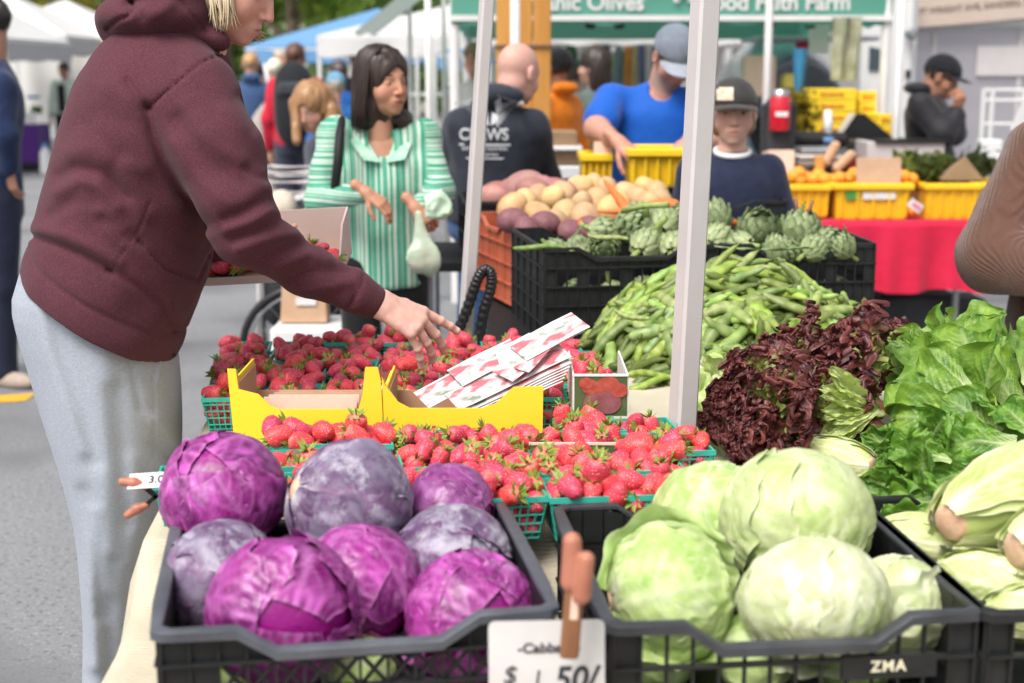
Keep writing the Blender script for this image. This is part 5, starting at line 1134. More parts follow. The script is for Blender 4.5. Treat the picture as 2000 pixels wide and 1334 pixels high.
def person(label, loc, yaw, height=1.7, J=None, skin=(.60, .33, .24), top=None, bottom=None, hair=None, head_dir=(0, 1, 0), head_up=(0, 0, 1), male=False, build=1.0, sleeves='long', res=.011, hres=.0045, group=None,
           hands=(None, None), skirt=False, extra=None, shoes=(.05, .05, .055), hood=False, brow=(.05, .03, .02), lip=None, face=True, tlen=0.0, beard=None, headsc=1.0, sleeve_r=1.0, torso_prof=None, fold=1.0, top_name='top', neckline=None, belly=0.0, collar=False):
    j = {k: np.array(v, float) for k, v in J0.items()}
    if J: j.update({k: np.array(v, float) for k, v in J.items()})
    s = height/1.7; root = empty('person', loc, yaw, label=label, cat='person', group=group); root.scale = (s, s, s)
    ho, hR = frame(j['head'], head_dir, head_up); hs = headsc
    right = j['shr']-j['shl']; right /= np.linalg.norm(right); b = build
    # --- body: one continuous surface
    neckq = ((j['neck']+np.array([0, 0, -.03])-ho)@hR)/hs
    hd = []
    for k, (w_, e, hk) in enumerate((('wrl', 'ell', hands[0]), ('wrr', 'elr', hands[1]))):
        d = j[w_]-j[e]; d /= np.linalg.norm(d); hk = hk or {}
        fd = np.array(hk.get('dir', d), float); fd /= np.linalg.norm(fd); bk = np.array(hk.get('back', (1 if k else -1, .2, .2)), float); bk -= (bk@fd)*fd; bk /= np.linalg.norm(bk); th = np.cross(bk, fd)*(1 if k else -1)
        if k == 0: th = np.cross(fd, bk)*(1)
        th = np.cross(bk, fd) if k == 0 else np.cross(fd, bk)
        hd.append((j[w_]+d*.015, np.stack([fd, th, bk], 1), hk))
    arms = [('shl', 'ell', 'wrl'), ('shr', 'elr', 'wrr')]
    def core(P):
        d = stack(P, j['hip'], j['neck'], [(-.1, .12*b, .085*b, 0, 0), (.3, .11*b, .08*b, 0, 0), (.75, .12*b, .08*b, 0, 0), (1.0, .05, .048, 0, 0)], right)
        for a, e, w_ in arms: d = smin(d, chain(P, [j[a], j[e], j[w_]], [.045*b, .036*b if sleeves == 'long' else .044*b, .026]), .03); d = smin(d, rc(P, j['neck']+[0, 0, -.05], j[a], .035*b, .035*b), .03)
        for sd in 'lr': d = smin(d, chain(P, [j['hp'+sd], j['kn'+sd], j['an'+sd]], [.07, .05, .035]), .03)
        return d
    Vs, Fs, Cs = [], [], []; nv = 0
    def addm(V, F, C):
        nonlocal nv
        Vs.append(V); Fs.append(F+nv); Cs.append(C); nv += len(V)
    lp = lip or tuple(np.array(skin)*np.array([.85, .5, .48]))
    V, F = sdf_mesh(lambda P: head_sdf(P, ho, hR, hs, male, neck=tuple(neckq)), np.minimum(ho-.14, j['neck']-.08), np.maximum(ho+.14, j['neck']+.06), hres)
    addm(V, F, head_color(V, ho, hR, hs, skin, lp, brow, beard=beard))
    if face: eyeballs(root, ho, hR, hs)
    lo = np.min([v for v in j.values()], 0)-.12; hi = np.max([v for v in j.values()], 0)+.1; hi[2] = j['neck'][2]+.02
    V, F = sdf_mesh(core, lo, hi, res*1.35, 0); addm(V, F, np.tile(np.array(skin, float), (len(V), 1)))
    for k, (o, R, hk) in enumerate(hd):
        if hk.get('hide'): continue
        V, F = sdf_mesh(lambda P: hand_sdf(P, o, R, .98*hk.get('s', 1), curl=hk.get('curl', (.35, .4, .45, .5, .4)), spread=hk.get('spread', .6)), o-.2, o+.2, hk.get('res', .0032 if res < .012 else .0045)); addm(V, F, np.tile(np.array(skin)*[1, .95, .93], (len(V), 1)))
    body = mesh('body', np.concatenate(Vs), np.concatenate(Fs), True, {'Col': np.concatenate(Cs)}, [M['skin']]); link('body', body, root)
    # --- garments
    seed = int(abs(loc[0]*977+loc[1]*131)) % 9999
    if top is not None:
        pr = torso_prof or [(-.16-tlen, .165*b, (.125+belly*.5)*b, 0, belly*.3), (.05, .168*b, (.125+belly)*b, 0, belly*.6), (.35, .158*b, (.118+belly)*b, 0, belly*.7), (.62, .182*b, .125*b, 0, .004), (.82, .178*b, .112*b, 0, 0), (.93, .11*b, .085*b, 0, 0), (1.02, .064, .062, 0, 0)]
        pr = smooth_prof(pr)
        def topf(P):
            d = stack(P, j['hip'], j['neck'], pr, right)
            for a, e, w_ in arms:
                A_, E_, W_ = j[a], j[e], j[w_]
                if sleeves == 'long': g = chain(P, [A_, E_, W_-(W_-E_)*.06], [.058*b*(.6+.4*sleeve_r), .052*b*sleeve_r, .040*b*sleeve_r], .03)
                elif sleeves == 'short': g = rc(P, A_, A_+(E_-A_)*.72, .060*b, .064*b)
                else: g = rc(P, A_, A_+(E_-A_)*.1, .06, .05)
                d = smin(d, g, .035); d = smin(d, rc(P, j['neck']+[0, 0, -.055], A_+[0, 0, .0], .045*b, .050*b), .04)
                if sleeves == 'long': d = smin(d, rc(P, W_-(W_-E_)*.20, W_-(W_-E_)*.05, .036*b*sleeve_r, .033*b*sleeve_r), .01)
            if hood: d = smin(d, el(P, j['neck']+np.array([0, -.060, .040]), (.105, .076, .048)), .03); 
            if neckline is not None: d = smax(d, -el(P, j['neck']+np.array(neckline[:3]), neckline[3:]), .008)
            d = d+fold*(.0055*fbm(P, 7, seed, aniso=(1, 1, .55))+.0028*fbm(P, 19, seed+1, aniso=(1, 1, .6)))
            return d
        V, F = sdf_mesh(topf, lo-.05, hi+.06, res); me = mesh(top_name, V, F, True, {'Col': extra['topcol'](V, j)} if extra and 'topcol' in extra else None, [top]); link(top_name, me, root)
    if bottom is not None:
        def botf(P):
            d = stack(P, j['hip']-np.array([0, 0, .06]), j['hip']+np.array([0, 0, .12]), [(-.4, .15*b, .12*b, 0, 0), (.4, .158*b, .122*b, 0, 0), (1, .14*b, .11*b, 0, 0)], right)
            for sd in 'lr':
                if skirt: d = smin(d, rc(P, j['hp'+sd], j['kn'+sd]+[0, 0, -.15], .11, .14), .08)
                else: d = smin(d, chain(P, [j['hp'+sd]+[0, 0, -.02], j['kn'+sd], j['an'+sd]+[0, 0, .0]], [.092*b, .070*b, .062*b], .03), .03)
            return d+.006*fbm(P, 8, seed+5, aniso=(1, 1, .6))
        V, F = sdf_mesh(botf, lo-.06, np.array([hi[0]+.06, hi[1]+.06, j['hip'][2]+.14]), res*1.15); link('trousers' if not skirt else 'skirt', mesh('trousers', V, F, True, None, [bottom]), root)
        for sd in 'lr':
            a = j['an'+sd]; V, F = sdf_mesh(lambda P: smax(smin(el(P, a+[0, .07, -.045], (.045, .12, .04)), rc(P, a+[0, 0, 0], a+[0, -.01, -.04], .042, .045), .03), -(P[:, 2]-.002), .004), a-[.08, .1, .1], a+[.08, .22, .05], res)
            link('shoe', mesh('shoe', V, F, True, None, [cloth_mat('shoe_%d' % seed, shoes)]), root)
    return root, ho, hR, j
def hairmat(name, c1, c2, stretch=(60, 60, 4)):
    m = mat(name, c1, .42, c2, nscale=1.6, ndet=5, stretch=stretch, spec=.5, bump=.5, bscale=1.5, bdist=.003); return m
def hair_shell(root, ho, hR, hs, m, fn, name='hair', res=.005, noise=.0035, ext=(.16, .16, .35)):
    """fn(q) in head space (unscaled): negative inside the hair"""
    def f(P):
        q = (P-ho)@hR/hs; st = fbm(q*np.array([1, 1, .16]), 70, 3)*noise+fbm(q*np.array([1, 1, .3]), 22, 5)*noise*1.6; return (fn(q)+st)*hs
    e = np.array(ext); V, F = sdf_mesh(f, ho-e.max()*.95-.02, ho+np.array([.15, .15, .15]), res, 1); return link(name, mesh(name, V, F, True, None, [m]), root)
def cap_hat(root, ho, hR, hs, m, brimm=None, front=None, brim=(.085, .075), tilt=-.12, res=.005, up=.0, beanie=False):
    o = ho; R = hR
    def f(P):
        q = (P-o)@R/hs; c = el(q, (0, -.008, .040+up), (.088, .106, .094)); inner = el(q, (0, -.008, .034+up), (.080, .098, .088)); z = q[:, 2]+tilt*q[:, 1]-(.035+up)
        return np.maximum(np.maximum(c, -inner), -z)*hs
    V, F = sdf_mesh(f, ho-.15, ho+.18, res); c = link('cap', mesh('cap', V, F, True, None, [m]), root)
    if not beanie:
        def g(P):
            q = (P-o)@R/hs; zb = .035+up-tilt*(q[:, 1])-3.2*(q[:, 0]**2)-.9*np.clip(q[:, 1]-.09, 0, 1)**1*.25
            d2 = ((q[:, 0]/brim[0])**2+((q[:, 1]-.075)/(brim[1]+.02))**2)**.5-1; d2 = d2*.075
            return np.maximum(np.maximum(np.abs(q[:, 2]-zb)-.0022, d2), -(q[:, 1]-.05))*hs
        V, F = sdf_mesh(g, ho-.1, ho+.22, res*.7); link('brim', mesh('brim', V, F, True, None, [brimm or m]), c)
    return c
# ------------------------------------------------------------------ ground and far setting
M['asphalt'] = mat('worn_asphalt', (.185, .19, .20), .85, (.235, .24, .25), nscale=.8, ndet=8, bump=.5, bscale=140, bdist=.004)
def speckle(m, sc, c, lo, hi):
    N = m.node_tree; b = N.nodes['Principled BSDF']; src = b.inputs['Base Color'].links[0].from_socket; n = N.nodes.new('ShaderNodeTexNoise'); n.inputs['Scale'].default_value = sc; n.inputs['Detail'].default_value = 2
    tc = [x for x in N.nodes if x.type == 'TEX_COORD'][0]; N.links.new(tc.outputs['Object'], n.inputs[0]); mr = N.nodes.new('ShaderNodeMapRange'); mr.inputs[1].default_value = lo; mr.inputs[2].default_value = hi; N.links.new(n.outputs[0], mr.inputs[0])
    mx = N.nodes.new('ShaderNodeMix'); mx.data_type = 'RGBA'; N.links.new(mr.outputs[0], mx.inputs[0]); N.links.new(src, mx.inputs[6]); mx.inputs[7].default_value = (*c, 1); N.links.new(mx.outputs[2], b.inputs['Base Color'])
speckle(M['asphalt'], 90, (.36, .36, .37), .56, .70); speckle(M['asphalt'], 55, (.10, .10, .11), .57, .70); speckle(M['asphalt'], 1.1, (.15, .15, .16), .50, .66)
V = [(-150, -20, 0), (150, -20, 0), (150, 260, 0), (-150, 260, 0)]
tag(link('street', mesh('street', V, [(0, 1, 2, 3)], mats=[M['asphalt']])), kind='structure')
M['concrete'] = mat('pale_concrete', (.42, .41, .39), .9, (.34, .33, .32), nscale=3, ndet=8)
mb = MB(); mb.box((0, 48, .06), (160, 22, .12)); tag(mb.obj('pavement', M['concrete']), kind='structure')
M['yline'] = mat('yellow_road_paint', (.75, .42, .03), .7, (.62, .33, .03), nscale=12)
a = WZ(60, 690, 0); b_ = WZ(20, 560, 0)
mk = MB(); mk.add([(-3.05, 6.6, .004), (-2.9, 6.6, .004), (-3.6, 9.2, .004), (-3.85, 9.2, .004)], [(0, 1, 2, 3)]); tag(mk.obj('road_marking', M['yline']), kind='structure')
mk = MB(); mk.add([(-3.0, 6.35, .004), (-2.3, 6.55, .004), (-2.3, 6.72, .004), (-3.0, 6.5, .004)], [(0, 1, 2, 3)]); tag(mk.obj('road_marking', M['yline']), kind='structure')
M['bldg'] = mat('cream_stucco', (.58, .53, .46), .9, (.50, .46, .40), nscale=.6, ndet=6); M['bldg2'] = mat('pale_grey_wall', (.52, .52, .52), .9, (.44, .44, .45), nscale=.5); M['roofm'] = mat('brown_roofing', (.16, .10, .07), .8, (.22, .14, .10), nscale=3); M['glass'] = mat('window_glass', (.06, .08, .10), .08, spec=.8)
def building(x, Y, w_, d_, h, m, lab, rows=2, cols=6):
    rt = empty('building', (x, Y, 0), label=lab, cat='building'); MB().box((0, d_/2, h/2), (w_, d_, h)).obj('wall', m, rt); MB().box((0, d_/2, h+.15), (w_+.8, d_+.8, .3)).obj('roof', M['roofm'], rt)
    wm = MB().box((0, 0, 0), (w_/cols*.5, .12, 1.5)).me('window', M['white']); pm = MB().box((0, 0, 0), (w_/cols*.5-.16, .06, 1.34)).me('pane', M['glass'])
    for i in range(cols):
        for j in range(rows):
            o = link('window', wm, rt, loc=(-w_/2+w_*(i+.5)/cols, -.05, 1.9+j*3)); link('pane', pm, o, loc=(0, -.05, 0))
building(-9.5, 60, 17, 10, 6.2, M['bldg'], 'cream two storey building beyond the trees at the left', 2, 7)
building(3.0, 66, 14, 10, 7, M['bldg2'], 'pale grey building far behind the market stalls', 2, 6)
building(21, 58, 18, 10, 8, M['bldg'], 'cream building behind the vans at the right', 2, 7)
building(-31, 70, 20, 10, 7, M['bldg2'], 'pale building far left behind the white tents', 2, 8)
# ------------------------------------------------------------------ trees
M['bark'] = mat('tree_bark', (.13, .10, .07), .9, (.20, .16, .12), nscale=9, bump=.6, bscale=20)
def foliage_mat(n, a, b): m = leafmat(n, .6, .3, trans=.6, bump=0); return m
M['fol'] = foliage_mat('tree_leaves', 0, 0)
def tree(x, Y, h, R, cz, cols, lab, seed, n=5200, ls=.16):
    r = np.random.default_rng(seed); rt = empty('tree', (x, Y, 0), label=lab, cat='tree', group='street trees behind the market')
    mb = MB(); mb.tube([(0, 0, 0), (.08, .05, h*.3), (-.05, 0, h*.55), (.05, .1, h*.85)], [h*.035, h*.027, h*.018, .03], 9)
    for k in range(9):
        a = r.uniform(0, 6.3); z0 = h*r.uniform(.28, .6); e = np.array([math.cos(a)*R*.8, math.sin(a)*R*.8, z0+R*r.uniform(.3, .9)]); mb.tube([(0, 0, z0), tuple(e*[.5, .5, 1]-[0, 0, R*.2]), tuple(e)], [h*.014, h*.009, .02], 6)
    mb.obj('trunk', M['bark'], rt, True)
    cl = [(r.normal(0, .5, 3)*[R, R, R*.62]+[0, 0, cz], R*r.uniform(.22, .42)) for _ in range(26)]
    P = []; C = []
    for i in range(n):
        c, cr2 = cl[r.integers(len(cl))]; d = r.normal(size=3); d /= np.linalg.norm(d); p = c+d*cr2*r.uniform(.55, 1.05); P.append(p); C.append(mixc(cols[0], cols[1], np.array([np.clip(r.normal(.5, .28), 0, 1)]))[0])
    P = np.array(P); C = np.array(C); u = r.normal(size=(n, 3)); u /= np.linalg.norm(u, axis=1)[:, None]; v = np.cross(u, r.normal(size=(n, 3))); v /= np.linalg.norm(v, axis=1)[:, None]; s = ls*r.uniform(.6, 1.3, n)[:, None]
    V = np.stack([P-u*s, P+v*s*.45, P+u*s, P-v*s*.45], 1).reshape(-1, 3); F = np.arange(4*n).reshape(-1, 4); link('crown', mesh('crown', V, F, False, {'Col': np.repeat(C, 4, 0)}, [M['fol']]), rt)
YG = [(.36, .36, .05), (.72, .66, .14)]; GG = [(.13, .25, .04), (.44, .58, .12)]; DG = [(.09, .17, .04), (.28, .40, .12)]
tree(-5.6, 37, 7, 2.7, 4.6, GG, 'bright green leafy tree above the grey walkway in the middle', 1); tree(-8.2, 41, 8, 2.8, 4.2, GG, 'green tree left of the bright middle one, over the far walkers', 2)
tree(-13.0, 33, 8, 3.2, 4.7, YG, 'yellow green tree behind the second white tent', 3, ls=.2); tree(-11.2, 37, 8, 3.0, 4.4, YG, 'yellow green tree right behind the maroon hood', 4, ls=.2)
tree(-16.5, 36, 7, 2.6, 4.4, YG, 'yellow green tree at the far left edge', 5, ls=.2); tree(-3.4, 46, 7, 2.5, 3.8, DG, 'darker tree behind the blue canopy', 6)
tree(-10.0, 48, 6, 2.2, 2.9, DG, 'low dark tree deep between the walkers', 7); tree(7, 50, 9, 3, 5.5, GG, 'green tree hidden behind the teal canopy', 8, n=2500)
hz = MB(); r = np.random.default_rng(8); P = np.stack([r.uniform(-24, 6, 5000), r.uniform(50, 52, 5000), r.uniform(.2, 2.2, 5000)], 1); u = r.normal(size=(5000, 3))*.16; v = r.normal(size=(5000, 3))*.1; V = np.stack([P-u, P+v, P+u, P-v], 1).reshape(-1, 3)
tag(link('hedge', mesh('hedge', V, np.arange(20000).reshape(-1, 4), False, {'Col': np.tile(np.array([.22, .32, .12]), (20000, 1))}, [M['fol']])), 'clipped dark green hedge in front of the far buildings', 'hedge')
# ------------------------------------------------------------------ pop-up canopies
def canvas(n, c, t=.25):
    m = mat(n, c, .8, tuple(x*.93 for x in c), nscale=1.2, bump=.25, bscale=5, bdist=.02); N = m.node_tree; b = N.nodes['Principled BSDF']; out = [x for x in N.nodes if x.type == 'OUTPUT_MATERIAL'][0]; tr = N.nodes.new('ShaderNodeBsdfTranslucent'); tr.inputs[0].default_value = (*c, 1); mx = N.nodes.new('ShaderNodeMixShader'); mx.inputs[0].default_value = t
    N.links.new(b.outputs[0], mx.inputs[1]); N.links.new(tr.outputs[0], mx.inputs[2]); N.links.new(mx.outputs[0], out.inputs[0]); return m
M['cwhite'] = canvas('white_canvas', (.80, .79, .78)); M['cyellow'] = canvas('yellow_canvas', (.78, .66, .16)); M['cgrey'] = canvas('grey_canvas', (.50, .49, .50)); M['cteal'] = canvas('teal_canvas', (.17, .48, .38), .45); M['cteall'] = canvas('pale_teal_canvas', (.38, .60, .52)); M['cblue'] = canvas('sky_blue_canvas', (.18, .38, .66)); M['cgreen'] = canvas('green_canvas', (.12, .50, .30)); M['cpale'] = canvas('pale_sage_canvas', (.55, .62, .58))
def tent(x, Y, w_, d_, ze, zp, vh, mroof, mval, lab, mside=None, pole_r=.025, mleft=None):
    rt = empty('pop_up_canopy', (x, Y, 0), label=lab, cat='canopy tent'); h = w_/2; e = d_/2
    def panel(a, b, m):
        def f(u, v):
            A0, B0 = np.array(a), np.array(b); C0 = np.array([0, 0, zp]); base = A0+(B0-A0)*v[:, None]; P = base+(C0-base)*u[:, None]; P[:, 2] -= .10*np.sin(PI*u)*np.sin(PI*v); return P
        MB().grid(f, 9, 13).obj('roof_panel', m, rt, True)
    c = [(-h, -e, ze), (h, -e, ze), (h, e, ze), (-h, e, ze)]
    for k in range(4): panel(c[k], c[(k+1) % 4], (mleft if (k == 3 and mleft) else mroof))
    for k in range(4):
        a, b = np.array(c[k]), np.array(c[(k+1) % 4])
        n_ = np.array([b[1]-a[1], -(b[0]-a[0]), 0]); n_ = n_/np.linalg.norm(n_)
        def f(u, v): P = a+(b-a)*u[:, None]; P[:, 2] -= v*(vh+.012*np.sin(u*40)); P += n_*(.01+.015*v*np.sin(u*23))[:, None]; return P
        MB().grid(f, 60, 4).obj('valance', (mleft if (k == 3 and mleft) else mval), rt, True)
        MB().bar(a-[0, 0, .04], b-[0, 0, .04], .025).obj('truss', M['white'], rt)
    for p in c: MB().tube([(p[0]*.985, p[1]*.985, 0), (p[0]*.985, p[1]*.985, ze)], pole_r, 8).obj('leg', M['white'], rt)
    return rt
def tx(px, Y): return (px-1000)/SC(Y)
def tz(py, Y): return CAMZ+(145-py)/SC(Y)
tent(tx(30, 25.5), 25.5, 3.1, 3, tz(72, 24), tz(-12, 25.5), .30, M['cwhite'], M['cgrey'], 'white peaked market tent with a grey valance at the far left')
tent(tx(150, 27.5), 27.5, 3.0, 3, tz(78, 26), tz(5, 27.5), .26, M['cwhite'], M['cyellow'], 'white peaked market tent with a yellow valance behind the hooded shopper')
tent(tx(-90, 22), 22, 3.0, 3, tz(75, 20), tz(-40, 22), .3, M['cwhite'], M['cgrey'], 'white market tent cut by the left frame edge')
wl = MB(); 
def wf(u, v): return np.stack([tx(15, 29.5)+u*3.9, np.full(len(u), 29.5)+.05*np.sin(u*30), .2+v*(tz(103, 29.5)-.2)], 1)
tag(wl.grid(wf, 60, 4).obj('canvas_wall', M['cwhite'], None, True), 'white canvas side wall behind the far left tents', 'tent wall')
tent(tx(745, 21), 21, 3.3, 3, tz(92, 19.5), tz(22, 21), .22, M['cblue'], M['cblue'], 'sky blue canopy with a green left side beyond the crowd', mleft=M['cgreen'])
tent(tx(905, 17), 17, 3.0, 3, tz(72, 15.5), tz(10, 17), .22, M['cwhite'], M['cwhite'], 'white canopy behind the green shirted woman')
tent(tx(1190, 14.5), 14.5, 2.6, 2.6, tz(62, 13.2), tz(10, 14.5), .13, M['cwhite'], M['cwhite'], 'low white frilled canopy over hanging clothes')
gt = tent(tx(1262, 11.0), 11.0, 2.87, 3.0, tz(5, 9.5)+.10, 3.0, .255, M['cteal'], M['cteal'], 'large teal canopy lettered in white across the back of the stall', pole_r=.034)
t = text_obj('Organic Olives', .145, M['white'], .001, True); t.parent = gt; t.location = (-.62, -1.525, tz(12, 9.5)); t.rotation_euler = (PI/2, 0, 0)
t = text_obj('Good Faith Farm', .145, M['white'], .001, True); t.parent = gt; t.location = (.66, -1.525, tz(12, 9.5)); t.rotation_euler = (PI/2, 0, 0)
oc = MB()
for k in range(7): a_ = PI/2+(k-3)*.55; oc.box((.045*math.cos(a_), 0, .035*math.sin(a_)), (.04, .004, .026), M=rmat(0, -a_, 0))
oc.obj('leaf_emblem', M['white'], gt, loc=(.075, -1.53, tz(6, 9.5)))
MB().box((0, -1.52, tz(40, 9.5)), (2.87, .03, .035)).obj('white_trim', M['white'], gt)
for px in (1150, 1205, 1492, 1570): MB().box((tx(px, 9.6)-tx(1262, 11), -1.38, tz(52, 9.6)), (.07, .05, .05), ch=.012).obj('joint', M['blackplastic'], gt)
for z, m in ((tz(64, 12.4), M['cteall']),): MB().box((0, 1.4, z), (2.8, .02, .14)).obj('rear_valance', m, gt)
# side canopy at left of the teal one
sc = MB(); sc.grid(lambda u, v: np.stack([tx(735, 12)+u*.55, 12-1.5*v, tz(75, 12)+u*.42+.02*np.sin(v*6)], 1), 10, 8); tag(sc.obj('canopy_flap', M['cpale'], None, True), 'pale sage canvas flap sloping up to the teal canopy', 'canvas flap')
for px, yb, Y, r_, lab in ((840, 0, 9.6, .022, 'white canopy pole at the left corner of the teal canopy'), (870, 0, 11.5, .018, 'thin white pole just right of the teal canopy corner'), (805, 60, 12, .018, 'thin grey pole behind the woman in green'), (1006, 0, 7.4, .026, 'white pole in front of the orange timber post'), (1490, 60, 8.6, .024, 'grey steel pole between the cap wearer and the red flask'), (1742, 0, 8.4, .02, 'thin white pole before the white van')):
    tag(MB().tube([(tx(px, Y), Y, 0), (tx(px, Y), Y, 2.6)], r_, 10).obj('canopy_pole', M['white'] if px != 1490 else M['alu'], None, True), lab, 'pole')
M['timber'] = mat('orange_stained_timber', (.50, .22, .04), .6, (.62, .30, .07), nscale=2.5, ndet=6, stretch=(5, 5, .6), bump=.3, bscale=8, bdist=.01)
pt = empty('timber_post', (tx(1022, 7.9), 7.9, 0), label='broad orange stained timber post behind the bald man', cat='post')
for k, (x, w_) in enumerate(((-.10, .095), (0, .095), (.10, .095))): MB().box((x, .006*(k % 2), 1.6), (w_, .12, 3.2), ch=.006).obj('board', M['timber'], pt)
MB().box((0, .0, tz(92, 7.9)), (.32, .15, .012)).obj('cross_strap', M['roofm'], pt)
# hanging clothes in the low white canopy
cols = [(.05, .16, .06), (.6, .6, .6), (.2, .3, .3), (.7, .3, .06), (.55, .5, .3), (.15, .2, .35), (.7, .68, .66), (.12, .25, .2), (.6, .3, .1), (.1, .1, .12)]
rk = empty('clothes_rail', (tx(1190, 13.8), 13.8, 0), label='white clothes rail under the frilled canopy', cat='clothes rail')
MB().tube([(-1.0, 0, tz(88, 13.8)), (1.0, 0, tz(88, 13.8))], .015, 8).obj('bar', M['white'], rk)
for sx in (-1, 1): MB().tube([(sx, 0, 0), (sx, 0, tz(88, 13.8))], .015, 8).obj('upright', M['white'], rk)
def garment(x, Y, zt, w_, h, m, lab, grp='garments on the clothes rail'):
    o = MB(); o.grid(lambda u, v: np.stack([x+(u-.5)*w_*(1-.45*np.clip(1-v*6, 0, 1))*(1-.1*v), Y+.02*np.sin(u*9+v*3), zt-v*h], 1), 9, 12); ob = o.obj('garment', m, None, True); md = ob.modifiers.new('s', 'SOLIDIFY'); md.thickness = .02; tag(ob, lab, 'garment', grp)
cn_ = ['dark green', 'white', 'slate', 'orange', 'tan', 'navy', 'off white', 'bottle green', 'rust', 'black']
for k, px in enumerate((1112, 1140, 1205, 1222, 1236, 1248, 1262, 1275, 1160, 1182)):
    garment(tx(px, 13.7), 13.7+.01*k, tz(90, 13.7), .10 if k else .14, .55 if k else .4, cloth_mat('garment_%d' % k, cols[k]), '%s garment hanging on the rail under the frilled canopy' % cn_[k])
# white shelving and frames behind the woman in green
sh = empty('display_rack', (tx(880, 12.5), 12.5, 0), label='white slatted display frame behind the woman in green', cat='display frame')
for k in range(7): MB().box((-.42+.14*k, 0, .95), (.03 if k % 2 else .055, .03, 1.5)).obj('upright', M['white'], sh)
for z in (.4, .9, 1.35, 1.68): MB().box((0, .02, z), (.9, .02, .035)).obj('crossbar', M['white'], sh)
garment(tx(905, 14), 14, tz(98, 14), .5, .2, M['cblue'], 'bright blue cloth strip behind the white display frame', 'cloths behind the display')
# lamp post
tag(MB().tube([(tx(516, 22), 22, 0), (tx(516, 22), 22, 4)], .05, 10).obj('lamp_post', M['blackplastic'], None, True), 'thin black lamp post among the far walkers', 'lamp post')
# far left table with purple cloth
pt2 = empty('display_table', (tx(62, 23), 23, 0), label='purple covered table beside the man in the mint jacket', cat='table')
M['purple'] = cloth_mat('purple_cloth', (.10, .03, .22)); MB().box((0, 0, .43), (.55, .7, .62), ch=.03).obj('tablecloth', M['purple'], pt2); MB().box((0, 0, .07), (.5, .6, .1)).obj('base', M['blackplastic'], pt2)
for k, (px, m, zz, w_, lab) in enumerate(((68, M['paper'], .20, .17, 'white printed box on the purple table'), (52, M['cyellow'], .32, .08, 'yellow sign standing on the purple table'), (75, M['fol2'] if 'fol2' in M else M.setdefault('fol2', mat('dark_greens', (.07, .12, .04), .8)), .12, .16, 'dark green bunch behind the white box'))):
    tag(MB().box((tx(px, 22.8), 22.8+.1*k, .74+zz/2+(.16 if k == 2 else 0)), (w_, .1, zz), ch=.01).obj('table_item', m), lab, 'box')
tag(MB().box((tx(62, 22.7), 23.1, 1.16), (.2, .1, .05), ch=.02).obj('blue_wrap', M['cblue']), 'blue wrap lying over the table goods far left', 'cloth')
jg = empty('water_jug', (tx(95, 22), 22, 0), label='white jug with a blue cap on the ground at the far left', cat='jug'); MB().ring([(0, 0), (.085, 0), (.09, .05), (.08, .34), (.04, .40), (.035, .43)], n=16).obj('jug_body', M['paper'], jg, True); MB().ring([(0, .47), (.04, .47), (.042, .42)], n=12).obj('cap', M['cblue'], jg, True)
# ------------------------------------------------------------------ red table with yellow bins
M['red'] = cloth_mat('red_tablecloth', (.56, .012, .045), (.66, .02, .07), .75, nscale=3)
Yt = 7.4; zt = tz(428, Yt)-.0
rt_ = empty('market_table', (0, 0, 0), label='long table under the red cloth carrying yellow bins', cat='table')
x0, x1 = tx(1480, Yt), tx(1925, Yt)
MB().box(((x0+x1)/2, Yt+.5, zt-.02), (x1-x0, .95, .03)).obj('table_top', M['blackplastic'], rt_)
for x in (x0+.1, x1-.1):
    for y in (Yt+.1, Yt+.9): MB().tube([(x, y, 0), (x, y, zt-.03)], .018, 8).obj('leg', M['steel'], rt_)
rc_ = MB(); zb = tz(566, Yt)
rc_.grid(lambda u, v: np.stack([x0-.03+u*(x1-x0+.06), Yt+np.where(v > .5, (v-.5)*2*1.0, -.012-.02*(1-v*2)*np.sin(u*21+1)*(1)-.02*(1-2*v)*np.sin(u*47)), np.where(v > .5, zt, zb+(zt-zb)*v*2+.012*np.sin(u*17)*(1-2*v))], 1), 90, 25)
tag(rc_.obj('tablecloth', M['red'], None, True), 'bright red cloth hanging over the front of the bin table', 'tablecloth')
def bin_(pxl, pxr, pyt, pyb, Y, lab, d_=.36, m=None, cutout=True):
    a, b = W(pxl, pyt, Y), W(pxr, pyb, Y); w_ = b[0]-a[0]; h = a[2]-b[2]; rt = empty('yellow_bin', ((a[0]+b[0])/2, Y, b[2]), label=lab, cat='plastic bin', group='yellow plastic bins'); m = m or M['yellowplastic']
    V = []; kx = .92
    for z, k in ((0, kx-.05), (h-.03, kx)):
        V += [(-w_/2*k, 0+.02*(1-z/h), z), (w_/2*k, .02*(1-z/h), z), (w_/2*k, d_*k, z), (-w_/2*k, d_*k, z)]
    V2 = [tuple(np.array(v)*[.95, .95, 1]+[0, .008, .006]) for v in V]
    MB().add(V, [(0, 1, 5, 4), (1, 2, 6, 5), (2, 3, 7, 6), (3, 0, 4, 7), (3, 2, 1, 0)]).add(V2, [(4, 5, 1, 0), (5, 6, 2, 1), (6, 7, 3, 2), (7, 4, 0, 3), (0, 1, 2, 3)]).obj('bin_body', m, rt)
    rm = MB()
    for y in (-.004, d_*.96): rm.box((0, y, h-.017), (w_, .035, .034), ch=.006)
    for sx in (-1, 1): rm.box((sx*(w_/2-.012), d_*.48, h-.0175), (.03, d_*.93, .032), ch=.006)
    rm.obj('rim', m, rt)
    rb = MB()
    for k in range(5): rb.box((-w_/2*.8+w_*.8*k/4, .002, h*.45), (.008, .02, h*.75))
    rb.obj('rib', m, rt); return rt, w_, h
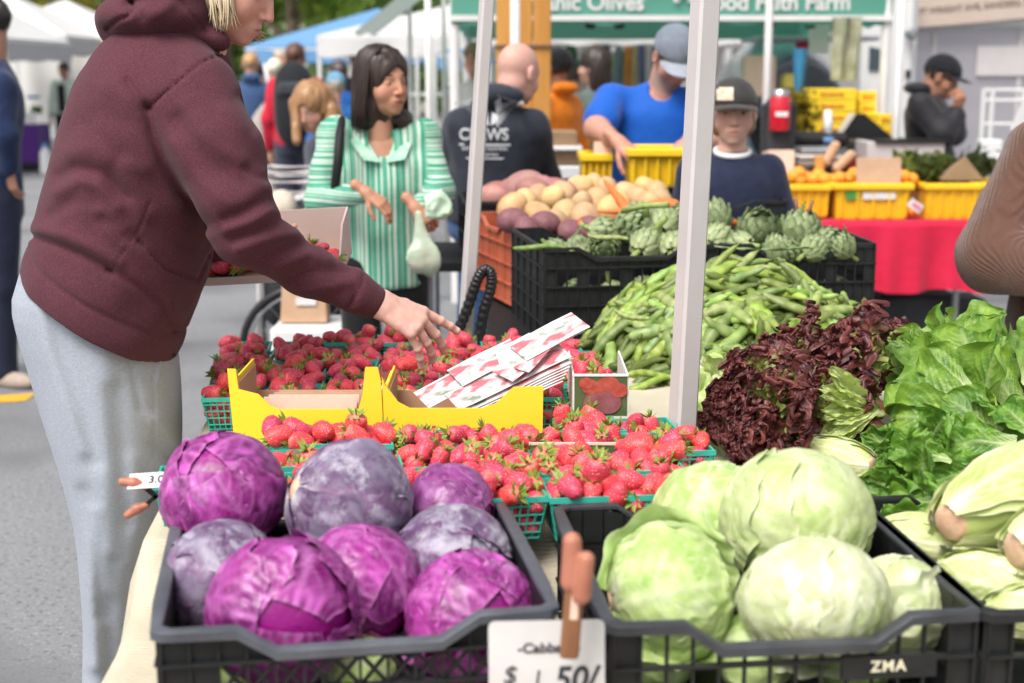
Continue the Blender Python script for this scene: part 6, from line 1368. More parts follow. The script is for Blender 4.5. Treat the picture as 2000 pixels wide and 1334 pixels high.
bin_(1536, 1622, 360, 424, 7.5, 'yellow bin of oranges at the left end of the red table'); b1 = bin_(1628, 1782, 358, 428, 7.46, 'yellow bin with a green and white label in the middle of the red table'); bin_(1806, 1912, 358, 428, 7.5, 'yellow bin with leafy greens at the right of the red table'); bin_(1898, 2010, 356, 428, 7.6, 'yellow bin half hidden behind the brown sweater')
MB().box((.03, -.004, b1[2]-.065), (.17, .006, .035)).obj('label', M['paper'], b1[0]); MB().box((-.11, -.004, b1[2]-.065), (.07, .006, .04), ch=.003).obj('green_label', M['greenprint'], b1[0])
b2 = bin_(1226, 1342, 290, 366, 5.75, 'yellow bin the man in the blue polo is filling', .36); b3 = bin_(1134, 1198, 300, 356, 6.0, 'smaller yellow bin left of the blue polo man', .3)
st3 = empty('market_table', label='narrow dark table carrying the two yellow bins of the man in the polo', cat='table')
MB().box((tx(1250, 5.95), 6.0, tz(370, 5.9)-.01), (.75, .6, .03)).obj('table_top', M['blackplastic'], st3)
for x in (-.3, .3):
    for y in (5.75, 6.25): MB().tube([(tx(1250, 5.95)+x, y, 0), (tx(1250, 5.95)+x, y, tz(372, 5.9)-.02)], .016, 8).obj('leg', M['steel'], st3)
OR = lump(80, .038, 'orange', M['orange'], (1, 1, .95), .015, .008); r = np.random.default_rng(6)
for k, (px, py) in enumerate([(1550, 345), (1575, 348), (1598, 342), (1588, 350), (1640, 348), (1655, 350), (1765, 345), (1780, 350), (1540, 352), (1562, 352), (1625, 352), (1668, 340), (1610, 350), (1760, 352), (1685, 352), (1560, 338)]):
    o = link('orange', OR); o.location = W(px, py, 7.6+.03*(k % 3)); tag(o, 'round orange above the %s rim, %s of its row' % ('left yellow bin' if px < 1625 else 'labelled middle bin', ['first', 'sixth', 'eighth', 'seventh', 'second', 'third', 'sixth', 'eighth', 'second', 'fourth', 'first', 'fourth', 'ninth', 'seventh', 'fifth', 'third'][k]), 'orange', 'oranges in the yellow bins')
for px, py, Y, w_, h, m, lab in ((1716, 333, 7.5, .15*1.55, .135, M['card'], 'blank cardboard sign standing in the middle yellow bin'), (1600, 322, 7.8, .05, .10, M['timber'], 'orange-brown cardboard piece among the oranges'), (1520, 318, 7.9, .14, .13, M['cardpale'], 'pale cardboard box at the left of the oranges'), (1178, 305, 6.05, .08, .12, M['cardpale'], 'pale cardboard slip in the smaller yellow bin'), (1480, 150, 10, .21, .27, M['cardpale'], 'pale cardboard carton in the open van'), (1545, 160, 9.9, .12, .09, M['cyellow'], 'small yellow carton beside the pale carton')):
    p = W(px, py, Y); tag(MB().box((0, 0, 0), (w_, .02 if 'sign' in lab or 'slip' in lab or 'piece' in lab else .2, h), ch=.002).obj('cardboard', m, None, loc=tuple(p), rot=(rad(-6), 0, 0)), lab, 'cardboard')
# leafy bunches in the right bins
def bunch(px, py, Y, R, c0, c1, lab, seed, n=260, cat='greens'):
    r = np.random.default_rng(seed); P = r.normal(0, 1, (n, 3))*np.array(R)/1.7+W(px, py, Y); u = r.normal(size=(n, 3))*.022; v = r.normal(size=(n, 3))*.014; V = np.stack([P-u, P+v, P+u, P-v], 1).reshape(-1, 3); C = np.repeat(mixc(c0, c1, r.uniform(0, 1, n)), 4, 0)
    tag(link('leafy_bunch', mesh('leafy_bunch', V, np.arange(4*n).reshape(-1, 4), False, {'Col': C}, [M['fol']])), lab, cat, 'leafy greens behind the yellow bins', 'stuff')
bunch(1790, 335, 7.75, (.09, .08, .06), (.06, .09, .02), (.24, .28, .06), 'olive green bunch left of the brown paper cone', 1); bunch(1830, 328, 7.8, (.10, .08, .06), (.05, .08, .02), (.20, .24, .05), 'olive green bunch in the middle behind the right bins', 2); bunch(1905, 325, 7.8, (.09, .08, .06), (.04, .06, .02), (.12, .15, .05), 'dark bunch right of the brown paper cone', 3); bunch(1770, 322, 7.9, (.06, .06, .05), (.08, .12, .02), (.28, .33, .07), 'yellow green bunch just right of the cardboard sign', 4)
M['brownpaper'] = mat('brown_paper', (.24, .15, .08), .8, (.30, .20, .11), nscale=10)
p = W(1882, 352, 7.6); tag(MB().add([p+[-.11, 0, 0], p+[.11, 0, 0], p+[.01, .02, .125], p+[-.11, .16, 0], p+[.11, .16, 0], p+[.02, .12, .11]], [(0, 1, 2), (1, 4, 5, 2), (4, 3, 5), (3, 0, 2, 5), (0, 3, 4, 1)]).obj('paper_cone', M['brownpaper']), 'folded brown paper peak in the right yellow bin', 'paper')
M['pinkp'] = mat('pink_print', (.75, .18, .30), .6); M['whiteplastic'] = mat('white_plastic', (.7, .7, .69), .4)
tg = empty('tag_bag', tuple(W(1788, 402, 7.42)), label='pink and white tag hanging between the two yellow bins', cat='tag'); MB().box((0, 0, 0), (.075, .01, .045), M=rmat(0, .6, 0)).obj('tag_paper', M['whiteplastic'], tg); MB().box((.004, -.007, 0), (.05, .006, .018), M=rmat(0, .6, 0)).obj('print', M['pinkp'], tg)
o = link('red_ball', lump(81, .035, 'red_ball', M['orange'])); o.location = W(1782, 412, 7.5); tag(o, 'orange peeping out between the yellow bins beside the pink tag', 'orange')
bg_ = empty('grey_scale', tuple(W(1592, 306, 8.0)), label='grey plastic trays stacked behind the oranges', cat='trays')
for k in range(3): MB().box((0, 0, -.03+.035*k), (.26-.02*k, .3, .028), ch=.01).obj('tray', M['steel'] if k != 1 else M['alu'], bg_)
for k, (px, py, a) in enumerate(((1622, 300, .5), (1648, 315, .8))): tag(MB().box((0, 0, 0), (.05, .05, .15), ch=.015, M=rmat(0, a, 0)).obj('paper_bag', M['card'], None, loc=tuple(W(px, py, 7.85))), 'brown paper bag %s behind the middle yellow bin' % ('leaning' if k == 0 else 'lying lower'), 'paper bag', 'brown paper bags')
# crates and dark things left of the polo man, behind the potatoes
for k, (px0, px1, py0, py1, Y, m) in enumerate(((1075, 1125, 255, 285, 7.0, M['brownpaper']), (1070, 1130, 292, 318, 7.0, M['brownpaper']), (1075, 1135, 283, 291, 6.95, M['white']), (1085, 1135, 322, 345, 6.9, M['whiteplastic']))):
    a, b = W(px0, py0, Y), W(px1, py1, Y); tag(MB().box(((a+b)/2), (b[0]-a[0], .3, a[2]-b[2]), ch=.004).obj('storage_box', m), ['upper brown carton behind the bald man', 'lower brown carton behind the bald man', 'white shelf edge between the two brown cartons', 'pale plastic tub under the brown cartons'][k], 'box')
tb4 = empty('market_table', label='small dark table under the cartons behind the bald man', cat='table'); MB().box((tx(1105, 7.0), 7.05, tz(347, 6.95)), (.34, .5, .02)).obj('table_top', M['blackplastic'], tb4)
for x in (-.14, .14): MB().tube([(tx(1105, 7)+x, 7.05, 0), (tx(1105, 7)+x, 7.05, tz(347, 6.95))], .015, 8).obj('leg', M['steel'], tb4)
# ------------------------------------------------------------------ vehicles and gear behind the red table
M['vanwhite'] = mat('white_van_paint', (.72, .71, .70), .25, (.68, .67, .66), nscale=1, coat=.3); M['darkint'] = mat('dark_interior', (.02, .022, .028), .7, (.04, .04, .045), nscale=6); M['silver'] = mat('brushed_silver_panel', (.50, .48, .51), .32, (.44, .42, .46), nscale=1.5, stretch=(.4, .4, 4), metal=.55)
vn = empty('white_van', (0, 0, 0), label='white van parked behind the yellow cartons', cat='van')
Yv = 12.0; xa, xb = tx(1672, Yv), tx(1778, Yv)
MB().box(((xa+xb)/2, Yv+1.6, 1.25), (xb-xa, 3.2, 2.1), ch=.06).obj('body', M['vanwhite'], vn)
MB().prism([(tx(1683, Yv), tz(137, Yv)), (tx(1717, Yv), tz(137, Yv)), (tx(1703, Yv), tz(97, Yv)), (tx(1683, Yv), tz(93, Yv))], Yv-.02, Yv-.006).obj('side_window', M['glass'], vn)
for k in (0, 1): MB().tube([((xa+xb)/2-.1, Yv+.5+k*2, .3), ((xa+xb)/2+.1, Yv+.5+k*2, .3)], .3, 20).obj('wheel', M['blackrubber'], vn)
MB().box((tx(1757, Yv), Yv-.08, tz(70, Yv)), (.10, .10, .10), ch=.03).obj('mirror', M['steel'], vn); MB().box((tx(1748, Yv)+.04, Yv-.05, tz(145, Yv)), (.03, .05, .07)).obj('handle', M['blackplastic'], vn)
sv = empty('dark_car', (0, 0, 0), label='dark car with its tailgate open behind the red flask', cat='car'); Yc = 11.6
x0, x1 = tx(1418, Yc), tx(1668, Yc); zc = 1.0
MB().box(((x0+x1)/2, Yc+1.5, .75), (x1-x0, 3.2, .85), ch=.08).obj('body', M['darkint'], sv)
V, F = sdf_mesh(lambda P: smax(el(P, ((x0+x1)/2, Yc+.9, 1.05), ((x1-x0)/2+.02, 1.6, .80)), -el(P, ((x0+x1)/2+.02, Yc-.55, 1.16), ((x1-x0)/2-.06, .9, .50)), .04), (x0-.1, Yc-.7, .9), (x1+.1, Yc+2.6, 1.9), .035, 1); link('roof', mesh('roof', V, F, True, None, [mat('silver_blue_car_paint', (.34, .36, .40), .22, coat=.5)]), sv)
MB().box(((x0+x1)/2, Yc-.45, tz(82, Yc)), (x1-x0-.15, .9, .04), ch=.015).obj('tailgate', M['silver'], sv)
for sx in (x0+.05, x1-.05): MB().box((sx, Yc-.1, .8), (.10, .1, .22), ch=.02).obj('tail_light', mat('red_lens', (.45, .02, .02), .15), sv)
for y in (.5, 2.6):
    for sx in (x0+.1, x1-.1): MB().tube([(sx-.1, Yc+y, .32), (sx+.1, Yc+y, .32)], .32, 20).obj('wheel', M['blackrubber'], sv)
# yellow cartons
def stack_boxes(px0, px1, ys, Y, lab, s='Citrus'):
    for k in range(len(ys)-1):
        a, b = W(px0, ys[k], Y), W(px1, ys[k+1], Y); rt = empty('yellow_carton', ((a[0]+b[0])/2, Y, b[2]), label=lab % ['topmost', 'second from the top', 'third from the top', 'bottom'][min(k, 3)] if len(ys) > 2 else lab, cat='carton', group='yellow cartons with red script'); h = a[2]-b[2]-.004
        MB().box((0, .15, h/2), (b[0]-a[0]-.004*k, .3, h), ch=.003).obj('box_body', M['yellowbox'], rt); t = text_obj(s, h*.42, M['redprint'], .001, True, .25); t.parent = rt; t.location = (0, -.003, h*.5); t.rotation_euler = (PI/2, 0, 0)
stack_boxes(1578, 1672, [172, 195, 218, 241, 264], 9.2, 'yellow carton with red script, %s of the wide stack', 'Strawberries'); stack_boxes(1678, 1712, [177, 200, 223, 246], 9.3, 'yellow carton with red script, %s of the narrow stack', 'Straw'); stack_boxes(1716, 1742, [222, 246, 268], 9.0, 'yellow carton with red script, %s of the short stack at the right', 'Stra')
sb = empty('equipment_table', label='dark equipment table under the yellow cartons', cat='table'); MB().box((tx(1655, 9), 9.1, tz(272, 9.0)-.01), (.85, .7, .03)).obj('table_top', M['darkint'], sb)
MB().box((tx(1750, 8.3), 8.3, tz(288, 8.3)), (.44, .3, .10), ch=.006).obj('steel_counter', M['alu'], sb); MB().box((tx(1760, 8.3), 8.3, tz(271, 8.3)), (.42, .34, .012)).obj('counter_top', M['blackplastic'], sb)
for x in (1580, 1740): MB().tube([(tx(x, 9), 9.1, 0), (tx(x, 9), 9.1, tz(276, 9))], .02, 8).obj('leg', M['steel'], sb)
tag(MB().add([W(1640, 268, 8.5), W(1748, 272, 8.5), W(1688, 222, 8.5), W(1672, 222, 8.5), W(1640, 268, 8.6), W(1748, 272, 8.7), W(1688, 222, 8.7), W(1672, 222, 8.6)], [(0, 1, 2, 3), (7, 6, 5, 4), (0, 4, 5, 1), (1, 5, 6, 2), (2, 6, 7, 3), (3, 7, 4, 0)]).obj('folded_sign_stand', M['blackplastic']), 'black folded A-shaped stand in front of the yellow cartons', 'stand')
tag(MB().bar(W(1622, 285, 8.4), W(1665, 222, 8.4), .05, .02).obj('grey_strut', M['alu']), 'pale grey strut leaning beside the black stand', 'strut')
fl = empty('red_flask', tuple(W(1522, 255, 8.0)*[1, 1, 1]), label='red insulated flask with a grey lid hanging by the grey pole', cat='flask'); f_ = 1/SC(8.0)
MB().ring([(0, 0), (18*f_, 0), (20*f_, 3*f_), (20*f_, 60*f_), (17*f_, 66*f_)], n=18).obj('flask_body', mat('red_enamel', (.55, .01, .03), .25, coat=.4), fl, True); MB().ring([(17.5*f_, 66*f_), (17*f_, 78*f_), (0, 79*f_)], n=18).obj('lid', M['steel'], fl, True); MB().box((0, -20*f_, 32*f_), (24*f_, .004, 9*f_)).obj('white_label', M['paper'], fl)
tag(MB().box(tuple(W(1520, 265, 8.15)), (.16, .25, .42), ch=.04).obj('black_bag', M['darkint']), 'black bag standing behind the red flask', 'bag')
tag(MB().box(tuple(W(1590, 272, 8.4)), (.36, .3, .085), ch=.03).obj('black_case', M['blackplastic']), 'black rounded case lying in front of the cartons', 'case')
mp_ = MB(); mp_.tube([W(1618, 268, 8.3), W(1617, 215, 8.3)], [.03, .022], 8); tag(mp_.obj('pale_bottle', M['whiteplastic'], None, True), 'slim pale green-white bottle standing before the cartons', 'bottle'); tag(MB().tube([W(1618, 280, 8.25), W(1618, 268, 8.25)], .03, 10).obj('blue_cup', M['cblue'], None, True), 'small blue cup under the pale bottle', 'cup')
tag(MB().grid(lambda u, v: np.stack([tx(1552, 9)+(u-.5)*.1*(1-.5*v), 9+.02*np.sin(u*8), tz(97, 9)-v*.30], 1), 6, 8).obj('blue_cloth', cloth_mat('teal_blue_cloth', (.05, .25, .42)), None, True), 'teal blue cloth hanging in the open car', 'cloth')
tag(MB().grid(lambda u, v: np.stack([tx(1638, 9.4)+(u-.5)*.185*(1-.12*v), 9.4+.03*np.sin(u*11+v*2), tz(38, 9.4)-v*.40], 1), 10, 12).obj('camo_apron', cloth_mat('sage_camouflage_cloth', (.42, .43, .32), (.20, .21, .12), nscale=10)), 'sage green patterned apron hanging from the teal canopy', 'apron')
tag(MB().box(tuple(W(1600, 70, 10)), (.13, .05, .24)).obj('white_board', M['paper']), 'white board hanging beside the sage apron', 'board')
for px, c_, lab in ((1568, (.6, .05, .12), 'pink cloth roll on the tailgate shelf'), (1590, (.5, .01, .03), 'red cloth roll on the tailgate shelf')): p = W(px, 88, 11.0); tag(MB().tube([p-[.05, 0, 0], p+[.05, 0, 0]], .03, 10).obj('cloth_roll', cloth_mat('roll_%d' % px, c_), None, True), lab, 'cloth roll')
bunch(1565, 215, 8.8, (.07, .05, .12), (.5, .38, .02), (.12, .10, .03), 'tangle of yellow straps and netting beside the red flask', 9, 160, 'netting')
# silver trailer with banner
tr = empty('silver_trailer', (0, 0, 0), label='silver food trailer with a long beige banner at the right', cat='trailer'); Yr = 12.6; xr = tx(1752, Yr)
MB().box((xr+1.6, Yr+1.1, 1.55), (3.2, 2.2, 2.5), ch=.05).obj('body', M['silver'], tr)
for k in range(4): MB().box((xr+.25+.75*k, Yr-.006, 1.5), (.03, .02, 2.3)).obj('seam', M['alu'], tr)
MB().box((xr+1.6, Yr-.02, tz(50, Yr)), (3.2, .06, .05)).obj('trim', M['whiteplastic'], tr); MB().box((xr+1.6, Yr-.01, tz(60, Yr)), (3.2, .03, .03)).obj('trim', M['steel'], tr)
MB().box((tx(1950, Yr), Yr-.015, tz(120, Yr)), (.55, .03, .25)).obj('hatch', M['alu'], tr)
for k in (0, 1): MB().tube([(xr+.9+1.3*k, Yr+.15, .3), (xr+.9+1.3*k, Yr+.4, .3)], .3, 20).obj('wheel', M['blackrubber'], tr)
M['banner'] = mat('faded_beige_banner', (.56, .45, .38), .7, (.50, .40, .34), nscale=3); M['inkbrown'] = mat('faded_brown_lettering', (.18, .12, .10), .7)
bn = empty('banner', tuple(W(1900, 0, Yr-.15)), label='faded beige banner with a street address along the silver trailer', cat='banner'); bn.rotation_euler = (0, rad(-5), 0)
MB().box((0, 0, -.02), (1.30, .01, .34)).obj('banner_cloth', M['banner'], bn)
for s, sz, x, z in (('77 WRIGHT AVE, SANDERS, CA', .072, .03, -.06), ('FRESH FROM THE FARM', .07, .0, .07)):
    t = text_obj(s, sz, M['inkbrown'], .001, True); t.parent = bn; t.location = (x, -.008, z); t.rotation_euler = (PI/2, 0, 0)
ch2 = empty('folding_ladder', (tx(1945, 11.5), 11.5, 0), label='pale metal folding frame leaning by the silver trailer', cat='frame')
for px in (1908, 1925, 1985): MB().tube([(tx(px, 11.5)-tx(1945, 11.5), 0, 0), (tx(px, 11.5)-tx(1945, 11.5), 0, tz(172, 11.5))], .018, 8).obj('upright', M['whiteplastic'], ch2)
for py in (175, 195, 240): MB().tube([(tx(1908, 11.5)-tx(1945, 11.5), 0, tz(py, 11.5)), (tx(1985, 11.5)-tx(1945, 11.5), 0, tz(py, 11.5))], .014, 8).obj('rail', M['whiteplastic'], ch2)
tag(MB().box((tx(1925, 10.8), 10.8, tz(300, 10.8)), (.16, .12, .24), ch=.01).obj('white_box', M['paper']), 'white box on the ground stand beside the folding frame', 'box')
tag(MB().add([W(2060, 60, 6), W(1972, 252, 6), W(2060, 300, 6), W(2060, 60, 6.3), W(1972, 252, 6.3), W(2060, 300, 6.3)], [(0, 1, 2), (5, 4, 3), (0, 3, 4, 1), (1, 4, 5, 2), (2, 5, 3, 0)]).obj('white_flap', M['cwhite']), 'white canvas flap just above the brown sweater at the right edge', 'canvas flap')
# tubs under the red table, the darkness there put into their colour
for k, (px, py, Y, w_, h, m) in enumerate(((1640, 600, 7.8, .5, .3, M['darkint']), (1780, 620, 7.7, .45, .35, M['darkint']), (1860, 600, 7.9, .3, .3, M['darkint']), (1740, 565, 8.2, .25, .12, M['darkint']), (1700, 640, 7.4, .3, .2, M['darkint']))):
    p = W(px, py, Y); tag(MB().box((p[0], p[1], h/2), (w_, .3, h), ch=.02).obj('storage_tub', m), ['wide dark tub under the left of the red table', 'tall dark tub under the middle of the red table', 'dark tub under the right of the red table', 'low dark tub far under the red table', 'small dark tub in front under the red table'][k], 'tub')
# mobility cart and bag behind the punnets
ct = empty('grey_cart', (tx(575, 6.6), 6.6, 0), label='grey framed push cart with a big wheel behind the punnets', cat='cart')
def wheel(x, y, z, r_, parent, tw=.018):
    t = np.linspace(0, 2*PI, 40, endpoint=False); wr = empty('wheel', (x, y, z)); wr.parent = parent
    MB().tube(np.stack([r_*np.cos(t), 0*t, r_*np.sin(t)], 1), tw, 8, closed=True).obj('tyre', M['blackrubber'], wr, True); MB().tube(np.stack([(r_-.03)*np.cos(t), 0*t, (r_-.03)*np.sin(t)], 1), .006, 6, closed=True).obj('rim', M['steel'], wr, True)
    sp = MB()
    for k in range(14): a = k*2*PI/14; sp.tube([(0, 0, 0), ((r_-.03)*math.cos(a), 0, (r_-.03)*math.sin(a))], .0015, 4)
    sp.obj('spokes', M['steel'], wr)
wheel(tx(605, 6.6)-tx(575, 6.6), -.25, .29, .285, ct); wheel(tx(605, 6.6)-tx(575, 6.6), .25, .29, .285, ct); wheel(.65, -.2, .12, .12, ct, .02)
for z, w_ in ((tz(327, 6.6), .012), (tz(345, 6.6), .012), (tz(378, 6.6), .016)): MB().tube([(-.14, -.2, z), (.12, -.2, z), (.12, .2, z), (-.14, .2, z)], w_, 8, closed=True).obj('frame_rail', M['alu'], ct)
for x in (-.14, .12):
    for y in (-.2, .2): MB().tube([(x, y, .3), (x, y, tz(327, 6.6))], .012, 8).obj('upright', M['alu'], ct)
MB().box((0, 0, .82), (.3, .42, .16), ch=.03).obj('black_basket', M['darkint'], ct); MB().box((.05, 0, .52), (.36, .4, .3), ch=.05).obj('seat_bag', M['darkint'], ct); MB().bar((-.05, -.2, .95), (.10, -.2, .99), .09, .02).obj('papers', M['paper'], ct)
V, F = sdf_mesh(lambda P: el(P, (0, 0, 0), (.075, .08, .085))+.01*fbm(P, 14, 3), (-.12, -.12, -.12), (.12, .12, .12), .014); o = link('cream_bag', mesh('cream_bag', V, F, True, None, [cloth_mat('cream_bag', (.62, .54, .44))])); o.location = W(548, 410, 6.2); tag(o, 'crumpled cream bag hanging on the grey cart', 'bag')
V, F = sdf_mesh(lambda P: smax(el(P, (0, 0, 0), (.055, .05, .045))+.006*fbm(P, 20, 3), -el(P, (.0, -.02, .03), (.03, .06, .012)), .01), (-.09,)*3, (.09,)*3, .01); o = link('lime_bag', mesh('lime_bag', V, F, True, None, [mat('lime_green_plastic', (.45, .60, .16), .5)])); o.location = W(612, 425, 5.9); tag(o, 'lime green plastic bag beside the green shirted woman', 'bag')
pb_ = empty('paper_bag', tuple(W(594, 630, 5.6)), label='brown paper carrier bag with a white print standing behind the punnets', cat='paper bag'); MB().add([(-.095, 0, 0), (.09, 0, 0), (.09, .12, 0), (-.095, .12, 0), (-.085, .01, .17), (.085, .01, .17), (.085, .10, .17), (-.085, .10, .17)], [(0, 1, 5, 4), (1, 2, 6, 5), (2, 3, 7, 6), (3, 0, 4, 7), (3, 2, 1, 0)]).obj('bag_body', M['card'], pb_); MB().box((.01, -.001, .085), (.08, .004, .03)).obj('print', M['paper'], pb_)
tag(MB().box((pb_.location[0]+.02, 5.68, pb_.location[2]/2-.003), (.3, .3, pb_.location[2]-.006), ch=.02).obj('grey_box', M['whiteplastic']), 'pale grey tub under the brown paper bag', 'tub')
# black ribbed trolley handle by the far pole
def ribbed(P, r_):
    n = len(P); return r_*(1+.16*(np.arange(n) % 4 < 2))
hd0 = empty('trolley', (tx(925, 3.95), 3.95, 0), label='black ribbed trolley handle standing beside the far pole', cat='trolley'); Yh = 3.68
pts = [W(x, y, Yh) for x, y in ((880, 700), (897, 640), (912, 605), (925, 565), (935, 540), (946, 525), (958, 530), (961, 548), (956, 575), (945, 605), (937, 650), (930, 700))]
P = np.array(pts); T = np.linspace(0, 1, len(P)); tt = np.linspace(0, 1, 120); Pi = np.stack([np.interp(tt, T, P[:, k]) for k in range(3)], 1); Pi = np.stack([np.convolve(np.pad(Pi[:, k], 3, mode='edge'), np.ones(7)/7, 'valid') for k in range(3)], 1)
hobj = MB().tube(Pi, ribbed(Pi, .0135), 10).obj('ribbed_handle', M['blackrubber'], hd0, True); hobj.location = -hd0.location
MB().box((0, 0, .3), (.3, .3, .5), ch=.04).obj('trolley_bag', M['darkint'], hd0)
MB().tube([(-.05, -.25, .5), (-.05, -.26, .80)], .012, 8).obj('stem', M['blackplastic'], hd0)
# ------------------------------------------------------------------ the bending shopper in the maroon hoodie
def heather(name, c1, c2, c3, sc=220, stretch=(1, 1, 3.2)):
    m = mat(name, c1, .95, c2, nscale=sc, ndet=3, nstr=.9, bump=.3, bscale=sc*1.3, bdist=.001, spec=.1, sheen=.08, stretch=stretch)
    N = m.node_tree; b = N.nodes['Principled BSDF']; src = b.inputs['Base Color'].links[0].from_socket; n = N.nodes.new('ShaderNodeTexNoise'); n.inputs['Scale'].default_value = sc*1.1; n.inputs['Detail'].default_value = 3
    tc = [x for x in N.nodes if x.type == 'TEX_COORD'][0]; N.links.new(tc.outputs['Object'], n.inputs[0]); mr = N.nodes.new('ShaderNodeMapRange'); mr.inputs[1].default_value = .48; mr.inputs[2].default_value = .85; N.links.new(n.outputs[0], mr.inputs[0])
    mx = N.nodes.new('ShaderNodeMix'); mx.data_type = 'RGBA'; N.links.new(mr.outputs[0], mx.inputs[0]); N.links.new(src, mx.inputs[6]); mx.inputs[7].default_value = (*c3, 1); N.links.new(mx.outputs[2], b.inputs['Base Color']); return m
M['hoodie'] = heather('maroon_heather_fleece', (.105, .036, .048), (.070, .022, .031), (.135, .052, .066), 300, (1, 1, 2.2))
M['sweat'] = heather('grey_heather_jersey', (.37, .40, .46), (.31, .34, .395), (.42, .45, .505), 160, (.7, .7, 5))
wy = 2.93
def w3(px, py, dy=0): return W(px, py, wy+dy)
wroot = empty('person', (W(240, 1590, 2.93)[0], 2.93, 0), label='shopper in a maroon hoodie and grey sweatpants bending and reaching over the strawberries', cat='person')
def tr_all(objs):
    for o in objs: o.parent = wroot; o.location = -wroot.location
def to_line(P, poly):
    """distance in the picture-parallel xz plane to a pixel polyline at the near side"""
    pts = [w3(x, y, -.12)[[0, 2]] for x, y in poly]; q = P[:, [0, 2]]*((wy-.12)/np.maximum(P[:, 1], .5))[:, None]; q[:, 1] = CAMZ+(P[:, 2]-CAMZ)*((wy-.12)/P[:, 1]); d = np.full(len(P), 9.)
    for a, b in zip(pts[:-1], pts[1:]):
        ba = b-a; h = np.clip(((q-a)@ba)/(ba@ba), 0, 1); d = np.minimum(d, np.linalg.norm(q-a-h[:, None]*ba, axis=1))
    return d
FOLD = [  # polyline px, width m, depth m (+ = valley)
 ([(432, 106), (395, 122), (360, 150), (325, 180), (290, 212)], .0028, .007), ([(290, 212), (300, 260), (322, 320), (355, 380), (405, 440)], .010, .022),
 ([(250, 158), (270, 190), (290, 212)], .006, .010), ([(293, 395), (270, 450), (235, 500), (218, 532)], .0022, .004),
 ([(345, 128), (372, 160), (420, 200)], .010, .008), ([(362, 205), (385, 250), (430, 290), (470, 312)], .012, -.012), ([(365, 150), (400, 190), (450, 225), (480, 250)], .011, -.009), ([(350, 235), (380, 290), (425, 335), (470, 360)], .013, .011),
 ([(340, 280), (370, 330), (420, 380), (450, 400)], .011, -.010), ([(468, 190), (485, 215), (492, 250)], .009, .012), ([(480, 330), (500, 345), (520, 350)], .007, .007),
 ([(440, 425), (480, 410), (520, 385)], .008, .013), ([(440, 450), (490, 435), (530, 412)], .007, -.012), ([(455, 468), (505, 450), (545, 432)], .008, .012), ([(465, 488), (520, 470), (575, 455)], .009, -.010), ([(500, 510), (560, 480), (610, 478)], .009, .009),
 ([(540, 525), (600, 495), (640, 505)], .009, -.008), ([(560, 545), (620, 530), (675, 530)], .008, .008), ([(600, 570), (650, 560), (690, 548), (700, 530)], .008, -.008), ([(688, 535), (694, 560), (690, 590)], .006, .006),
 ([(120, 345), (150, 330), (190, 335), (215, 352), (245, 385)], .011, .013), ([(110, 375), (150, 352), (190, 362), (230, 400)], .011, -.012), ([(100, 420), (140, 395), (180, 400)], .009, .008),
 ([(66, 462), (110, 478), (160, 498), (215, 528)], .007, .017), ([(75, 448), (130, 462), (190, 488), (230, 512)], .011, -.014), ([(215, 528), (270, 560), (320, 600), (338, 645)], .006, .009), ([(235, 300), (215, 340), (225, 380)], .012, .006),
 ([(255, 480), (300, 520), (330, 570), (340, 610)], .011, -.009), ([(270, 470), (320, 525), (385, 548), (408, 500)], .0035, .006), ([(300, 440), (350, 480), (400, 490)], .012, .008), ([(160, 240), (200, 215), (240, 240)], .014, .005), ([(180, 160), (230, 170), (250, 200)], .016, -.005),
 ([(130, 300), (180, 290), (230, 320), (280, 330)], .013, -.007), ([(200, 430), (240, 440), (270, 470)], .011, .008), ([(165, 400), (210, 415), (240, 445)], .011, -.009)]
A_ = w3(200, 600); B_ = w3(355, 75); px = 1/SC(wy)
tp = smooth_prof([(t, rx, (f-b)/2*px, 0, (f+b)/2*px) for t, rx, b, f in ((-.22, .215, -158, 156), (-.08, .215, -160, 162), (.06, .212, -163, 170), (.19, .205, -166, 174), (.33, .20, -166, 172), (.5, .205, -163, 172), (.67, .205, -163, 175), (.80, .195, -155, 165), (.90, .165, -138, 135), (1.0, .12, -100, 92), (1.06, .08, -60, 60))])
hem0 = w3(55, 524); hem1 = w3(337, 692); hd_ = hem1-hem0; hd_ /= np.linalg.norm(hd_); hn = np.array([hd_[2], 0, -hd_[0]])  # points down
hn = hn if hn[2] < 0 else -hn
ARM = [((385, 182), -.105, 86), ((422, 292), -.15, 88), ((454, 385), -.18, 72), ((482, 450), -.18, 62), ((600, 527), -.09, 50), ((690, 568), -.05, 41), ((722, 585), -.035, 38)]
ARMP = [w3(*p, dy) for p, dy, r in ARM]; ARMR = [r/SC(wy+dy) for p, dy, r in ARM]
LARM = [w3(400, 190, .15), w3(395, 330, .24), w3(400, 450, .30), w3(440, 500, .36)]
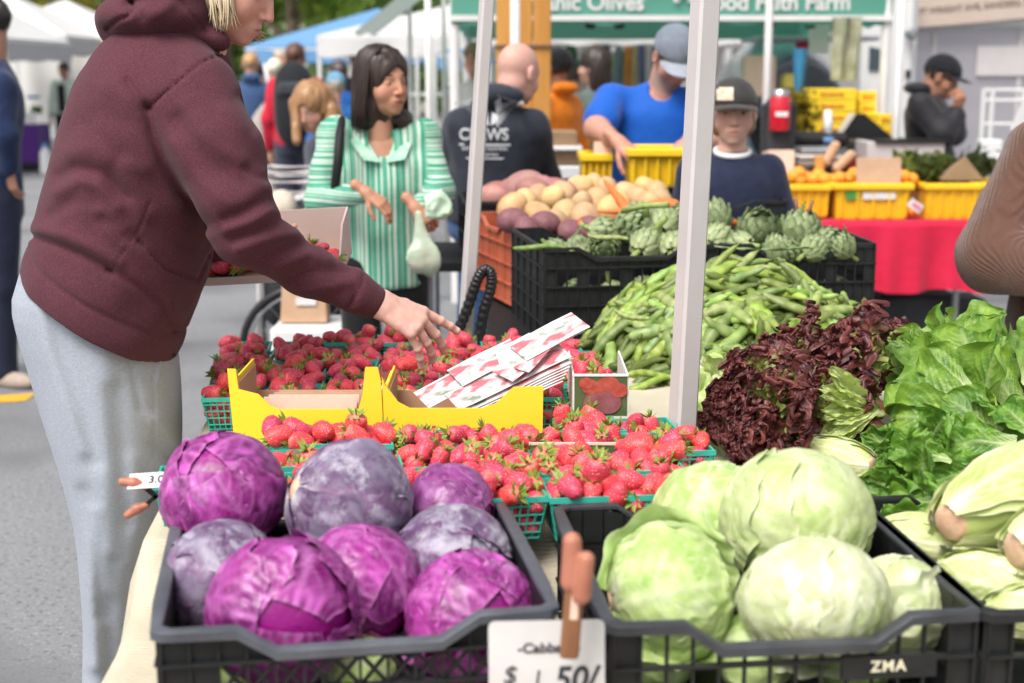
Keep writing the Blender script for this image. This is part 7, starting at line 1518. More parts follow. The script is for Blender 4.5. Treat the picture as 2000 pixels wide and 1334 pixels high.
def hoodie(P):
    d = stack(P, A_, B_, tp, (0, -1, 0)); d = smin(d, chain(P, ARMP, ARMR, .02), .045); d = smin(d, chain(P, LARM, [.08, .07, .06, .05], .02), .03)
    d = smax(d, (P-hem0)@hn, .006)
    hb = -((P-hem0)@hn); tor = P[:, 0]; d = d+.004*np.exp(-((hb-.058)/.006)**2)*(hb < .1)-.003*np.exp(-((hb-.025)/.02)**2)
    # cuff band
    cu = np.linalg.norm(P-ARMP[5], axis=1); along = (P-ARMP[5])@((ARMP[6]-ARMP[5])/np.linalg.norm(ARMP[6]-ARMP[5])); d = d+.003*np.exp(-((along+.004)/.004)**2)*(cu < .09)
    ix = np.where((P[:, 1] < wy+.02) & (np.abs(d) < .035))[0]; Q = P[ix]; dd = np.zeros(len(ix))
    for poly, w_, dep in FOLD: dd += dep*(.9 if w_ < .0045 else .62)*np.exp(-(to_line(Q, poly)/(w_*(1 if w_ < .0045 else 1.35)))**2)
    d[ix] += dd
    return d+.0045*fbm(P, 6, 5, aniso=(1, 1, .8))+.0022*fbm(P, 15, 6)+.0009*fbm(P, 34, 8)
V, F = sdf_mesh(hoodie, (-1.12, 2.55, .88), (-.22, 3.45, 1.70), .0055, 1)
hoodie_o = link('hoodie', mesh('hoodie', V, F, True, None, [M['hoodie']]))
def hoodf(P):
    c = w3(312, 30, .0); q = P-c; a = rad(4); R = rmat(0, a, 0)
    d = el(P, w3(312, 34), (.120, .150, .052)); d = smin(d, el(P, w3(330, -30), (.105, .13, .085), rmat(0, .35, 0)), .03); d = smin(d, rc(P, w3(225, 62, -.02), w3(430, 78, -.05), .026, .022), .03)
    d = smax(d, -el(P, w3(475, -10), (.085, .088, .125), rmat(0, -.55, 0)), .012)
    for poly, w_, dep in (([(255, 0), (262, 18), (250, 32), (232, 38), (210, 55)], .004, .008), ([(262, 18), (275, 35)], .010, .008), ([(352, 0), (375, 30), (402, 62)], .003, .0035), ([(330, 10), (300, 30)], .014, -.008), ([(250, 10), (270, 0)], .012, .012), ([(215, 78), (300, 74), (420, 72)], .010, -.004)):
        d = d+dep*np.exp(-(to_line(P, poly)/w_)**2)*(P[:, 1] < wy+.03)
    return d+.004*fbm(P, 8, 15)+.0015*fbm(P, 22, 16)
V, F = sdf_mesh(hoodf, w3(170, 130)-[0, .2, 0], w3(480, -140)+[0, .2, 0], .0055, 1); hood_o = link('hood', mesh('hood', V, F, True, None, [M['hoodie']]))
# sweatpants
pa, pb = w3(215, 1560), w3(215, 520); H_ = 1040
pp = []
for y, l, r_, dp in ((1560, 172, 262, .10), (1334, 166, 272, .12), (1200, 166, 285, .13), (1100, 163, 302, .15), (1000, 154, 328, .17), (900, 128, 345, .185), (800, 93, 351, .19), (700, 60, 347, .19), (640, 40, 338, .19), (590, 31, 332, .188), (540, 48, 322, .185), (500, 62, 300, .18)):
    pp.append(((1560-y)/H_, dp, (r_-l)/2*px, 0, ((r_+l)/2-215)*px))
pp = smooth_prof(pp, 40)
PF = [([(245, 575), (250, 650), (262, 740), (275, 800)], .006, .006), ([(215, 575), (205, 660), (215, 740)], .014, -.008), ([(100, 590), (130, 700), (165, 800), (190, 900)], .014, .008), ([(75, 600), (95, 690), (125, 780), (160, 880)], .012, -.009), ([(278, 645), (292, 675), (304, 705), (300, 745)], .004, .009), ([(285, 640), (300, 668), (312, 700), (308, 745)], .006, -.007),
      ([(300, 745), (302, 800), (300, 900)], .0025, .004), ([(305, 820), (330, 850), (345, 870)], .010, -.010), ([(300, 870), (330, 900), (345, 900)], .009, .010), ([(190, 700), (200, 850), (210, 1000), (215, 1150)], .016, -.008), ([(230, 760), (240, 900), (250, 1020)], .014, .008), ([(165, 960), (190, 1060), (200, 1200)], .012, .008),
      ([(260, 900), (270, 1000), (255, 1100)], .014, -.007), ([(185, 1000), (180, 1150), (185, 1300)], .012, -.008), ([(220, 1100), (215, 1200), (220, 1334)], .012, .009), ([(36, 556), (90, 566), (150, 580)], .0025, .004), ([(165, 600), (160, 650)], .012, .005)]
def pants(P):
    d = stack(P, pa, pb, pp, (0, -1, 0))
    ix = np.where((P[:, 1] < wy+.02) & (np.abs(d) < .035))[0]; Q = P[ix]; dd = np.zeros(len(ix))
    for poly, w_, dep in PF: dd += dep*.62*np.exp(-(to_line(Q, poly)/(w_*(1 if w_ < .0045 else 1.4)))**2)
    d[ix] += dd
    d = smax(d, -((P-hem0)@hn+.03), .01)
    return d+.004*fbm(P, 6, 25, aniso=(1, 1, .5))+.002*fbm(P, 16, 26, aniso=(1, 1, .5))
V, F = sdf_mesh(pants, w3(10, 1590)-[0, .24, 0], w3(400, 470)+[0, .24, 0], .0068, 1); pants_o = link('sweatpants', mesh('sweatpants', V, F, True, None, [M['sweat']]))
V, F = sdf_mesh(lambda P: smin(el(P, w3(255, 1565, -.06), (.14, .05, .045)), el(P, w3(250, 1560, .09), (.14, .05, .045)), .01), (-1.0, 2.75, -.02), (-.55, 3.15, .12), .01); shoes_o = link('shoes', mesh('shoes', V, F, True, None, [cloth_mat('dark_shoe', (.05, .05, .06))]))
# drawcord end below the hem
cord_o = MB().tube([w3(322, 668, -.03), w3(332, 682, -.04), w3(340, 696, -.04)], .0050, 6).obj('drawcord', M['blackplastic'], None, True)
# skin: head, neck, forearm and hand in one mesh
ho = w3(449, -30); sk = (.68, .37, .29); hfw = (.90, -.10, -.42); _, hR = frame(ho, hfw)
V1, F1 = sdf_mesh(lambda P: head_sdf(P, ho, hR, .93, neck=tuple(((w3(395, 95)-ho)@hR)/.93)), ho-[.17, .14, .2], ho+[.14, .14, .13], .003)
C1 = head_color(V1, ho, hR, .93, sk, (.52, .19, .16), (.35, .25, .15))
hw = w3(742, 594, -.03); dv = np.array([.875, .10, -.47]); dv /= np.linalg.norm(dv); ac = np.array([.30, .80, .55]); ac -= (ac@dv)*dv; ac /= np.linalg.norm(ac); bk = np.cross(dv, ac); bk = bk if bk[2] > 0 else -bk; HR = np.stack([dv, ac, bk], 1)
def handf(P):
    d = hand_sdf(P, hw, HR, 1.13, curl=(.10, .22, .22, .20, .3), spread=1.15, base_curl=(.18, .52, .60, .62), fl=(.95, .95, .95, 1.08, 1))
    q = (P-hw)@HR
    for ky in (.026, .007, -.012, -.029):      # tendons and knuckles
        d = smin(d, rc(q, (.012, ky*.35, .0145), (.075, ky, .0105), .0022, .0030), .004); d = smin(d, np.linalg.norm(q-np.array([.080, ky, .0075]), axis=1)-.0078, .004)
    return d+.0006*fbm(P, 60, 3)+.0003*fbm(P, 120, 4)
V2, F2 = sdf_mesh(handf, hw-[.10, .12, .2], hw+[.24, .2, .1], .0019, 1)
q = (V2-hw)@HR; C2 = np.tile(np.array([.70, .42, .34]), (len(V2), 1)); n1 = np.clip(.5+.5*fbm(V2, 45, 9), 0, 1)[:, None]
red = np.exp(-((q[:, 0]-.07)/.035)**2)[:, None]*np.clip(q[:, 2:3]/.01, 0, 1); C2 = C2*(1-.35*red*n1)+np.array([.42, .16, .17])*.35*red*n1; vn = np.exp(-(fbm(V2, 28, 12)/.10)**2)[:, None]*np.clip(q[:, 2:3]/.01, 0, 1)*(q[:, 0:1] < .085); C2 = C2*(1-.16*vn)+np.array([.30, .17, .22])*.16*vn
for kx, (bc, c_, az, Ls, ky) in enumerate(((.18, .10, .16, (.040, .024, .019), .027), (.52, .22, .03, (.044, .028, .020), .007), (.60, .22, -.10, (.041, .026, .020), -.013), (.62, .20, -.25, (.032, .019, .018), -.031))):
    p_ = np.array(((.080, .027, .003), (.084, .007, .005), (.079, -.013, .003), (.071, -.031, -.001))[kx]); an = bc; fl_ = (.95, .95, .95, 1.08)[kx]
    for jj in range(3): dr = np.array([math.cos(an)*math.cos(az*1.15), math.cos(an)*math.sin(az*1.15), -math.sin(an)]); p0_ = p_; p_ = p_+dr*Ls[jj]*fl_; lastn = np.array([math.sin(an), 0, math.cos(an)]); an += c_*(1.1 if jj == 0 else .8)
    cn = (p_-dr*.002+lastn*.0075)*1.13; dn = np.abs(((q-cn)/np.array([.0075, .0062, .006]))**2).sum(1); wn = np.clip(1.4-dn, 0, 1)[:, None]; C2 = C2*(1-.75*wn)+np.array([.80, .56, .50])*.75*wn
V3, F3 = sdf_mesh(lambda P: smin(chain(P, [ARMP[0], ARMP[2], ARMP[4]+[0,0,-.0], hw], [.04, .03, .022, .018], .02), stack(P, A_, B_, [(-.3, .10, .08, 0, 0), (.8, .10, .08, 0, 0), (1.02, .05, .05, 0, 0)], (0, -1, 0)), .03), (-1.05, 2.6, .85), (-.2, 3.2, 1.66), .012, 0)
lh = w3(455, 512, .39)
V4, F4 = sdf_mesh(lambda P: smin(hand_sdf(P, lh, np.stack([(.9, .2, .1), (-.1, -.3, .9), (.3, -.9, -.2)], 1)/1.0, .95, curl=(.3, .3, .3, .3, .3)), chain(P, [w3(400, 440, .29), lh], [.03, .022]), .01), lh-.22, lh+.22, .0035)
Vs = np.concatenate([V1, V2, V3, V4]); o1, o2, o3 = len(V1), len(V1)+len(V2), len(V1)+len(V2)+len(V3); Fs = np.concatenate([F1, F2+o1, F3+o2, F4+o3]); Cs = np.concatenate([C1, C2, np.tile(np.array(sk), (len(V3)+len(V4), 1))])
body_o = link('body', mesh('body', Vs, Fs, True, {'Col': Cs}, [M['skin']]))
# finger nails
nails = MB()
M['blonde'] = hairmat('pale_blonde_hair', (.62, .46, .26), (.82, .72, .52), (70, 70, 5))
r = np.random.default_rng(9); st = MB()
for k in range(120):      # near side locks hanging from under the frame edge to the jaw
    x0 = r.uniform(408, 452); y1 = r.uniform(20, 70)-abs(x0-432)*.4; dy = r.uniform(-.10, -.055); p0 = w3(x0-8, -90, dy+.02); p1 = w3(x0+r.uniform(-4, 4), -20, dy); p2 = w3(x0+r.uniform(-3, 10), y1*.55, dy+.004); p3 = w3(x0+r.uniform(-6, 20), y1, dy+.012)
    t = np.linspace(0, 1, 9)[:, None]; P = (1-t)**3*p0+3*(1-t)**2*t*p1+3*(1-t)*t**2*p2+t**3*p3; st.tube(P, np.linspace(.0042, .0006, 9), 5)
for k in range(26):
    y1 = r.uniform(62, 84); P = np.array([w3(470+r.uniform(-8, 8), 35, .085), w3(488, 62+r.uniform(-5, 5), .08), w3(500+r.uniform(-4, 6), y1-6, .07), w3(507+r.uniform(0, 14), y1, .065)]); st.tube(P, [.002, .002, .0014, .0005], 4)
strands_o = st.obj('hair', M['blonde'], None, True)
hs_ = hair_shell(wroot, ho, hR, .93, M['blonde'], lambda q: smax(smin(el(q, (0, -.02, .045), (.092, .108, .098)), el(q, (0, -.045, -.04), (.085, .06, .08)), .03), -el(q, (0, .085, -.04), (.07, .075, .10)), .01), name='hair_crown')
eyeb = []
tr_all([hoodie_o, hood_o, pants_o, shoes_o, cord_o, body_o, strands_o, hs_])
# the cardboard tray of strawberries she carries
def tray(a, b, depth, h, label, m, rx=0):
    d = b-a; L = np.linalg.norm(d); ang = math.atan2(d[1], d[0]); root = empty('strawberry_tray', tuple((a+b)/2), label=label, cat='cardboard tray'); root.rotation_euler = (rx, 0, ang)
    MB().box((0, depth/2, .002), (L, depth, .004)).obj('base', m, root); MB().box((0, depth, .058), (L, .004, .116)).obj('back_panel', M['traypale'], root)
    MB().box((0, 0, .009), (L, .004, .018)).obj('front_panel', M['traypale'], root)
    for sx in (-1, 1): MB().prism([(0, 0), (depth, 0), (depth, .116), (depth*.55, .112), (0, .018)], sx*L/2-.002, sx*L/2+.002).obj('end_panel', M['traypale'], root, rot=(0, 0, PI/2)) if False else MB().add([(sx*L/2, 0, 0), (sx*L/2, depth, 0), (sx*L/2, depth, .116), (sx*L/2, depth*.5, .1), (sx*L/2, 0, .018), (sx*(L/2-.004), 0, 0), (sx*(L/2-.004), depth, 0), (sx*(L/2-.004), depth, .116), (sx*(L/2-.004), depth*.5, .1), (sx*(L/2-.004), 0, .018)], [(0, 1, 2, 3, 4), (9, 8, 7, 6, 5), (0, 5, 6, 1), (1, 6, 7, 2), (2, 7, 8, 3), (3, 8, 9, 4), (4, 9, 5, 0)]).obj('end_panel', M['traypale'], root)
    return root, L
M['traypale'] = mat('pale_pink_cardboard', (.62, .50, .47), .8, (.56, .44, .40), nscale=8)
ty, L_ = tray(W(372, 545, 3.22), W(665, 560, 3.22), .26, .12, 'pale cardboard tray of dark strawberries carried behind her sleeve', M['card'], rx=rad(6)); ty.rotation_euler[1] = rad(-3)
r = np.random.default_rng(4); bpy.context.view_layer.update()
for k in range(26):
    p = ty.matrix_world@Vector((-L_/2+.03+.036*(k % 9)+r.uniform(-.006, .006), .03+.06*(k//9)+r.uniform(-.01, .01), .03+.012*r.uniform(0, 1)))
    berry_at(p, Euler((r.normal(1.3, .6), r.normal(0, .5), r.uniform(0, 6))).to_matrix(), label='dark strawberry in the carried tray, %s row, %s' % (['near', 'middle', 'far'][k//9], ['leftmost', 'second from left', 'third from left', 'fourth from left', 'middle', 'fourth from right', 'third from right', 'second from right', 'rightmost'][k % 9]), group='strawberries in the carried tray')
# ------------------------------------------------------------------ the other people
class Fig:
    def __init__(s, px, py, Y, yaw, H=None, xoff=0):
        h = W(px, py, Y); s.H = H or h[2]/.932; s.s = s.H/1.7; s.loc = (W(px+xoff, py, Y)[0], Y, 0); s.yaw = yaw; s.c, s.n = math.cos(-yaw), math.sin(-yaw); s.hc = s.L(px, py, Y)
    def L(s, px, py, Y):
        p = (W(px, py, Y)-np.array(s.loc))/s.s; return (p[0]*s.c-p[1]*s.n, p[0]*s.n+p[1]*s.c, p[2])
    def D(s, v): return (v[0]*s.c-v[1]*s.n, v[0]*s.n+v[1]*s.c, v[2])
def longhair(q, drop=.16, side=.095, part=True):
    d = el(q, (0, -.012, .045), (.088, .106, .096)); d = smin(d, el(q, (0, -.045, -.05), (side, .072, drop)), .04); d = smax(d, -el(q, (0, .10, -.045), (.058, .075, .095)), .012); return d
def shorthair(q, lo=.0):
    d = el(q, (0, -.014, .042), (.082, .102, .092)); d = smax(d, -el(q, (0, .10, -.03), (.075, .085, .085)), .01); return smax(d, -(q[:, 2]+.045-lo), .01)
def strands(root, ho, hR, m, n, drop, seed, ell=(.094, .112, .102), cz=.047):
    r = np.random.default_rng(seed); mb = MB()
    for k in range(n):
        ph = r.uniform(-PI, PI); fr = abs(ph) < 1.15; p0 = ph; p1 = ph if not fr else math.copysign(1.15+abs(ph)*.35, ph if abs(ph) > .15 else r.choice((-1, 1)))
        pts = []; off = r.uniform(.985, 1.035); L = drop*r.uniform(.8, 1.08); out = r.uniform(0, .018)
        for i in range(9):
            s = i/8
            if s < .5: th = s*2*1.5; a = p0+(p1-p0)*min(1, s*2.6); pts.append((ell[0]*off*math.sin(th)*math.sin(a)+.012*(1-s*2), ell[1]*off*math.sin(th)*math.cos(a)-.014, cz+ell[2]*off*math.cos(th)))
            else: q_ = (s-.5)*2; a = p1; g = 1+.10*q_; pts.append((ell[0]*off*g*math.sin(a)+out*q_*math.sin(a), ell[1]*off*(1-.25*q_)*math.cos(a)-.014-.012*q_, cz-(L+.045)*q_))
        mb.tube(np.array(pts)@hR.T+ho, [.0006, .0022, .0026, .0026, .0025, .0024, .0022, .0017, .0004], 4)
    return mb.obj('hair_strands', m, root, True)
# --- woman in the green striped shirt
def stripes():
    m = cloth_mat('green_striped_cotton', (.06, .35, .23), (.04, .27, .17), .7, 14); N = m.node_tree; b = N.nodes['Principled BSDF']; L = N.links; src = b.inputs['Base Color'].links[0].from_socket; tc = [x for x in N.nodes if x.type == 'TEX_COORD'][0]
    sp = N.nodes.new('ShaderNodeSeparateXYZ'); L.new(tc.outputs['Object'], sp.inputs[0]); ns = N.nodes.new('ShaderNodeTexNoise'); ns.inputs['Scale'].default_value = 7; L.new(tc.outputs['Object'], ns.inputs[0])
    def band(sock, scale, seed, lo, hi):
        cb = N.nodes.new('ShaderNodeCombineXYZ'); mu = N.nodes.new('ShaderNodeMath'); mu.operation = 'MULTIPLY_ADD'; mu.inputs[1].default_value = scale; L.new(sock, mu.inputs[0]); m2 = N.nodes.new('ShaderNodeMath'); m2.operation = 'MULTIPLY'; m2.inputs[1].default_value = .5; L.new(ns.outputs[0], m2.inputs[0]); L.new(m2.outputs[0], mu.inputs[2]); L.new(mu.outputs[0], cb.inputs[0]); cb.inputs[1].default_value = seed
        n = N.nodes.new('ShaderNodeTexNoise'); n.inputs['Scale'].default_value = 1; n.inputs['Detail'].default_value = 1.5; L.new(cb.outputs[0], n.inputs[0]); mr = N.nodes.new('ShaderNodeMapRange'); mr.inputs[1].default_value = lo; mr.inputs[2].default_value = hi; L.new(n.outputs[0], mr.inputs[0]); return mr.outputs[0]
    bx = band(sp.outputs[0], 120, 3.3, .48, .58); bz = band(sp.outputs[2], 100, 8.1, .48, .58)
    at = N.nodes.new('ShaderNodeAttribute'); at.attribute_name = 'Col'; sel = N.nodes.new('ShaderNodeMix'); sel.data_type = 'FLOAT'; sr = N.nodes.new('ShaderNodeSeparateColor'); L.new(at.outputs['Color'], sr.inputs[0]); L.new(sr.outputs[0], sel.inputs[0]); L.new(bx, sel.inputs[2]); L.new(bz, sel.inputs[3])
    mx = N.nodes.new('ShaderNodeMix'); mx.data_type = 'RGBA'; L.new(sel.outputs[0], mx.inputs[0]); L.new(src, mx.inputs[6]); mx.inputs[7].default_value = (.56, .66, .56, 1); L.new(mx.outputs[2], b.inputs['Base Color']); return m
f = Fig(748, 166, 5.0, PI+.22, xoff=-8)
def topcol(V, j):
    m_ = np.zeros((len(V), 3)); m_[:, 0] = np.abs(V[:, 0]) > .165
    for a, e, w_ in (('shl', 'ell', 'wrl'), ('shr', 'elr', 'wrr')): m_[:, 0] = np.maximum(m_[:, 0], (chain(V, [j[e], j[w_]], [.062, .052]) < .006))
    return m_
J = dict(head=f.hc, neck=(0, -.01, 1.395), shr=f.L(655, 264, 5.0), shl=f.L(828, 268, 5.03), elr=f.L(622, 392, 4.93), wrr=f.L(712, 378, 4.72), ell=f.L(862, 372, 4.97), wrl=f.L(815, 404, 4.74), hip=(0, 0, .93), chest=(0, 0, 1.24))
rt, ho, hR, j = person('woman in a green and white striped shirt with a dark bob, looking to the side', f.loc, f.yaw, f.H, J, skin=(.50, .26, .17), top=stripes(), bottom=cloth_mat('black_cotton', (.012, .012, .014)), head_dir=f.D((.68, -.73, .02)), res=.009, hres=.0032, tlen=.035, build=.93, top_name='shirt', extra={'topcol': topcol}, brow=(.02, .012, .01), lip=(.36, .10, .09),
    hands=({'dir': f.D((.55, -.2, -.6)), 'back': f.D((.3, -.9, .4)), 'curl': (.9, 1.0, 1.0, 1.0, .5), 's': .85}, {'dir': f.D((.78, -.15, -.55)), 'back': f.D((.45, -.6, .65)), 'curl': (.35, .45, .5, .55, .4), 's': .85}), neckline=(0, .05, .01, .055, .06, .085), sleeve_r=1.05, fold=1.6)
M['darkhair'] = hairmat('dark_brown_hair', (.018, .011, .009), (.05, .028, .02))
def bob(q):
    d = el(q, (0, -.014, .048), (.092, .110, .100)); d = smin(d, el(q, (0, -.045, -.055), (.108, .080, .145)), .035); d = smin(d, el(q, (-.07, .015, -.13), (.045, .045, .045)), .03); d = smax(d, -el(q, (0, .095, -.030), (.064, .070, .092)), .010); return smax(d, -(q[:, 2]+.165+.02*np.sin(q[:, 0]*60)), .01)
hair_shell(rt, ho, hR, 1, M['darkhair'], bob, res=.0042)
cm = MB()
for sx in (-1, 1):
    base = j['neck']; V = [base+np.array(v) for v in ((sx*.065, .02, .015), (sx*.012, .105, -.085), (sx*.075, .115, -.075), (sx*.115, .055, -.012), (sx*.075, -.02, .02))]
    V2 = [v+np.array([0, .006, -.004]) for v in V]; cm.add(V+V2, [(0, 1, 2, 3, 4), (9, 8, 7, 6, 5), (0, 5, 6, 1), (1, 6, 7, 2), (2, 7, 8, 3), (3, 8, 9, 4)])
cm.obj('collar', cloth_mat('pale_green_collar', (.20, .50, .36), (.5, .62, .5), nscale=30), rt)

er = MB().ring([(0, -.005), (.005, 0), (0, .005)], n=8).obj('earring', M['paper'], rt, True, loc=tuple(ho+hR@np.array([.083, -.004, -.045])), rot=(0, 0, 0))
er.rotation_euler = (0, 0, 0)
tt = np.linspace(0, 2*PI, 16, endpoint=False); q = np.array(J['wrr']); MB().tube(np.stack([q[0]+.030*np.cos(tt)*.3, q[1]+.030*np.sin(tt), q[2]+.030*np.cos(tt)], 1), .003, 6, closed=True).obj('bracelet', M['paper'], rt, True)
tag(MB().tube([W(668, 232, 4.93), W(664, 262, 4.84), W(660, 320, 4.80), W(655, 360, 4.82), W(648, 430, 4.9)], [.013, .016, .017, .016, .014], 6).obj('bag_strap', M['blackplastic'], None, True), 'black shoulder strap down the front of the striped shirt', 'bag strap')
# her plastic bags
M['plasticbag'] = mat('pale_green_thin_plastic', (.60, .72, .54), .3, (.68, .78, .62), nscale=9, trans=.0, alpha=.6, spec=.6, bump=.4, bscale=25, bump2=(.5, 8, .03)); M['plasticbag2'] = mat('mint_crumpled_plastic', (.50, .72, .50), .35, (.66, .82, .64), nscale=12, spec=.6, bump=.4, bscale=25)
c = W(825, 500, 4.68)
V, F = sdf_mesh(lambda P: smin(el(P, c-[0, 0, .012], (.068, .052, .066)), rc(P, c+[-.003, 0, .03], W(817, 418, 4.68), .046, .014), .03)+.006*fbm(P, 22, 2, aniso=(1.5, 1.5, .4))+.016*np.abs(fbm(P, 13, 5, aniso=(1.6, 1.6, .35))), c-.14, c+.19, .006); tag(link('plastic_bag', mesh('plastic_bag', V, F, True, None, [M['plasticbag']])), 'thin pale green plastic bag of fruit hanging from her hand', 'plastic bag')
for k, (x, y, z) in enumerate(((0, -.008, -.03), (.026, .0, -.025), (-.022, .01, -.032), (.008, .008, .005))): o = link('peach', lump(90+k, .021, 'peach', M['redpotato'], (1, 1, 1), .03, .007)); o.location = c+[x, y, z]; tag(o, 'pinkish fruit inside the hanging green bag', 'fruit', 'fruit in the hanging bag')
c2 = W(856, 400, 4.66)
V, F = sdf_mesh(lambda P: el((P-c2)@rmat(0, .75, 0), (0, 0, 0), (.072, .034, .050))*.8+.020*np.abs(fbm(P, 19, 7))-.010+.010*np.abs(fbm(P, 42, 9))+.012*fbm(P, 9, 8), c2-.14, c2+.14, .006); tag(link('plastic_bag', mesh('plastic_bag', V, F, True, None, [M['plasticbag2']])), 'crumpled mint plastic bag bunched in her hand', 'plastic bag')
strands(rt, ho, hR, M['darkhair'], 420, .165, 1)
# --- bald man with the printed black hoodie, seen from behind
M['blackfleece'] = cloth_mat('black_fleece', (.018, .021, .032), (.028, .032, .045))
f = Fig(1012, 145, 6.0, -.12, H=1.72, xoff=-40)
J = dict(head=f.hc, neck=f.L(978, 205, 6.0), shl=f.L(905, 245, 6.0), shr=f.L(1040, 248, 5.98), ell=f.L(862, 330, 6.12), wrl=f.L(880, 345, 6.4), elr=f.L(1068, 345, 6.1), wrr=f.L(1062, 395, 6.35), hip=f.L(955, 400, 6.02))
rt, ho, hR, j = person('bald man seen from behind in a black hoodie with a white winged print', f.loc, f.yaw, f.H, J, skin=(.62, .36, .30), male=True, top=M['blackfleece'], bottom=cloth_mat('blue_denim', (.03, .07, .16), (.05, .10, .22), nscale=20), head_dir=f.D((.62, .70, -.32)), build=1.14, hood=True, res=.012, hres=.0045, face=False, brow=None, top_name='hoodie', tlen=.03)
bpy.context.view_layer.update()
from mathutils.bvhtree import BVHTree
def stick(target, objs, dirv=(0, 1, 0), off=.004):
    """lay flat print on the cloth, point by point"""
    bpy.context.view_layer.update(); mw = target.matrix_world; bv = BVHTree.FromPolygons([mw@v.co for v in target.data.vertices], [tuple(p.vertices) for p in target.data.polygons]); dv = Vector(dirv)
    for o in objs:
        m_ = o.matrix_world.copy()
        for v in o.data.vertices:
            wp = m_@v.co; h = bv.ray_cast(wp-dv*.6, dv)
            if h[0] is not None: v.co = m_.inverted()@(h[0]-dv*off)
hood_t = [c_ for c_ in rt.children if c_.name.startswith('hoodie')][0]
def subdiv_text(o, cuts):
    import bmesh
    bm = bmesh.new(); bm.from_mesh(o.data); bmesh.ops.triangulate(bm, faces=bm.faces[:]); bmesh.ops.subdivide_edges(bm, edges=[e for e in bm.edges if e.calc_length() > cuts], cuts=2, use_grid_fill=False); bm.to_mesh(o.data); bm.free()
prints = []
M['printwhite'] = mat('cracked_white_print', (.62, .63, .64), .7, (.40, .41, .43), nscale=60)
def wtext(s, px, py, Y, size, sx=1.0, rot=0, bold=True):
    t = text_obj(s, size, M['printwhite'], 0, bold, 0, sx); t.location = W(px, py, Y); t.rotation_euler = (PI/2, -rot, 0); prints.append(t); return t
wtext('CLAWS', 943, 267, 5.7, .066, .92); wtext('EAT LAUGH HUNTING', 945, 295, 5.7, .020, .92); wtext('SINCE NINETEEN', 945, 307, 5.7, .016, .92)
gm = MB()
def wq(pts): 
    k = len(pts); gm.add([W(x, y, 5.7) for x, y in pts], [tuple(range(k))])
for sx in (-1, 1):
    cx = 955
    for k in range(9): x0 = cx+sx*(16+k*6.3); wq([(x0, 188+2*k), (x0+sx*3.6, 186+2*k), (x0+sx*(1.5-.8*k), 252-6.5*k), (x0-sx*1.2, 250-6.5*k)])
    wq([(cx+sx*10, 200), (cx+sx*22, 192), (cx+sx*26, 212), (cx+sx*14, 226)]); wq([(cx+sx*5, 222), (cx+sx*18, 228), (cx+sx*12, 244), (cx+sx*2, 248)])
wq([(893, 285), (997, 285), (997, 289), (893, 289)]); wq([(905, 313), (985, 313), (980, 316), (910, 316)])
g_ = gm.obj('winged_emblem', M['printwhite']); prints.append(g_)
for t in prints: subdiv_text(t, .02)
stick(hood_t, prints)
for t in prints:
    mw = t.matrix_world.copy(); t.parent = rt; t.matrix_parent_inverse = rt.matrix_world.inverted(); t.name = 'back_print'
# --- man in the blue polo
f = Fig(1316, 112, 6.35, PI-.1, H=1.80, xoff=-30)
J = dict(head=f.hc, neck=f.L(1292, 168, 6.42), shr=f.L(1195, 198, 6.4), shl=f.L(1372, 205, 6.4), elr=f.L(1166, 252, 6.22), wrr=f.L(1208, 278, 5.92), ell=f.L(1398, 272, 6.2), wrl=f.L(1335, 288, 5.95), hip=f.L(1270, 385, 6.5))
rt, ho, hR, j = person('man in a bright blue polo and grey cap bending over a yellow bin', f.loc, f.yaw, f.H, J, skin=(.56, .29, .21), male=True, build=1.22, belly=.02, sleeves='short', top=cloth_mat('royal_blue_pique', (.006, .10, .48), (.005, .085, .42), .65), bottom=cloth_mat('mid_blue_denim', (.08, .14, .24)), head_dir=f.D((.22, -.72, -.62)), res=.012, hres=.0045, beard=(.25, .2, .17), brow=(.15, .1, .08), top_name='polo_shirt',
    hands=({'dir': f.D((-.5, -.6, -.5)), 'back': f.D((.2, -.3, .9)), 'curl': (.5, .5, .5, .5, .4), 's': 1.08}, {'dir': f.D((.6, -.5, -.55)), 'back': f.D((-.1, -.4, .9)), 'curl': (.6, .6, .6, .6, .5), 's': 1.1}), neckline=(0, .06, .0, .05, .05, .07))
cap_hat(rt, ho, hR, 1.03, cloth_mat('grey_cap', (.20, .23, .28)), cloth_mat('pale_grey_brim', (.34, .37, .42)), tilt=-.10)
hair_shell(rt, ho, hR, 1, hairmat('dark_short_hair', (.03, .02, .015), (.06, .04, .03)), lambda q: smax(shorthair(q, -.01), q[:, 2]-.03, .01), res=.006)
# --- person in the dark cap and navy sweater
f = Fig(1432, 222, 5.3, PI-.05, H=1.56, xoff=-2)
J = dict(head=f.hc, shr=f.L(1352, 338, 5.3), shl=f.L(1500, 335, 5.3), elr=f.L(1332, 430, 5.32), ell=f.L(1528, 430, 5.32), wrr=f.L(1350, 520, 5.2), wrl=f.L(1530, 520, 5.2), neck=f.L(1430, 300, 5.3), hip=f.L(1428, 540, 5.3))
rt, ho, hR, j = person('person in a dark cap with a patch and a navy sweater behind the artichokes', f.loc, f.yaw, f.H, J, skin=(.72, .44, .35), build=1.06, top=cloth_mat('navy_knit', (.012, .017, .042), (.018, .024, .055)), bottom=cloth_mat('dark_trousers', (.02, .02, .03)), head_dir=f.D((-.10, -.98, -.02)), res=.011, hres=.0034, headsc=1.09, brow=(.30, .18, .10), top_name='sweater', sleeve_r=1.1)
cp_ = cap_hat(rt, ho, hR, 1.10, cloth_mat('dark_olive_cap', (.045, .045, .042)), tilt=-.06, up=-.002, brim=(.088, .07))
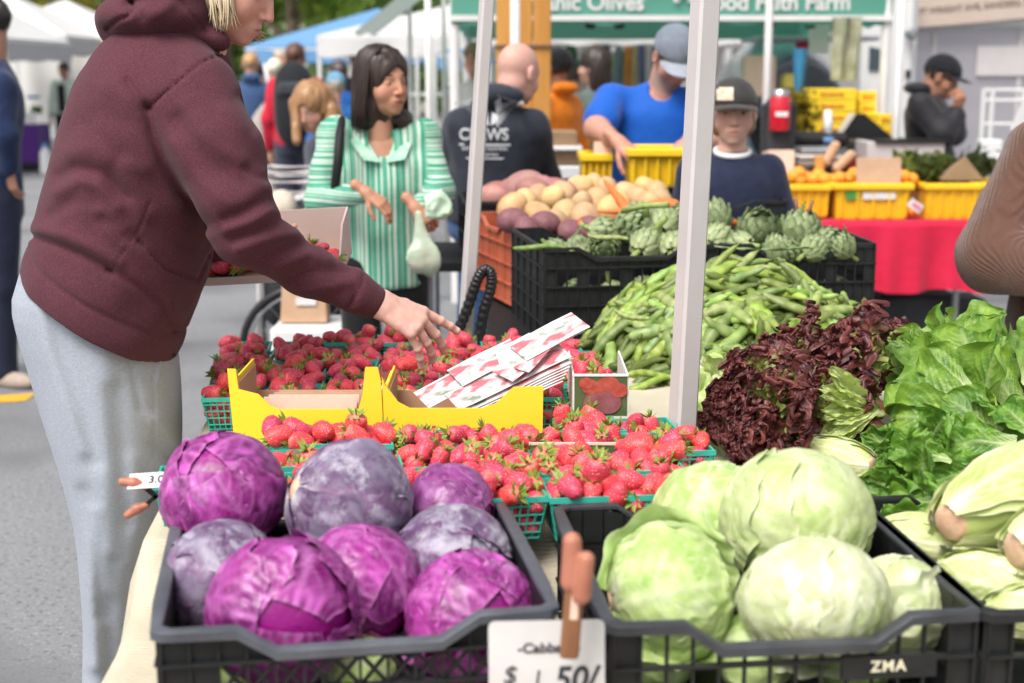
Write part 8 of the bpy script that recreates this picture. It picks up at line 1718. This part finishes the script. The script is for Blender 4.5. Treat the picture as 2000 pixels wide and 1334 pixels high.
hair_shell(rt, ho, hR, 1.1, hairmat('light_brown_hair', (.20, .10, .05), (.35, .20, .11)), lambda q: smax(smax(smin(el(q, (0, -.03, .0), (.088, .09, .08)), el(q, (0, -.02, -.05), (.086, .05, .04)), .02), q[:, 2]-.03, .01), -el(q, (0, .09, -.02), (.069, .085, .12)), .01), res=.0055)
pa_ = MB(); pa_.grid(lambda u, v: np.stack([ho[0]+(u-.5)*.06+.042, ho[1]+.115-.55*(np.abs((u-.5)*.06+.042))**1.6-.10*v**2*.4, ho[2]+.055+v*.05], 1), 7, 6); 
po = pa_.obj('cap_patch', mat('white_patch', (.7, .66, .6), .7, (.65, .3, .12), nscale=25), rt)
dirc = f.D((0, 1, 0)); bpy.context.view_layer.update(); stick(cp_, [po], (0, 1, 0), .003)
V, F = sdf_mesh(lambda P: np.sqrt((np.sqrt(((P[:, 0]-j['neck'][0])/1)**2+((P[:, 1]-j['neck'][1]-.01)/1)**2)-.068)**2+(P[:, 2]-j['neck'][2]-.012+.25*(P[:, 1]-j['neck'][1]))**2)-.011, j['neck']-.11, j['neck']+.11, .006); link('white_collar', mesh('white_collar', V, F, True, None, [M['paper']]), rt)
# --- coughing man in black
f = Fig(1838, 152, 8.7, -PI/2+.35, H=1.72, xoff=-25)
J = dict(head=f.hc, neck=f.L(1808, 185, 8.72), shl=f.L(1800, 200, 8.95), shr=f.L(1800, 208, 8.5), elr=f.L(1842, 262, 8.4), wrr=f.L(1866, 224, 8.45), ell=f.L(1862, 262, 8.9), wrl=f.L(1868, 235, 8.7), hip=f.L(1818, 320, 8.7), chest=f.L(1815, 240, 8.7))
rt, ho, hR, j = person('man in a black jacket and black cap holding his hand to his mouth', f.loc, f.yaw, f.H, J, skin=(.36, .18, .11), male=True, build=1.15, hood=True, top=cloth_mat('black_nylon', (.012, .012, .014), (.022, .02, .026), .6), bottom=cloth_mat('black_trousers', (.012, .012, .014)), head_dir=f.D((.86, -.35, -.40)), res=.017, hres=.006, brow=(.02, .015, .01), top_name='jacket', sleeve_r=1.25, fold=1.6,
    hands=({'hide': 1}, {'dir': f.D((.1, -.2, .95)), 'back': f.D((.6, -.8, 0)), 'curl': (1.0, 1.1, 1.1, 1.1, .6), 's': 1.15, 'res': .006}))
cap_hat(rt, ho, hR, 1.06, cloth_mat('black_cap', (.012, .013, .018)), res=.007)
hair_shell(rt, ho, hR, 1.02, hairmat('black_hair', (.01, .008, .008), (.03, .02, .02)), lambda q: smax(shorthair(q, -.02), q[:, 2]-.03, .01), res=.008)
# --- brown sweater at the right edge
kn = mat('brown_rib_knit', (.13, .065, .045), .9, (.10, .048, .034), nscale=60, spec=.15, sheen=.3); N = kn.node_tree; b = N.nodes['Principled BSDF']; tc = [x for x in N.nodes if x.type == 'TEX_COORD'][0]
wv = N.nodes.new('ShaderNodeTexWave'); wv.bands_direction = 'DIAGONAL'; wv.inputs['Scale'].default_value = 46; wv.inputs['Distortion'].default_value = .8; wv.inputs['Detail'].default_value = 2; wv.inputs['Detail Scale'].default_value = .4; N.links.new(tc.outputs['Object'], wv.inputs[0]); w2 = N.nodes.new('ShaderNodeTexNoise'); w2.inputs['Scale'].default_value = 150; N.links.new(tc.outputs['Object'], w2.inputs[0])
b1_ = N.nodes.new('ShaderNodeBump'); b1_.inputs['Strength'].default_value = .6; b1_.inputs['Distance'].default_value = .006; N.links.new(wv.outputs['Fac'], b1_.inputs['Height']); b2_ = N.nodes.new('ShaderNodeBump'); b2_.inputs['Strength'].default_value = .5; b2_.inputs['Distance'].default_value = .003; N.links.new(w2.outputs[0], b2_.inputs['Height']); N.links.new(b1_.outputs[0], b2_.inputs['Normal']); N.links.new(b2_.outputs[0], b.inputs['Normal'])
src = b.inputs['Base Color'].links[0].from_socket; mx = N.nodes.new('ShaderNodeMix'); mx.data_type = 'RGBA'; mr = N.nodes.new('ShaderNodeMapRange'); mr.inputs[1].default_value = .2; mr.inputs[2].default_value = .8; N.links.new(wv.outputs['Fac'], mr.inputs[0]); N.links.new(mr.outputs[0], mx.inputs[0]); mx.inputs[6].default_value = (.11, .055, .039, 1); N.links.new(src, mx.inputs[7]); N.links.new(mx.outputs[2], b.inputs['Base Color'])
f = Fig(2165, 60, 3.95, PI+.5, H=1.72, xoff=0)
J = dict(head=f.hc, shr=f.L(2022, 285, 3.98), elr=f.L(1938, 496, 3.90), wrr=f.L(2110, 545, 3.68), shl=f.L(2290, 285, 4.1), ell=f.L(2350, 480, 4.0), wrl=f.L(2240, 560, 3.8), hip=f.L(2085, 640, 4.0))
rt, ho, hR, j = person('person in a loose brown ribbed sweater, bent arm showing at the right edge', f.loc, f.yaw, f.H, J, skin=(.45, .24, .17), build=1.1, top=kn, bottom=cloth_mat('brown_trousers', (.10, .06, .05)), res=.010, hres=.006, sleeve_r=1.5, tlen=.12, fold=1.5, top_name='sweater', hair=None)
hair_shell(rt, ho, hR, 1, M['darkhair'], longhair, res=.008)
# --- man in navy walking at the left edge
f = Fig(-22, 52, 7.0, -PI/2-.5, H=1.82)
J = dict(head=f.hc, shl=f.L(-12, 165, 7.15), shr=f.L(-2, 170, 6.85), elr=f.L(8, 265, 6.8), wrr=f.L(16, 330, 6.85), ell=f.L(-50, 270, 7.2), wrl=f.L(-60, 350, 7.1), hip=f.L(-20, 365, 7.0), hpl=f.L(-20, 385, 7.1), hpr=f.L(-12, 385, 6.92), knr=f.L(2, 560, 6.9), anr=f.L(6, 722, 6.9), knl=f.L(-50, 560, 7.1), anl=f.L(-80, 700, 7.1), neck=f.L(-18, 118, 7.0))
rt, ho, hR, j = person('man in a navy jacket and dark trousers walking off at the left edge', f.loc, f.yaw, f.H, J, skin=(.5, .28, .2), male=True, build=1.15, hood=True, top=cloth_mat('navy_jacket', (.018, .035, .10), (.012, .02, .06)), bottom=cloth_mat('dark_navy_trousers', (.018, .022, .05)), head_dir=f.D((-.9, .4, 0)), res=.014, hres=.008, shoes=(.45, .36, .30), top_name='jacket', hands=(None, {'res': .005}))
hair_shell(rt, ho, hR, 1, hairmat('near_black_hair', (.01, .008, .008), (.025, .018, .016)), lambda q: shorthair(q, -.03), res=.008)
# --- far figures
def far(px, py, Y, yaw, lab, top, bottom, hair=None, skin=(.55, .32, .24), H=None, capm=None, style='short', build=1.0, J=None, res=None, hdir=(0, 1, 0), **kw):
    f = Fig(px, py, Y, yaw, H=H); rs = .016 if Y < 10 else .024 if Y < 16 else .030
    JJ = {'head': f.hc}; JJ.update(J(f) if J else {})
    rt, ho, hR, j = person(lab, f.loc, f.yaw, f.H, JJ, skin=skin, top=top, bottom=bottom, build=build, res=res or rs, hres=.008 if Y < 10 else .012, head_dir=hdir, face=Y < 8, hands=({'res': .009}, {'res': .009}), **kw)
    if hair:
        hm = hairmat('hair_%d' % int(px), hair, tuple(min(1, c*2) for c in hair)); hair_shell(rt, ho, hR, 1, hm, (lambda q: longhair(q)) if style == 'long' else (lambda q: shorthair(q)), res=.008 if Y < 10 else .013)
    if capm: cap_hat(rt, ho, hR, 1.05, capm, res=.008 if Y < 10 else .012)
    return rt, f, j, ho, hR
g = cloth_mat
rt, f, j, _, _ = far(125, 138, 23.5, PI-.15, 'man in a pale mint open jacket and black cap standing far left', g('mint_jacket', (.50, .60, .52)), g('black_trs', (.015, .015, .015)), (.02, .015, .01), (.36, .18, .12), capm=g('cap_dk', (.05, .05, .06)), build=1.2)
MB().box((0, .142, 1.14), (.13, .03, .45), ch=.01).obj('dark_shirt', g('black_shirt', (.015, .015, .018)), rt); MB().box((0, .13, .87), (.14, .03, .06), ch=.01).obj('belt', M['blackplastic'], rt)
rt, f, j, _, _ = far(490, 128, 14.5, .15, 'woman with a blonde bun in a denim blue jacket, seen from behind', g('denim_jkt', (.05, .10, .22)), g('black_skirt', (.012, .012, .015)), (.30, .17, .08), H=None, hood=True)
rt, f, j, _, _ = far(537, 138, 15.5, .1, 'white haired walker in dark grey beyond the denim jacket', g('grey_coat', (.06, .07, .09)), g('cream_trs', (.55, .48, .40)), (.62, .52, .38), build=.95)
tb_ = empty('tote_bag', tuple(W(522, 235, 14.2)), label='grey canvas tote bag hanging from the denim jacket woman', cat='bag'); V, F = sdf_mesh(lambda P: smin(el(P, (0, 0, -.06), (.16, .07, .19)), rc(P, (0, 0, .1), (.02, 0, .2), .07, .02), .05), (-.2, -.12, -.3), (.2, .12, .3), .02); link('bag_body', mesh('bag_body', V, F, True, None, [g('tote', (.46, .42, .38))]), tb_); MB().tube([(.0, 0, .15), (.03, .0, .34), (-.02, .05, .55)], .018, 6).obj('strap', M['paper'], tb_, True)
rt, f, j, _, _ = far(577, 115, 12.3, .05, 'person in a red jacket with a big black backpack', g('red_jkt', (.60, .02, .05)), g('dark_jeans', (.04, .045, .075)), (.07, .03, .02), build=1.15, male=True)
bp = empty('backpack', tuple(np.array(f.loc)+[.01, -.20, 1.27]), label='black backpack on the person in the red jacket', cat='backpack'); V, F = sdf_mesh(lambda P: smax(el(P, (0, 0, 0), (.21, .13, .36)), np.abs(P[:, 0])-.17, .05), (-.25, -.16, -.38), (.25, .16, .38), .02); link('main_compartment', mesh('main_compartment', V, F, True, None, [g('black_pack', (.02, .022, .026))]), bp); MB().box((0, -.11, .13), (.24, .08, .12), ch=.03).obj('front_pocket', g('grey_pack', (.05, .055, .065)), bp)
far(548, 118, 17, PI, 'walker with a pink face deep in the crowd', g('brown_coat', (.15, .11, .10)), g('dk_t', (.03, .03, .03)), (.30, .25, .2))
rt, f, j, _, _ = far(660, 145, 13.0, .4, 'person in bright blue seen between the red jacket and the green shirt', g('bright_blue', (.01, .12, .45)), g('dk_t2', (.03, .03, .04)), (.04, .02, .02))
f = Fig(655, 168, 11.8, .3, H=1.62); far(655, 170, 11.8, .3, 'child in a light blue cap before the person in bright blue', g('blue_top', (.02, .14, .42)), g('dk_t3', (.03, .03, .04)), (.4, .3, .2), capm=g('sky_cap', (.20, .45, .65)))
# girl leaning with long light brown hair
f0 = lambda f: dict(neck=f.L(640, 268, 7.35), shl=f.L(672, 300, 7.5), shr=f.L(618, 290, 7.3), ell=f.L(690, 380, 7.5), elr=f.L(610, 380, 7.2), wrl=f.L(670, 440, 7.3), wrr=f.L(600, 440, 7.1), hip=f.L(690, 430, 7.9))
rt, f, j, ho, hR = far(610, 212, 7.1, PI-.1, 'girl with long light brown hair leaning forward behind the woman in green', g('grey_top', (.10, .11, .14)), g('dark_jeans2', (.03, .035, .05)), None, skin=(.60, .35, .27), J=f0, hdir=(.28, .88, -.38), H=1.6)
hm = hairmat('caramel_hair', (.24, .11, .045), (.46, .26, .12), (40, 40, 3))
def gh(P):
    q = (P-ho)@hR; d = smax(el(q, (0, -.014, .048), (.096, .112, .104)), -el(q, (0, .115, -.035), (.060, .07, .095)), .012)
    a = np.array(f.L(578, 200, 7.06)); b_ = np.array(f.L(580, 275, 7.0)); a2 = np.array(f.L(646, 215, 7.08)); b2_ = np.array(f.L(650, 288, 7.05)); a3 = np.array(f.L(640, 190, 7.15)); b3_ = np.array(f.L(660, 250, 7.15))
    for x, y, r0, r1 in ((a, b_, .032, .024), (a2, b2_, .04, .035), (a3, b3_, .04, .05)): d = smin(d, rc(P, x, y, r0, r1), .03)
    return d+.004*fbm(P*np.array([1, 1, .2]), 60, 3)
V, F = sdf_mesh(gh, ho-.25, ho+.2, .0065); link('hair', mesh('hair', V, F, True, None, [hm]), rt)
far(1086, 136, 8.8, .9, 'person in an orange jacket turned away behind the bald man', g('orange_jkt', (.80, .22, .01)), g('dk_t4', (.03, .03, .03)), (.012, .01, .01), skin=(.3, .16, .1), build=1.05, hood=True, capm=g('dkcap', (.02, .02, .022)))
far(1122, 152, 10.5, .2, 'worker in a fluorescent yellow vest beyond the orange jacket', g('fluo', (.62, .80, .03)), g('dk_t5', (.02, .02, .02)), (.05, .03, .02), H=1.60)
far(1160, 132, 9.3, .5, 'dark haired woman in a grey-green top with her back to us', g('sage_top', (.12, .17, .16)), g('sage_t', (.10, .15, .17)), (.02, .012, .01), style='long', hdir=(-.5, .8, 0))
far(928, 118, 11.0, PI-.4, 'bearded man in a tan cap half hidden by the far pole', g('grey_tee', (.3, .3, .3)), g('dk_t6', (.03, .03, .03)), (.1, .06, .04), capm=g('tan_cap', (.32, .24, .15)), skin=(.45, .26, .18))
far(700, 120, 16, .1, 'dark haired walker behind the woman in green', g('dk_coat', (.05, .05, .07)), g('dk_t7', (.03, .03, .03)), (.02, .015, .012))
